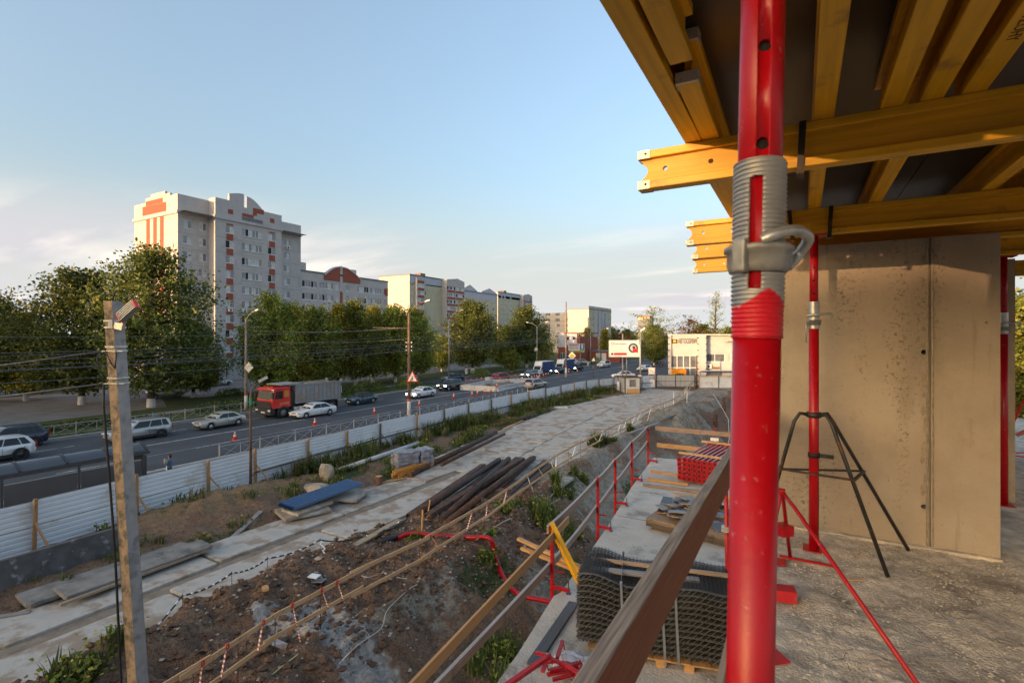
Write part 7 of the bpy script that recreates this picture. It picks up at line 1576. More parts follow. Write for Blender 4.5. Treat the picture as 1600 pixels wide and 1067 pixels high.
for i, (a, b) in enumerate(zip(P[:-1], P[1:])):
    up = 1.12; lo = .52; e = (b-a).normalized()*.35; j = lambda: Vector((rf.uniform(-.03,.03), 0, rf.uniform(-.04,.04)))
    board('top_rail', a-e*(1 if i % 2 else .3)+Vector((.05,0,up))+j()-to, b+e*(.3 if i % 2 else 1)+Vector((.05+.03*(i%2),0,up))+j()-to, .035, .12, RAILW, t)
    board('lower_rail', a-e+Vector((.05+.03*(i%2),0,lo))+j()-to, b+e*.4+Vector((.05,0,lo))+j()-to, .035, .11, RAILW, t)
    MB().cyl(a+Vector((0,0,-.3))-to, a+Vector((rf.uniform(-.02,.02),0,1.28))-to, .012, n=6).obj('rebar_post', RUST, t)
    mid = a.lerp(b,.5); MB().cyl(mid+Vector((0,0,-.3))-to, mid+Vector((rf.uniform(-.02,.02),0,1.25))-to, .012, n=6).obj('rebar_post', RUST, t)
    if i in (0,1,2,4,5) or i >= 6:
        n = 3 if i < 3 else 2 if i < 6 else 3
        for k in range(n):
            if rf.random() < .25 and i < 6: continue
            q0 = (k+rf.random()*.5)/n; q1 = q0 + rf.choice((-.5,.5))*(.5 if i < 6 else 1)/n
            p0 = a.lerp(b,q0)+Vector((.08,0,up+.07)); p1 = a.lerp(b,min(1,max(0,q1)))+Vector((.09,0,lo-.02 if rf.random() < .7 else lo-.45)); L = (p1-p0).length; m = MB(); m.box((L/2,0,0),(L,.006,.055)); o = m.obj('striped_tape', STRIPE if i < 6 else TAPE_W, t, p0-to); o.rotation_euler = axis_rot(p1-p0, (1,0,0))
            if i < 6: MB().box(tuple(p0-to+Vector((0,0,-.05))),(.05,.07,.12)).obj('tape_knot', REDTAPE, t)
# loose white tapes over the spoil
TAPE_G = M('dusty_tape', (.46,.43,.38), .7, var=.15)
def loose(label, pts, r=.013, mat=TAPE_G, nm='loose_tape', z=.06):
    q = [on_ground(u,v)+Vector((0,0,z)) for u,v in pts]; tag(ribbed(q, r, mat, nm, 6, False), label, 'tape')
loose('long pale tape snaking over the spoil in front of the railing', [(480,1075),(515,1060),(530,1040),(560,1010),(595,985),(603,960),(615,945),(640,922),(652,916)], .013)
loose('yellowish tape lying along the foot of the railing', [(405,1075),(440,1045),(480,1015),(520,990),(560,962)], .016, M('yellow_tape',(.55,.48,.20),.6))
loose('pale tape loop on the spoil between plank and railing', [(578,886),(566,893),(562,900),(575,904),(590,900),(600,897),(612,903),(640,907)])
loose('white hoses trailing along the far railing down the bank', [(745,845),(790,815),(830,802),(862,788),(885,772),(912,742),(940,722),(965,705)], .02)
loose('second pale hose beside the far railing', [(860,778),(885,752),(915,745),(935,735),(960,722)], .018)
tag(MB().tube([(-10.4,74,.6),(-9.0,70,-.3),(-7.6,66,-1.4),(-6.8,60,-2.6),(-6.5,52,-4)], .03, 6).obj('loose_hose', TAPE_W), 'pale hose running down the far corner of the pit', 'hose')
# stakes and planks round the heap of clay
for i, (u, v, l, h, lb) in enumerate(((1032,636,.0,1.6,'thin stake at the end of the slab road near the clay heap'),(1052,640,.0,2.0,'white taped stake on the clay heap by the railing'),(1073,636,0,1.8,'white stake at the gate end of the railing'),(1008,645,0,1.2,'short stake beside the far railing'))):
    p = at(u, v, .2); tag(board('stake', p, p+Vector((.05,0,h)), .06, .05, (PINE_OLD, TAPE_W, TAPE_W, PINE)[i]), lb, 'stake')
for i, ((u0,v0),(u1,v1),lb) in enumerate((((1010,667),(1068,642),'dark board on the clay bank below the far railing'),((1020,655),(1085,628),'brown plank along the clay bank by the far railing'),((985,676),(1030,660),'grey plank at the top of the pale bank'))):
    p, q = at(u0,v0,.25), at(u1,v1,.5); tag(board('plank', p, q, .3, .06, (WOODDARK, WOODRED, GREYWOOD)[i]), lb, 'plank')
# sheet pile tubes standing in the pit
for i, (u, v, z1, lb) in enumerate(((1131,640,-.6,'thick rusty tube standing at the far side of the pit'),(1118,655,-1.6,'second rusty tube standing in the far side of the pit'))):
    p = at(u, v, -1.0); tag(pipe('steel_tube', (p.x,p.y,-7), (p.x,p.y,z1+1.2), .22, RUST, n=12), lb, 'tube')
# ------------------------------------------------------------------ the concrete frame being built: lower slab, upper floor, walls, deck
ZP, ZF = 3.85, 6.85
SLABC = M('rough_slab_concrete', (.52,.48,.415), .95, var=.10, scale=2.0, bump=.02, bscale=22, dirt=(.27,.24,.21), dscale=1.1, damt=.42, detail=9)
SLABC2 = M('gritty_floor_concrete', (.54,.465,.365), .95, var=.34, scale=9.0, bump=.014, bscale=60, dirt=(.30,.245,.185), dscale=1.6, damt=.5, detail=9)
FR = thing('unfinished_building', 'unfinished concrete building frame with two floors and a bare wall on the right', 'building', (0, 0, 0))
edge = [(-3.35,2.0),(-3.50,5.2),(-3.62,6.6),(-3.86,8.35),(-3.80,8.55),(-3.93,10.0),(-4.12,12.0),(-4.28,13.4),(-4.55,15.5),(-4.72,17.4),(-4.92,19.75)]
poly = edge + [(3.0,21.0),(3.0,2.0)]
m = MB(); n = len(poly); m.add([(x,y,ZP) for x,y in poly]+[(x,y,ZP-.28) for x,y in poly], [tuple(range(n-1,-1,-1))]+[(i,(i+1)%n,n+(i+1)%n,n+i) for i in range(n)]+[tuple(range(n,2*n))])
lower = m.obj('lower_slab', SLABC, FR, fix=True)
# cold joints across the lower slab
jt = MB()
for y, x0 in ((12.9,-4.2),(16.6,-4.6)): jt.bb(x0+.05, 2.8, y-.018, y+.018, ZP+.0005, ZP+.004)
jt.obj('slab_joint', SEAM, FR)
# grit on the lower slab
def grit(name, mat, n, area, z, smin, smax, seed, par):
    rng = np.random.default_rng(seed); m = MB(); oc = [(1,0,0),(0,1,0),(-1,0,0),(0,-1,0),(0,0,.8)]; of = [(0,1,4),(1,2,4),(2,3,4),(3,0,4)]
    for _ in range(n):
        x, y = area(rng); s = smin+(smax-smin)*rng.random()**3; q = rng.normal(1,.3,(5,2)); m.add([(x+a*s*q[i,0], y+b*s*q[i,1], z-.001+c*s) for i,(a,b,c) in enumerate(oc)], of)
    return tag(m.obj(name, mat, par), kind='stuff')
def near_plat(r): y = 5.6+9*r.random()**1.6; return (-3.3-.095*(y-5) + 3.0*r.random(), y)
grit('grit', M('pale_grit', (.42,.38,.31), .95, var=.3, scale=60, rnd=False), 5200, near_plat, ZP, .006, .022, 1, FR)
# upper floor: a lumpy crust of dropped concrete
def ufl(x, y):
    return ZF + .018*fbm(x*3, y*3, 3, 2) + .024*max(0, fbm(x*14, y*14, 4, 5))*(.5+nz3(x*1.5,y*1.5,4)) + .011*fbm(x*38, y*38, 2, 1)
UX = axis((-.30,1.7,.021),(1.7,9,.4)); UY = axis((-1.5,2.0,.5),(2.0,3.6,.016),(3.6,5.06,.024),(5.06,14,.45)); m = MB()
m.grid(lambda i, j: (UX[i], UY[j], ufl(UX[i], UY[j]) if UX[i] < 2.5 else ZF), len(UX), len(UY)); b0 = len(m.v)
upper = m.obj('upper_floor', SLABC2, FR)
m = MB(); m.bb(-.30, 9, -1.5, 14, ZF-.30, ZF-.06); m.obj('upper_slab', SLABC, FR)
grit('floor_grit', MATS['pale_grit'], 4200, lambda r: (-.25+1.9*r.random(), 2.3+2.7*r.random()), ZF+.006, .003, .011, 2, FR)
# bare wall
WALLC = bpy.data.materials.new('shuttered_wall_concrete'); WALLC.use_nodes = True
def wall_mat(mt):
    t = mt.node_tree; L = t.links.new; N = t.nodes.new; b = t.nodes['Principled BSDF']; b.inputs['Roughness'].default_value = .8; b.inputs['Specular IOR Level'].default_value = .3
    tcn = N('ShaderNodeTexCoord')
    def noi(s, st=(1,1,1), det=8, ro=.6):
        mp = N('ShaderNodeMapping'); mp.inputs['Scale'].default_value = st; L(tcn.outputs['Object'], mp.inputs[0]); n = N('ShaderNodeTexNoise'); n.inputs['Scale'].default_value = s; n.inputs['Detail'].default_value = det; n.inputs['Roughness'].default_value = ro; L(mp.outputs[0], n.inputs['Vector']); return n.outputs['Fac']
    def rng_(v, a, c):
        r = N('ShaderNodeMapRange'); r.interpolation_type = 'SMOOTHSTEP'; r.inputs['From Min'].default_value = a; r.inputs['From Max'].default_value = c; L(v, r.inputs['Value']); return r.outputs[0]
    def mix(f, a, c):
        x = N('ShaderNodeMix'); x.data_type = 'RGBA'; L(f, x.inputs[0])
        for k, v in ((6,a),(7,c)):
            if isinstance(v, tuple): x.inputs[k].default_value = (*v,1)
            else: L(v, x.inputs[k])
        return x.outputs[2]
    c = mix(rng_(noi(1.3), .3, .7), (.33,.265,.195), (.42,.35,.265)); c = mix(rng_(noi(1.1,(2.2,1,.5)), .53, .70), c, (.28,.23,.17)); c = mix(rng_(noi(5,(1,1,1),10,.7), .58, .72), c, (.32,.25,.175))
    mlt = N('ShaderNodeMath'); mlt.operation = 'MULTIPLY'; L(rng_(noi(1.7,(1.9,1,.35)), .52, .66), mlt.inputs[0]); L(rng_(noi(32,(1,1,1),5,.7), .52, .62), mlt.inputs[1]); c = mix(mlt.outputs[0], c, (.185,.145,.10)); c = mix(rng_(noi(3.0,(3.2,1,.22)), .60, .74), c, (.25,.20,.145)); c = mix(rng_(noi(55,(1,1,1),4,.6), .66, .72), c, (.13,.11,.085))
    L(c, b.inputs['Base Color']); bp = N('ShaderNodeBump'); bp.inputs['Distance'].default_value = .008; L(noi(14,(1,1,1),10,.75), bp.inputs['Height']); L(bp.outputs[0], b.inputs['Normal'])
wall_mat(WALLC)
zt = HC + .765
def wall_piece(name, x0, x1, y0, y1, z0, z1):
    o = MB().bb(x0, x1, y0, y1, z0, z1).obj(name, WALLC, FR); bv = o.modifiers.new('bevel', 'BEVEL'); bv.width = .012; bv.segments = 2; return o
wl = MB().bb(-.42, .868, 5.06, 5.30, ZF-.02, zt).obj('bare_wall', WALLC, FR); wr_ = MB().bb(.874, 1.278, 5.057, 5.30, ZF-.02, zt).obj('bare_wall', WALLC, FR)
for o, xs in ((wl, (.832,.834)), (wr_, ())):
    c = MB()
    for x, z in ((.834, HC-.125),(.834, HC-1.33)) if o is wl else ((1.20, HC+.10),): c.cyl((x,4.9,z),(x,5.2,z), .019 if o is wl else .006, n=14, sm=False)
    cut(o, c)
HOLE = M('hole_dark', (.012,.011,.010), .95)
for x, z in ((.834, HC-.125),(.834, HC-1.33)): MB().lathe([(0,0),(.018,0)], 12, (x,5.185,z), M=Matrix.Rotation(R(90),3,'X')).obj('tie_hole', HOLE, FR)
# the seam between two shutter boards: a ragged fin of grout
m = MB(); rs_ = random.Random(5); zs = np.linspace(ZF-.0, zt-.01, 120)
for k in range(2):
    rows = []
    for i, z in enumerate(zs):
        a = .012 + .006*fbm(z*9, k*3.1, 3); x = .871 + (-.017 if k == 0 else .017); d = .010 + .006*fbm(z*14, k+7.0, 3)
        rows.append([(x-a*.7, 5.0615, z), (x-a*.3, 5.060-d, z), (x+a*.3, 5.060-d, z), (x+a*.7, 5.0615, z)])
    m.grid(lambda i, j: rows[i][j], len(rows), 4)
m.obj('grout_fin', M('grout', (.26,.22,.165), .9, var=.25, scale=20, bump=.004, bscale=60), FR)
st_ = MB()
for i in range(16):
    z = rs_.uniform(ZF+.1, zt-.3); x = .871-rs_.uniform(.018,.05); s = rs_.uniform(.012,.035); st_.add([(x+s*.8*math.cos(q*.8976)*rs_.uniform(.5,1.1), 5.0585-.00025*i, z+s*2.2*math.sin(q*.8976)*rs_.uniform(.5,1.1)) for q in range(7)], [tuple(range(7))])
st_.obj('grout_smear', M('wet_grout', (.27,.215,.155), .85, var=.2, scale=20), FR)
m = MB(); m.bb(-.42, 1.278, 5.005, 5.056, ZF-.02, ZF+.018); m.obj('wall_foot', SLABC2, FR)
# walls and openings farther back on the upper floor
for x0,x1,y0,y1 in ((1.72,1.84,6.85,9.5),(3.6,5.2,9.5,9.7)): MB().bb(x0,x1,y0,y1,ZF-.02,zt).obj('rear_wall', WALLC, FR)
MB().bb(3.2,3.5,9.1,9.4,ZF,zt).obj('rear_column', WALLC, FR)
for x, y, h in ((2.15,9.2,1.2),(2.3,9.3,1.0)): MB().bb(x,x+.12,y,y+.02,ZF,ZF+h).obj('leaning_board', PINE, FR)
# ------------------------------------------------------------------ deck of timber I-beams and plywood
BZ = HC + .777; CAPM = M('beam_end_cap', (.58,.55,.48), .5, .3, var=.1, scale=20, dirt=(.35,.30,.22), dscale=20, damt=.35)
PLY = M('dark_film_plywood', (.007,.006,.0055), .35, var=.25, scale=2, dirt=(.018,.015,.013), dscale=3, damt=.4)
MARK = M('stencil_ink', (.04,.025,.012), .7)
def h20(name, label, p0, p1, group, holes=0, caps=True, skew=0.0):
    """timber I-beam, bottom of its lower flange on z = p0.z: two flanges and a web, an end cap on each flange tip"""
    p0, p1 = Vector(p0), Vector(p1); L = (p1-p0).length; t = thing(name, label, 'beam', p0, math.atan2((p1-p0).y, (p1-p0).x), group)
    for z in (.02, .18):
        o = MB().bb(.012 if caps else 0, L, -.04, .04, z-.02, z+.02).obj('flange', YELLOW, t); bv = o.modifiers.new('bevel', 'BEVEL'); bv.width = .004; bv.segments = 2
        if caps:
            c = MB(); c.prism([(-.042,z-.0215),(.042,z-.0215),(.042,z+.0215),(-.042,z+.0215)], -.003, .012, 'X'); c.bb(.0121,.062,-.0435,-.0402,z-.0215,z+.0215); c.bb(.0121,.062,.0402,.0435,z-.0215,z+.0215); c = c.obj('end_cap', CAPM, t)
            MB().lathe([(0,0),(.0065,0)], 10, (.04,-.0442,z+.002), M=Matrix.Rotation(R(90),3,'X')).obj('cap_hole', HOLE, c)
    w = MB(); a = [(0.05-.05*1,.041)] ; pts = [(.045*math.sin(math.pi*q/8), .041+.118*q/8) for q in range(9)]
    w.prism([(x, z) for x, z in pts] + [(L,.159),(L,.041)], -.0135, .0135, 'Y'); web = w.obj('web', YWEB, t, fix=True)
    if holes:
        c = MB()
        for k in range(holes): c.cyl((.135+.225*k,-.1,.10),(.135+.225*k,.1,.10), .0125, n=14, sm=False)
        cut(web, c)
    return t
G1 = 'main beams of the deck'; G2 = 'cross beams of the deck'
mb1 = h20('timber_beam', 'nearest yellow main beam of the deck with its capped end left of the front prop', (-.755,2.74,BZ), (5.2,2.74,BZ), G1, 3)
mb2 = h20('timber_beam', 'second yellow main beam of the deck, resting on the rear prop', (-.86,4.60,BZ), (5.2,4.60,BZ), G1, 3)
mb3 = h20('timber_beam', 'third yellow main beam end, just below the second one', (-.96,5.42,BZ), (5.2,5.42,BZ), G1, 3)
mb4 = h20('timber_beam', 'lowest and farthest of the stacked yellow beam ends left of the prop', (-1.17,6.63,BZ), (5.2,6.63,BZ), G1, 4)
mb5 = h20('timber_beam', 'shadowed main beam deep under the deck at the right', (-.4,9.0,BZ), (5.2,9.0,BZ), G1, 0)
BZ2 = BZ + .202
JO = [(-.475,-.5,9.0,.0,'outermost yellow cross beam along the deck edge against the sky'),(-.385,2.05,9.0,-.012,'yellow cross beam with a capped end lapping the deck edge beam'),(-.375,-.5,1.90,.0,'short shadowed cross beam end above the lapped one'),(.088,-.5,9.0,0,'yellow cross beam just right of the front prop'),(.47,-.5,9.0,0,'broad lit yellow cross beam in the middle of the deck underside'),(.335,-.5,2.9,0,'darker cross beam lying close to the broad lit one'),(.605,-.5,2.95,0,'cross beam with a stencilled mark near the upper right corner'),(1.09,1.0,9.0,0,'cross beam at the right between the first two main beams'),(1.35,-.5,9.0,0,'cross beam near the right frame edge under the deck'),(1.95,-.5,9.0,0,'cross beam far right, mostly outside the frame'),(-.02+.12,-.5,.6,0,'cross beam stub overhead')]
for i, (x, y0, y1, sk, lb) in enumerate(JO[:-1]): h20('timber_beam', lb, (x,y0,BZ2), (x+sk*(y1-y0),y1,BZ2), G2, 0, True)
# a cross beam running on under the first main beam to the second, with a stamp on its underside
stm = lettering('НТ20', .030, MARK, bpy.data.objects[mb1.name], (.30,0,0), (0,0,0)) if False else None
for s, zz_, z0 in (('HTO  OTZOHY', 0, 0),):
    o = lettering(s, .05, MARK, None, (.605, 2.30, BZ2-.0015), (R(180), 0, R(-90)), extrude=.0005); par = [q for q in bpy.data.objects if q.get('label', '').startswith('cross beam with a stencilled')][0]
    o.parent = par; o.matrix_parent_inverse = Matrix.Identity(4); o.location = (2.62, 0, -.0012); o.rotation_euler = (R(180), 0, 0)
# plywood sheets of the deck
deck = thing('plywood_deck', 'dark film faced plywood sheets laid over the yellow beams as formwork deck', 'formwork deck', (0,0,BZ2+.201))
for i, (x0, x1) in enumerate(((-.50,.715),(.72,1.935),(1.94,3.2),(3.205,5.2))):
    for j, (y0, y1) in enumerate(((-.6,1.495),(1.5,3.995),(4.0,6.495),(6.5,9.4))): MB().bb(x0,x1,y0,y1,0,.018).obj('plywood_sheet', PLY, deck)
MB().bb(-.48,5.2,-.6,9.4,.02,.24).obj('fresh_slab', SLABC, deck)
# strap hooks that hang prop heads on the main beams
def strap(label, x, y, lean):
    t = thing('beam_hook', label, 'hook', (x, y-.05, BZ)); o = MB().bar((-.0,0,-.03),(lean,0,.205),.006,.028, up=(1,0,0)).obj('strap', BLACKST, t); MB().bar((0,-.004,-.03),(0,.10,-.03),.03,.005).obj('foot', BLACKST, t)
strap('black steel strap on the first main beam just right of the front prop', -.005, 2.74, .012); strap('black steel strap on the second main beam left of the rear prop', -.06, 4.60, -.022); strap('black steel strap on the second main beam right of the rear prop', .185, 4.60, .012)
# ------------------------------------------------------------------ props
def bent(pts, sub=6):
    from mathutils.geometry import interpolate_bezier
    out_ = []; n = len(pts)
    for i in range(n-1):
        p0, p1 = Vector(pts[i]), Vector(pts[i+1]); t0 = (Vector(pts[min(i+1,n-1)])-Vector(pts[max(i-1,0)]))/6; t1 = (Vector(pts[min(i+2,n-1)])-Vector(pts[i]))/6
        out_ += interpolate_bezier(p0,p0+t0,p1-t1,p1,sub)[:-1]
    return out_ + [Vector(pts[-1])]
PX, PY = -.065, .93; LEAN = .0195
t = thing('steel_prop', 'large red telescopic steel prop in front, with a threaded sleeve and cast collar', 'steel prop', (PX - .031*C_, PY - .031*S_, ZF)); t.rotation_euler = (-LEAN*S_, LEAN*C_, 0)
def hz(v): return (HC + (525-v)/800*.842) - ZF          # heights on the prop read off the photo
RO, RI = .0365, .0335
o = MB().cyl((0,0,.006),(0,0,hz(525)), RO, n=64).obj('outer_tube', RED, t)
# painted / bare thread
THR = bpy.data.materials.new('thread_half_painted'); THR.use_nodes = True
def thr_mat(mt, zc):
    tt = mt.node_tree; L = tt.links.new; N = tt.nodes.new; b = tt.nodes['Principled BSDF']; tcn = N('ShaderNodeTexCoord'); sp = N('ShaderNodeSeparateXYZ'); L(tcn.outputs['Object'], sp.inputs[0])
    n = N('ShaderNodeTexNoise'); n.inputs['Scale'].default_value = 45; n.inputs['Detail'].default_value = 6; L(tcn.outputs['Object'], n.inputs['Vector'])
    a = N('ShaderNodeMath'); a.operation = 'MULTIPLY_ADD'; a.inputs[1].default_value = .018; L(n.outputs['Fac'], a.inputs[0]); L(sp.outputs['Z'], a.inputs[2])
    ax_ = N('ShaderNodeVectorMath'); ax_.operation = 'DOT_PRODUCT'; ax_.inputs[1].default_value = (C_, S_, 0); L(tcn.outputs['Object'], ax_.inputs[0]); ab = N('ShaderNodeMath'); ab.operation = 'ABSOLUTE'; L(ax_.outputs['Value'], ab.inputs[0])
    ay = N('ShaderNodeMath'); ay.operation = 'MULTIPLY_ADD'; ay.inputs[1].default_value = .8; L(ab.outputs[0], ay.inputs[0]); L(a.outputs[0], ay.inputs[2])
    r = N('ShaderNodeMapRange'); r.inputs['From Min'].default_value = zc; r.inputs['From Max'].default_value = zc+.004; L(ay.outputs[0], r.inputs['Value'])
    mx = N('ShaderNodeMix'); mx.data_type = 'RGBA'; L(r.outputs[0], mx.inputs[0]); mx.inputs[6].default_value = (.50,.004,.012,1); 
    n2 = N('ShaderNodeTexNoise'); n2.inputs['Scale'].default_value = 30; L(tcn.outputs['Object'], n2.inputs['Vector']); g = N('ShaderNodeMix'); g.data_type = 'RGBA'; L(n2.outputs['Fac'], g.inputs[0]); g.inputs[6].default_value = (.34,.33,.31,1); g.inputs[7].default_value = (.52,.51,.48,1); L(g.outputs[2], mx.inputs[7])
    L(mx.outputs[2], b.inputs['Base Color']); mm = N('ShaderNodeMath'); mm.operation = 'MULTIPLY'; mm.inputs[1].default_value = .7; L(r.outputs[0], mm.inputs[0]); L(mm.outputs[0], b.inputs['Metallic']); b.inputs['Roughness'].default_value = .38
thr_mat(THR, hz(452)+.009)
z0, z1 = hz(527), hz(257); pitch = .0074; per = 8; nr = int((z1-z0)/pitch*per); na = 64; thv = lambda j: 2*math.pi*j/na
slot_az = math.atan2(-PY, -PX) - .10; m = MB(); b0 = 0
for i in range(nr+1):
    z = z0+(z1-z0)*i/nr
    for j in range(na):
        q = thv(j); ph = (z/pitch - q/(2*math.pi)) % 1; s = .5-.5*math.cos(2*math.pi*ph); fade = min(1, (i+1)/6) if True else 1; r = RO+.0012 + .0030*(s**.6)*(1 if z > hz(480) else .6 if z > hz(508) else .4); m.v.append((r*math.cos(q), r*math.sin(q), z))
for i in range(nr):
    z = z0+(z1-z0)*(i+.5)/nr
    for j in range(na):
        q = thv(j+.5); da = (q-slot_az+math.pi) % (2*math.pi) - math.pi; w = .0092
        zt_, zb_ = hz(282), hz(455); inside = abs(da*RO) < w and zb_ < z < zt_ and (z < zt_-w or (da*RO)**2+(z-(zt_-w))**2 < w*w)
        if not inside: m.f.append((i*na+j, i*na+(j+1)%na, (i+1)*na+(j+1)%na, (i+1)*na+j)); m.m.append(0); m.s.append(True)
th = m.obj('threaded_sleeve', THR, t); th.modifiers.new('solid', 'SOLIDIFY').thickness = .003
MB().lathe([(RO+.0002,0),(RO+.0028,.001),(RO+.0028,.004),(RO+.0002,.005)], 64, (0,0,hz(529))).obj('weld_ring', RED, t)
# inner tube with peg holes
it = MB().cyl((0,0,hz(500)),(0,0,hz(-330)), RI, n=64).obj('inner_tube', RED, t); c = MB()
for v, tw in ((88,.06),(235,.04),(-62,.05),(-210,.05)): a = slot_az+.16+tw; c.cyl((math.cos(a)*.2,math.sin(a)*.2,hz(v)),(0,0,hz(v)), .0098, n=20, sm=False)
for k in range(20): pass
cut(it, c); MB().cyl((0,0,hz(499)),(0,0,hz(-320)), RI-.0075, n=32).obj('tube_inside', HOLE, t)
for p in it.data.polygons: p.use_smooth = abs(p.normal.z) < .5 and p.area > 1e-6 and len(p.vertices) <= 64
# top plate against the main beam
MB().bb(-.06,.06,-.06,.06,BZ-ZF-.010+.0,BZ-ZF-.002).obj('head_plate', RED, t) if False else None
# collar with its handle
COL = M('cast_collar_grey', (.27,.265,.25), .5, .35, var=.2, scale=30, bump=.0015, bscale=80, dirt=(.18,.17,.155), dscale=12, damt=.35)
rc = .0475; cz0, cz1 = hz(427), hz(386); m = MB(); m.lathe([(RO+.004,cz0),(rc-.004,cz0),(rc-.002,cz0+.006),(rc,cz0+.010),(rc,cz1-.012),(rc+.005,cz1-.009),(rc+.005,cz1-.002),(rc+.002,cz1),(RO+.004,cz1)], 64); col = m.obj('collar', COL, t)
a0 = slot_az-.42; w = MB(); w.box(((rc+.004)*math.cos(a0),(rc+.004)*math.sin(a0),(cz0+cz1)/2+.002), (.016,.022,.052), rz=a0); w = w.obj('collar_lug', COL, t); bv = w.modifiers.new('bevel','BEVEL'); bv.width = .004; bv.segments = 2
cr_x, cr_y = C_, S_        # camera right in the ground plane
hpts = [(-.016*cr_x+.045*S_, -.016*cr_y-.045*C_, hz(384)), (.000*cr_x+.052*S_, -.052*C_, hz(376)), (.030*cr_x+.046*S_, .030*cr_y-.046*C_, hz(368)), (.062*cr_x+.02*S_, .062*cr_y-.02*C_, hz(366)), (.082*cr_x-.0*S_, .082*cr_y, hz(373)), (.079*cr_x-.02*S_, .079*cr_y+.02*C_, hz(392)), (.060*cr_x-.015*S_, .060*cr_y+.015*C_, hz(410)), (.046*cr_x, .046*cr_y, hz(414))]
MB().tube(bent(hpts, 8), .0085, 16).obj('collar_handle', GALV, t)
MB().box((.046*cr_x,.046*cr_y,hz(408)), (.012,.018,.03), rz=math.atan2(cr_y,cr_x)).obj('collar_lug', COL, t)
MB().bb(-.06,.06,-.06,.06,-.0,.008).obj('base_plate', RED, t)
MB().tube([(0.0,RI*0+.0,hz(460)-.0),(0,0,hz(470))], .001, 4).obj('peg', GALV, t) if False else None
def prop(label, x, y, z0, ztop, zcol, sleeve=.17, r=.0345, ri=.0300, group='steel props', hang=True, face=-math.pi/2):
    t = thing('steel_prop', label, 'steel prop', (x, y, z0), 0, group); H = ztop-z0; zc = zcol-z0
    MB().cyl((0,0,.006),(0,0,zc-.05), r, n=24).obj('outer_tube', RED, t); m = MB(); n = 60
    m.lathe([(r+.001+.0018*(k % 2), zc-.05+.21*k/n) for k in range(n+1)], 24); m.obj('threaded_sleeve', GALV, t)
    MB().cyl((0,0,zc+.1),(0,0,H-.008), ri, n=24).obj('inner_tube', RED, t)
    for k in range(9):
        z = zc+.22+.1*k
        if z < H-.05: MB().lathe([(0,0),(.008,0)], 10, (ri*math.cos(face)*1.01, ri*math.sin(face)*1.01, z), M=Matrix.Rotation(R(90),3,'X')).obj('peg_hole', HOLE, t)
    MB().lathe([(r+.003,zc-.02),(r+.014,zc-.02),(r+.014,zc+.015),(r+.018,zc+.016),(r+.018,zc+.02),(r+.003,zc+.02)], 24).obj('collar', COL, t)
    a = .06; MB().tube(bent([(-.045,-.035,zc+.05),(.0,-.052,zc+.055),(.06,-.045,zc+.062),(.11,-.02,zc+.060),(.125,.01,zc+.045),(.115,.02,zc+.030)], 6), .0095, 10).obj('collar_handle', GALV, t)
    if hang: MB().tube([(-.05,-.03,zc+.01),(-.052,-.035,zc-.05),(-.053,-.034,zc-.155)], .006, 8).obj('peg_wire', GALV, t); MB().bb(-.058,-.03,-.045,-.02,zc-.0,zc+.02).obj('collar_lug', COL, t)
    MB().bb(-.075,.075,-.075,.075,0,.008).obj('base_plate', RED, t); MB().bb(-.085,.085,-.075,.075,H-.009,H-.001).obj('head_plate', RED, t)
    return t
rp = prop('slim red prop standing in front of the bare wall inside the black tripod', .085, 4.60, ZF+.003, BZ-.001, HC+.105)
p2 = prop('red prop at the right edge beyond the end of the bare wall', 1.72, 6.72, ZF+.003, BZ-.001, HC+.07, hang=True)
prop('far red prop deep inside the floor at the right edge', 2.6, 9.0, ZF+.003, BZ-.001, HC+.07)
def tripod(label, x, y, z0, mat, legs, hub, ring, clamp, r=.014, name='prop_tripod'):
    """folding prop stand: two hub collars, one long leg per (azimuth, reach), braces"""
    t = thing(name, label, 'tripod', (x, y, z0))
    for az, reach, hs in legs:
        c, s = math.cos(az), math.sin(az); MB().tube([(c*.045,s*.045,hub),(c*.10,s*.10,hub+.01),(c*.14,s*.14,hub-.05),(c*reach,s*reach,.0)], r, 8).obj('leg', mat, t)
    pts = []
    for az, reach, hs in legs:
        q = (hub-ring)/hub; d = .14+(reach-.14)*q; pts.append((math.cos(az)*d, math.sin(az)*d, ring))
    for i in range(len(pts)): MB().bar(pts[i], (0,0,ring+.02) if len(pts) < 3 else pts[(i+1) % len(pts)], .022, .012).obj('brace', mat, t)
    MB().lathe([(.036,clamp-.018),(.042,clamp-.018),(.042,clamp+.018),(.036,clamp+.018)], 24).obj('clamp_ring', BLACKST if mat is BLACKST else mat, t); MB().bar((.04,-.01,clamp),(.13,-.03,clamp),.01,.03).obj('clamp_lever', mat, t); MB().lathe([(.036,hub-.02),(.05,hub-.02),(.05,hub+.02),(.036,hub+.02)], 20).obj('hub_ring', mat, t)
    return t
tripod('black rusty steel tripod holding the slim red prop by the wall', .085, 4.60, ZF+.012, BLACKST, [(R(-36),.53,0),(R(26),.70,0),(R(200),.40,0)], 1.03, .60, .72)
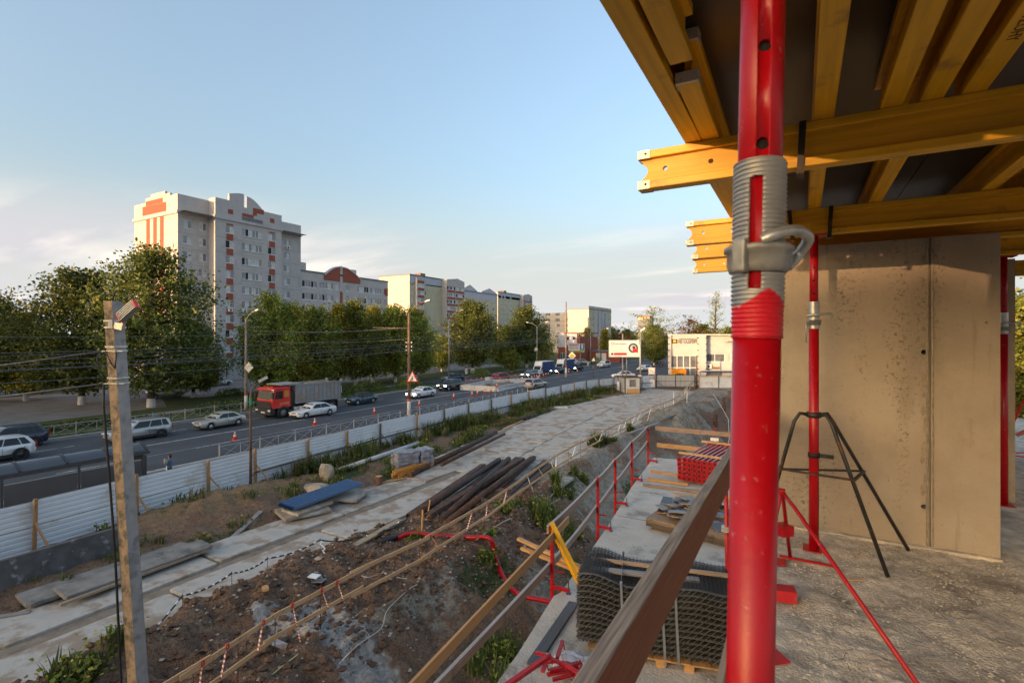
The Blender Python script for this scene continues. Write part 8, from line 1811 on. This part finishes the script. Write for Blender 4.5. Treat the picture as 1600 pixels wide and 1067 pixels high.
# red folding tripod whose leg crosses the floor, right of the front prop
t = thing('prop_tripod', 'red tripod stand behind the front prop, one long leg reaching lower right', 'tripod', (-.10, 3.9, ZF+.012)); lo_ = Vector(t.location)
def fp(u, v, z=ZF+.012): return at(u, v, z) - lo_
top = Vector((.12, .05, .62)); far_ = fp(1450, 1092); q0 = at(1222, 768, ZF+.56)-lo_
for p1, nm in ((far_,'leg'),(fp(1235,873),'leg'),(fp(1190,905),'leg')): MB().tube([q0, q0.lerp(p1,.12)+Vector((0,0,.012)), p1], .0125, 8).obj(nm, RED, t)
MB().bar(fp(1218,868,ZF+.03), fp(1303,884,ZF+.03), .025, .012).obj('brace', RED, t); MB().bar(at(1215,828,ZF+.28)-lo_, at(1232,826,ZF+.28)-lo_, .10, .07).obj('clamp_ring', RED, t); MB().bb(q0.x-.03,q0.x+.02,q0.y-.02,q0.y+.02,q0.z-.02,q0.z+.02).obj('hub_ring', RED, t)
MB().bb(*[v for v in (fp(1218,878).x-.08, fp(1218,878).x+.04, fp(1218,878).y-.06, fp(1218,878).y+.06)], 0, .008).obj('foot_plate', RED, t)
a = at(1222,935,ZF+.01); o = MB().box((0,0,.035),(.15,.10,.07)).obj('red_bracket', RED_DULL, None, a, False); o.rotation_euler = (0,0,R(12)); tag(o, 'red steel bracket lying on the floor just right of the front prop', 'bracket')
a = at(1210,1028,ZF+.01); o = MB().box((0,0,.006),(.10,.10,.012)).obj('red_plate', RED_DULL, None, a); o.rotation_euler = (0,0,R(40)); tag(o, 'corner of a red base plate lying low on the floor beside the front prop', 'plate')
# red stand beyond the wall
tripod('red tripod stand at the right edge behind the wall end', 2.05, 6.95, ZF+.012, RED, [(R(-40),.7,0),(R(60),.7,0),(R(180),.45,0)], 1.0, .45, .62)
tag(MB().bar((1.70,6.3,ZF+.75),(2.1,6.2,ZF+1.05),.05,.03).obj('red_brace', RED_DULL), 'slanted red brace across the prop at the right frame edge', 'brace')
# wires and sticks on the floor
m = MB(); r_ = random.Random(8)
for k in range(16):
    u, v = r_.uniform(1235,1590), r_.uniform(890,1060); a = at(u,v,ZF+.022); az = r_.uniform(0,6.28); m.tube([a, a+Vector((math.cos(az)*.05,math.sin(az)*.05,.006)), a+Vector((math.cos(az+.5)*.11,math.sin(az+.5)*.11,.002))], .0012, 5)
tag(m.obj('tie_wire_scraps', RUST), kind='stuff')
for i, (u, v, l, az, lb) in enumerate(((1325,905,.10,.4,'pale splinter of wood on the floor by the red tripod leg'),(1340,868,.07,1.2,'short splinter of wood near the tripod foot'))):
    a = at(u,v,ZF+.02); tag(board('splinter', a, a+Vector((math.cos(az)*l, math.sin(az)*l, .004)), .012, .006, PINE), lb, 'splinter')
# ------------------------------------------------------------------ plank guard rail in front
GP = bpy.data.materials; gr = thing('guard_rail', 'weathered plank guard rail running along the floor edge behind the front prop', 'guard rail', (-.32, 1.0, HC-.70)); go_ = Vector(gr.location)
PLK = bpy.data.materials.new('guard_plank'); PLK.use_nodes = True
def plank_mat(mt):
    t = mt.node_tree; L = t.links.new; N = t.nodes.new; b = t.nodes['Principled BSDF']; b.inputs['Roughness'].default_value = .7; tcn = N('ShaderNodeTexCoord')
    def noi(s, st, det=6):
        mp = N('ShaderNodeMapping'); mp.inputs['Scale'].default_value = st; L(tcn.outputs['Object'], mp.inputs[0]); n = N('ShaderNodeTexNoise'); n.inputs['Scale'].default_value = s; n.inputs['Detail'].default_value = det; L(mp.outputs[0], n.inputs['Vector']); return n.outputs['Fac']
    def mix(f, a, c, lo, hi):
        r = N('ShaderNodeMapRange'); r.inputs['From Min'].default_value = lo; r.inputs['From Max'].default_value = hi; L(f, r.inputs['Value']); x = N('ShaderNodeMix'); x.data_type = 'RGBA'; L(r.outputs[0], x.inputs[0])
        for k, v in ((6,a),(7,c)):
            if isinstance(v, tuple): x.inputs[k].default_value = (*v,1)
            else: L(v, x.inputs[k])
        return x.outputs[2]
    g = noi(9,(.5,16,16)); grey = mix(g, (.12,.095,.075), (.38,.32,.255), .32, .68); grey = mix(noi(6,(1,1,1)), grey, (.40,.36,.31), .66, .76); redb = mix(g, (.16,.045,.018), (.24,.075,.03), .3, .7)
    gm_ = N('ShaderNodeNewGeometry'); tr = N('ShaderNodeVectorTransform'); tr.vector_type = 'NORMAL'; tr.convert_from = 'WORLD'; tr.convert_to = 'OBJECT'; L(gm_.outputs['True Normal'], tr.inputs[0]); sp = N('ShaderNodeSeparateXYZ'); L(tr.outputs[0], sp.inputs[0])
    c = mix(sp.outputs['Z'], redb, grey, .45, .6); L(c, b.inputs['Base Color']); bp = N('ShaderNodeBump'); bp.inputs['Distance'].default_value = .0015; L(g, bp.inputs['Height']); L(bp.outputs[0], b.inputs['Normal'])
plank_mat(PLK)
o = board('top_plank', Vector((-.322,.2,HC-.655))-go_, Vector((-.322,4.6,HC-.675))-go_, .040, .14, PLK, gr, bevel=.004)
o = board('top_plank', Vector((-.322,4.45,HC-.69))-go_, Vector((-.325,6.2,HC-.69))-go_, .040, .13, PINE_OLD, gr, bevel=.003)
for y in (4.62,): MB().cyl(Vector((-.28,y,HC-.6))-go_, Vector((-.27,y,ZF))-go_, .022, n=12).obj('post', RED_DULL, gr)
board('toe_board', Vector((-.315,.8,ZF+.06))-go_, Vector((-.315,2.9,ZF+.06))-go_, .03, .14, PINE_OLD, gr)
for y, z, s in ((.73,HC-.578,.011),(.70,HC-.578,.005),(.775,HC-.578,.004)):
    b = MB(); b.add([(s*(1+.25*math.sin(3*q+s*99))*math.cos(q), 1.35*s*(1+.2*math.cos(2*q))*math.sin(q), .0012) for q in [6.2832*k_/14 for k_ in range(14)]], [tuple(range(14))]); b.obj('mortar_spot', CONC_LIGHT, gr, Vector((-.325,y,z))-go_)
# a leaning slim red strut and its clamp seen between plank and prop
t = thing('steel_prop', 'thin red strut with a grey clamp seen between the plank rail and the front prop', 'steel prop', (-.98, 9.0, ZP)); 
a_, b_ = at(1140,745,ZP+2.0), at(1141,970,ZP); a_ = Vector((-1.02,8.5,HC-1.9)); b_ = Vector((-.95,8.3,ZP)); MB().cyl(b_-Vector(t.location), a_-Vector(t.location), .03, n=12).obj('tube', RED_DULL, t); MB().box(tuple(b_.lerp(a_,.62)-Vector(t.location)), (.14,.10,.08)).obj('clamp', GALV, t)
# ------------------------------------------------------------------ things on the lower slab
def plat(u, v, z=ZP): return at(u, v, z)
# red guard posts along the edge with their steel-edged rails
gposts = [(1006,745),(974,800),(945,838),(858,957)]
def gpost_xy(i): return None
PXY = [(-4.72,17.0),(-4.36,13.7),(-4.16,11.75),(-3.93,9.75),(-3.76,7.85)]
t = thing('edge_guard', 'red guard posts with bent timber and steel rails along the edge of the lower slab', 'guard rail', (PXY[0][0], PXY[0][1], ZP)); to = Vector(t.location)
RPOST = []
for i, (x, y) in enumerate([(-4.88,19.0),(-4.70,16.3),(-4.42,13.75),(-4.22,11.8),(-3.92,8.55),(-3.62,2.4)]):
    p = Vector((x-.06, y, ZP-.38)); o = MB().bar(p-to, p+Vector((0,0,1.62))-to, .055, .055).obj('post', RED, t); MB().bar(p+Vector((0,0,.44))-to, p+Vector((.34,0,.44))-to, .05, .06).obj('bracket', RED, t); MB().bar(p+Vector((0,0,.72))-to, p+Vector((.22,.05,.72))-to, .012, .03).obj('hook', RED_DULL, t)
    MB().cyl(p+Vector((.32,0,.60))-to, p+Vector((.32,0,.385))-to, .010, n=8).obj('screw', RUST, t); MB().lathe([(0,0),(.05,0),(.045,.02),(0,.025)], 12, tuple(p+Vector((.32,0,.382))-to)).obj('screw_foot', BLUESH, t); RPOST.append(p)
RAILT = wood('weathered_rail', (.30,.20,.14), .22, dirt=(.18,.12,.09), damt=.4); RAILG = wood('grey_rail_edge', (.33,.30,.285), .15)
def run(zs, y_from, y_to):
    pts = [p+Vector((-.05,0,z)) for p, z in zip(RPOST, zs)]
    for a, b in zip(pts[:-1], pts[1:]):
        if a.y > y_from or b.y < y_to: continue
        e = (b-a).normalized()*.12; board('rail', a-e-to, b+e-to, .035, .13, RAILT, t, sag=.04); board('rail_cap', a-e+Vector((0,0,.072))-to, b+e+Vector((0,0,.072))-to, .05, .014, RAILG, t, sag=.04)
run([1.60,1.52,1.52,1.50,1.50], 30, 8); run([1.05,.92,.90,.85,.80,.8], 30, 2)
# newer timber rails from the nearest post on
P0 = at(862,836,ZP+1.18) ; a = Vector((-3.98,9.3,ZP+1.05)); b = Vector((-3.30,2.9,ZP+1.12)); board('rail', a-to, b-to, .035, .14, wood('fresh_rail', (.46,.235,.085), .15), t)
# the far rail across the slab
t = thing('edge_guard', 'red guard posts with two pale timber rails across the far end of the lower slab', 'guard rail', (-4.8,19.6,ZP)); to = Vector(t.location)
for x, y in ((-2.75,19.9),(.6,20.3)): MB().bar((x-to.x,y-to.y,-.2), (x-to.x,y-to.y,1.3), .05,.05).obj('post', RED, t)
board('rail', (0.0,-.1,1.17), (4.9,.35,1.10), .035, .16, RAILT, t); board('rail', (0.05,-.1,.55), (4.9,.3,.46), .035, .16, PINE, t)
for x, y, h, lb in ((-1.42,20.8,1.2,'rusty post'),(-.9,20.8,.5,'rusty post')): MB().cyl((x-to.x,y-to.y,-.5),(x-to.x,y-to.y,h),.05,n=10).obj('steel_post', RUST, t)
# timber battens across the slab
for i, ((u0,v0),(u1,v1),z,m_,lb) in enumerate((((1012,748),(1075,757),.06,PINE,'long pale batten lying across the slab in front of the red bundle'),((1017,736),(1068,744),.16,PINE,'batten end sticking out left of the red bundle'),((1005,757),(1125,772),.05,PINE_OLD,'lower batten under the front of the red bundle'))):
    p, q = plat(u0,v0,ZP+z), plat(u1,v1,ZP+z); tag(board('batten', p, q, .09, .08, m_), lb, 'batten')
# bundle of props with end plates
c = Vector((-3.36, 16.75, ZP+.10)); t = thing('prop_bundle', 'bundle of red steel props with square end plates on the lower slab', 'prop bundle', c, R(-9)); pw = .155; ncol, nrow = 9, 5; ep = MB().bb(-.070,.070,-.006,.006,-.070,.070).mesh('end_plate', RED); tb = MB().cyl((0,.01,0),(0,2.9,0),.032,n=10,cap=False).mesh('tube', RED); ho = MB().lathe([(0,0),(.036,0)], 12, M=Matrix.Rotation(R(90),3,'X')).mesh('end_hole', HOLE)
UPT = M('pale_pink_tube', (.44,.16,.17), .35, .1, var=.2, scale=8)  # top row of tubes paler and pinker than the rows below
tb2 = MB().cyl((0,.01,0),(0,2.9,0),.032,n=12,cap=False).mesh('tube', UPT)
for i in range(ncol):
    for k in range(nrow):
        x, z = i*pw+(.05 if k % 2 else 0)*0, k*.142+.075; o = link('tube', tb2 if k == nrow-1 else tb, t, (x, rs.uniform(-.03,.03), z)); link('end_plate', ep, o); link('end_hole', ho, o, (0,-.0075,0)); link('end_plate', ep, o, (0,2.9,0))
for y in (.35, 2.6): board('batten', (-.15,y,nrow*.142+.07), (ncol*pw,y+.03,nrow*.142+.07), .08, .06, PINE, t)
for y in (.3, 2.5): board('bearer', (-.15,y,-.04), (ncol*pw,y,-.04), .09, .09, PINE_OLD, t)
tag(MB().bb(-3.02,-2.62,19.2,19.35,ZP+.9,ZP+1.0).obj('white_label', WHITEP) if False else MB().box((0,0,0),(.28,.02,.12)).obj('white_tag', WHITEP, None, (-2.72,19.62,ZP+.93)), 'small white tag on the far end of the red bundle', 'tag')
# plywood offcuts on a low stack
c = plat(1050, 800); t = thing('plywood_stack', 'low stack of boards under a heap of dark plywood offcuts', 'board stack', (-3.25,12.3,ZP), R(-8)); PB = wood('board_edge', (.26,.17,.10), .3, dirt=(.14,.09,.06))
for k in range(2): board('bearer', (.1,.15+1.6*k,.05), (1.9,.15+1.6*k,.05), .1, .1, WOODDARK, t)
for k in range(4): MB().bb(0,1.9,0,2.1,.105+.045*k,.145+.045*k).obj('board', WOODDARK if k < 2 else PB, t)
OFF = M('grey_film_plywood', (.060,.065,.075), .32, var=.2, scale=3, dirt=(.16,.15,.14), dscale=3, damt=.3); ro = random.Random(13); EDG = M('plywood_edge', (.42,.26,.12), .7, var=.2, scale=12)
for k in range(44):
    w, l = ro.uniform(.28,.75), ro.uniform(.18,.42); x, y = ro.uniform(.12,1.3), ro.uniform(.15,2.1)
    if ro.random() < .12: x += 1.2
    m = MB(); m.add([(-w/2,-l/2,.018),(w/2,-l/2*ro.uniform(.6,1),.018),(w/2,l/2,.018),(-w/2,l/2*ro.uniform(.5,1),.018)], [(0,1,2,3)], 0); v4 = list(m.v); m.add([(a,b,0) for a,b,_ in v4], [(3,2,1,0)], 0)
    m.f += [(i,(i+1)%4,4+(i+1)%4,4+i) for i in range(4)]; m.f = [m.f[0], m.f[1]] + [(4+i,4+(i+1)%4,(i+1)%4,i) for i in range(4)]; m.m = [0,0,1,1,1,1]; m.s = [False]*6
    dk = ro.random() < .86; o = m.obj('plywood_offcut', [OFF if dk else PINE, EDG], None, (0,0,0)); z = .30+.022*(k % 8)+ro.uniform(0,.03); p = Matrix.Rotation(R(-8),3,'Z') @ Vector((x,y,0)); o.location = Vector((-3.25,12.3,ZP+z if x < 1.9 else ZP+.05))+p; o.rotation_euler = (ro.uniform(-.16,.16), ro.uniform(-.2,.2), ro.uniform(0,6.28))
    tag(o, ('dark' if dk else 'pale bare') + ' plywood offcut ' + ('in the jumbled heap on the low board stack' if x < 1.5 else 'lying on the slab beside the low board stack'), 'plywood offcut', 'plywood offcuts in the heap')
for k in range(5):
    o = h20('beam_offcut', 'short yellow beam offcut lying among the dark plywood pieces', (0,0,0), (.32,0,0), 'short yellow beam offcuts', 0, False); o.scale = (1,.8,.6); o.location = Vector((-3.25,12.3,ZP+.42)) + Vector((1.0+.25*k,.5+.42*k,0)); o.rotation_euler = (ro.uniform(-.2,.2), .1, ro.uniform(0,3))
# stack of reinforcing mesh
WIRE = M('shaded_mesh_wire', (.070,.067,.064), .5, .6, var=.3, scale=30, dirt=(.09,.08,.07), dscale=14, damt=.35)  # inner wires: the shade inside the stack is put into their colour
A = Vector((-2.86, 7.05, ZP)); B = Vector((-.75, 7.55, ZP)); dx_ = (B-A).normalized(); t = thing('mesh_stack', 'thick sagging stack of grey wire mesh sheets tied with steel bands on a pallet', 'wire mesh stack', A, math.atan2(dx_.y, dx_.x)); Lm = (B-A).length; Dm = .98
def wav(x): q = x/Lm; return .06*math.cos(q*2*math.pi*1.9-1.0) - .085*math.exp(-((q-.57)/.14)**2) + .05*math.exp(-((q-.83)/.12)**2)*1.2
NS = 12; WIREL = M('grey_mesh_wire', (.125,.125,.12), .5, .5, var=.25, scale=30)  # lighter copy of the wire for the lit front edge
for k in range(NS):
    z0 = .16+.082*k; amp = .25+.75*k/(NS-1); m = MB(); r_ = random.Random(k); cell = .056
    ny = int(Dm/cell)+1; nx = int(Lm/cell)+1; xs = np.linspace(-.02, Lm+.02, 22)
    for s_ in range(4):
        off = r_.uniform(-.02,.02); dz = .019*s_
        for j in range(ny): m.tube([(x+off, j*cell+off, z0+dz+wav(x)*amp) for x in xs], .0048, 3, False)
        for i in range(nx):
            x = i*cell+off; zz_ = z0+dz+wav(x)*amp+.006; m.tube([(x,-.03+off,zz_),(x+.01,Dm+.03+off,zz_)], .0046, 3, False)
    o = m.obj('mesh_sheet', WIRE, t); m = MB()
    for dy in (-.03,-.012,.006): m.tube([(x, dy, z0+.062+wav(x)*amp) for x in xs], .0062, 4, False)
    for i in range(int(Lm/.085)):
        x = i*.085+r_.uniform(-.008,.008); zz_ = z0+wav(x)*amp; m.tube([(x-.035,-.035,zz_-.012),(x+.05,-.03,zz_+.066)], .0042, 4, False)
    m.obj('edge_wire', WIREL, o)
BAND = M('steel_band', (.32,.34,.37), .35, .7, var=.15)
for x in (.62, 1.18, 1.36):
    zt2 = .16+.082*NS+wav(x)+.03; m = MB(); P_ = [(x+.05,-.055,.05),(x+.02,-.052,zt2*.55),(x,-.05,zt2-.01),(x+.0,-.03,zt2+.012),(x-.02,.5,zt2+.015),(x-.04,Dm+.04,zt2+.01),(x-.04,Dm+.05,.1)]
    for a, b in zip(P_[:-1], P_[1:]): m.bar(a, b, .034, .003, up=(0,-1,.2))
    m.obj('steel_band', BAND, t)
pal = thing('pallet', 'wooden pallet under the wire mesh stack', 'pallet', A+Vector((.15,.02,.0)), math.atan2(dx_.y, dx_.x))
for y in (.03, .42, .85):
    for x in (.95, 1.33, 1.8): MB().bb(x,x+.13,y-.05,y+.05,0,.09).obj('block', PINE, pal)
    board('runner', (.0,y,.10), (2.0,y,.10), .10, .02, PINE, pal)
for k in range(8): board('deck_board', (.05+.26*k,-.05,.121), (.05+.26*k,.95,.121), .12, .02, PINE, pal)
tag(board('plank', A+dx_*.02+Vector((-.05,.62,1.13)), A+dx_*2.0+Vector((0,.52,1.17)), .05, .05, PINE_OLD), 'thin batten lying across the top of the wire mesh stack', 'batten'); tag(board('plank', A+dx_*.06+Vector((.02,.30,1.12)), A+dx_*1.62+Vector((0,.36,1.12)), .13, .035, GREYWOOD), 'wider grey board lying across the wire mesh stack', 'board')
# leaning yellow beam and the timbers behind it
p0, p1 = at(930,958,ZP+.06), at(861,819,ZP+1.20); L = (p1-p0).length; t = thing('timber_beam', 'yellow timber beam leaning over the edge guard beside the wire mesh stack', 'beam', p0); d = p1-p0; t.rotation_euler = axis_rot(d, (.6,-.7,.5))
for z in (-.08, .08): o = MB().bb(0,L,-.04,.04,z-.02,z+.02).obj('flange', YELLOW, t)
MB().bb(0,L-.03,-.0135,.0135,-.059,.059).obj('web', YWEB, t); 
for z in (-.08, .08): MB().bb(L+.001,L+.012,-.041,.041,z-.021,z+.021).obj('end_cap', CAPM, t)
for i, (a, b, lb) in enumerate(((Vector((-5.6,10.2,ZP+.05)),Vector((-2.6,9.0,ZP+.10)),'pale batten sticking out over the slab edge under the leaning yellow beam'),(Vector((-5.4,10.0,ZP-.05)),Vector((-3.3,9.25,ZP+.04)),'second pale batten under the leaning yellow beam'))): tag(board('batten', a, b, .09, .06, PINE), lb, 'batten')
tag(pipe('rusty_bar', (-5.4,12.5,ZP-.2), (-4.0,8.6,ZP+.35), .022, RUST, n=8), 'rusty bar crossing behind the red guard post and the leaning beam', 'bar')
tag(board('dark_plank', plat(896,942,ZP+.035), plat(832,1037,ZP+.035), .16, .05, M('dark_wet_board', (.075,.075,.08), .5, var=.25, scale=4, stretch=(.6,12,12), dirt=(.14,.14,.14), dscale=4, damt=.3)), 'dark grey board lying along the slab edge left of the mesh stack', 'board')
# heap of red steel brackets with film
t = thing('bracket_heap', 'heap of red steel guard brackets at the bottom of the picture', 'steel brackets', (-3.15,6.35,ZP)); rb = random.Random(6)
ex = at(858,1024,ZP+.42)-Vector(t.location); MB().bar(at(770,1085,ZP+.34)-Vector(t.location), ex, .06, .05).obj('bracket', RED_DULL, t)
for k in range(13):
    a = Vector((rb.uniform(-.1,.45), rb.uniform(-.5,.25), .05+.028*k)); az = rb.uniform(-.5,.9)+(1.2 if k % 4 == 0 else 0); l = rb.uniform(.35,.8); b = a+Vector((math.cos(az)*l*.6, math.sin(az)*l*.6, rb.uniform(-.05,.10))); o = MB().bar(a,b,.05,.03).obj('bracket', RED if k % 2 else RED_DULL, t)
    m = MB(); m.bar(b,b+Vector((.02,.02,-.12)),.04,.012); m.obj('bracket_tab', RED, o) ; MB().lathe([(0,0),(.014,0),(.014,.018),(0,.02)], 10, tuple(b+Vector((-.03,-.02,.016)))).obj('bolt', GALV, o)
import bmesh
bm = bmesh.new(); bmesh.ops.create_icosphere(bm, subdivisions=4, radius=1)
for v in bm.verts: q = v.co.copy(); n_ = noise.noise(q*2.5)*.35+abs(noise.noise(q*6))*.28; v.co = Vector((q.x*.30, q.y*.20, max(-.3,q.z)*.14))*(1+n_)
me = bpy.data.meshes.new('plastic_film'); bm.to_mesh(me); bm.free(); me.materials.append(M('white_film', (.50,.49,.52), .25, var=.15, scale=8, spec=.8)); me.polygons.foreach_set('use_smooth', [False]*len(me.polygons)); tag(link('plastic_film', me, None, (-2.72,6.62,ZP+.06), (0,0,.3)), 'crumpled white film lying among the red brackets', 'plastic film')
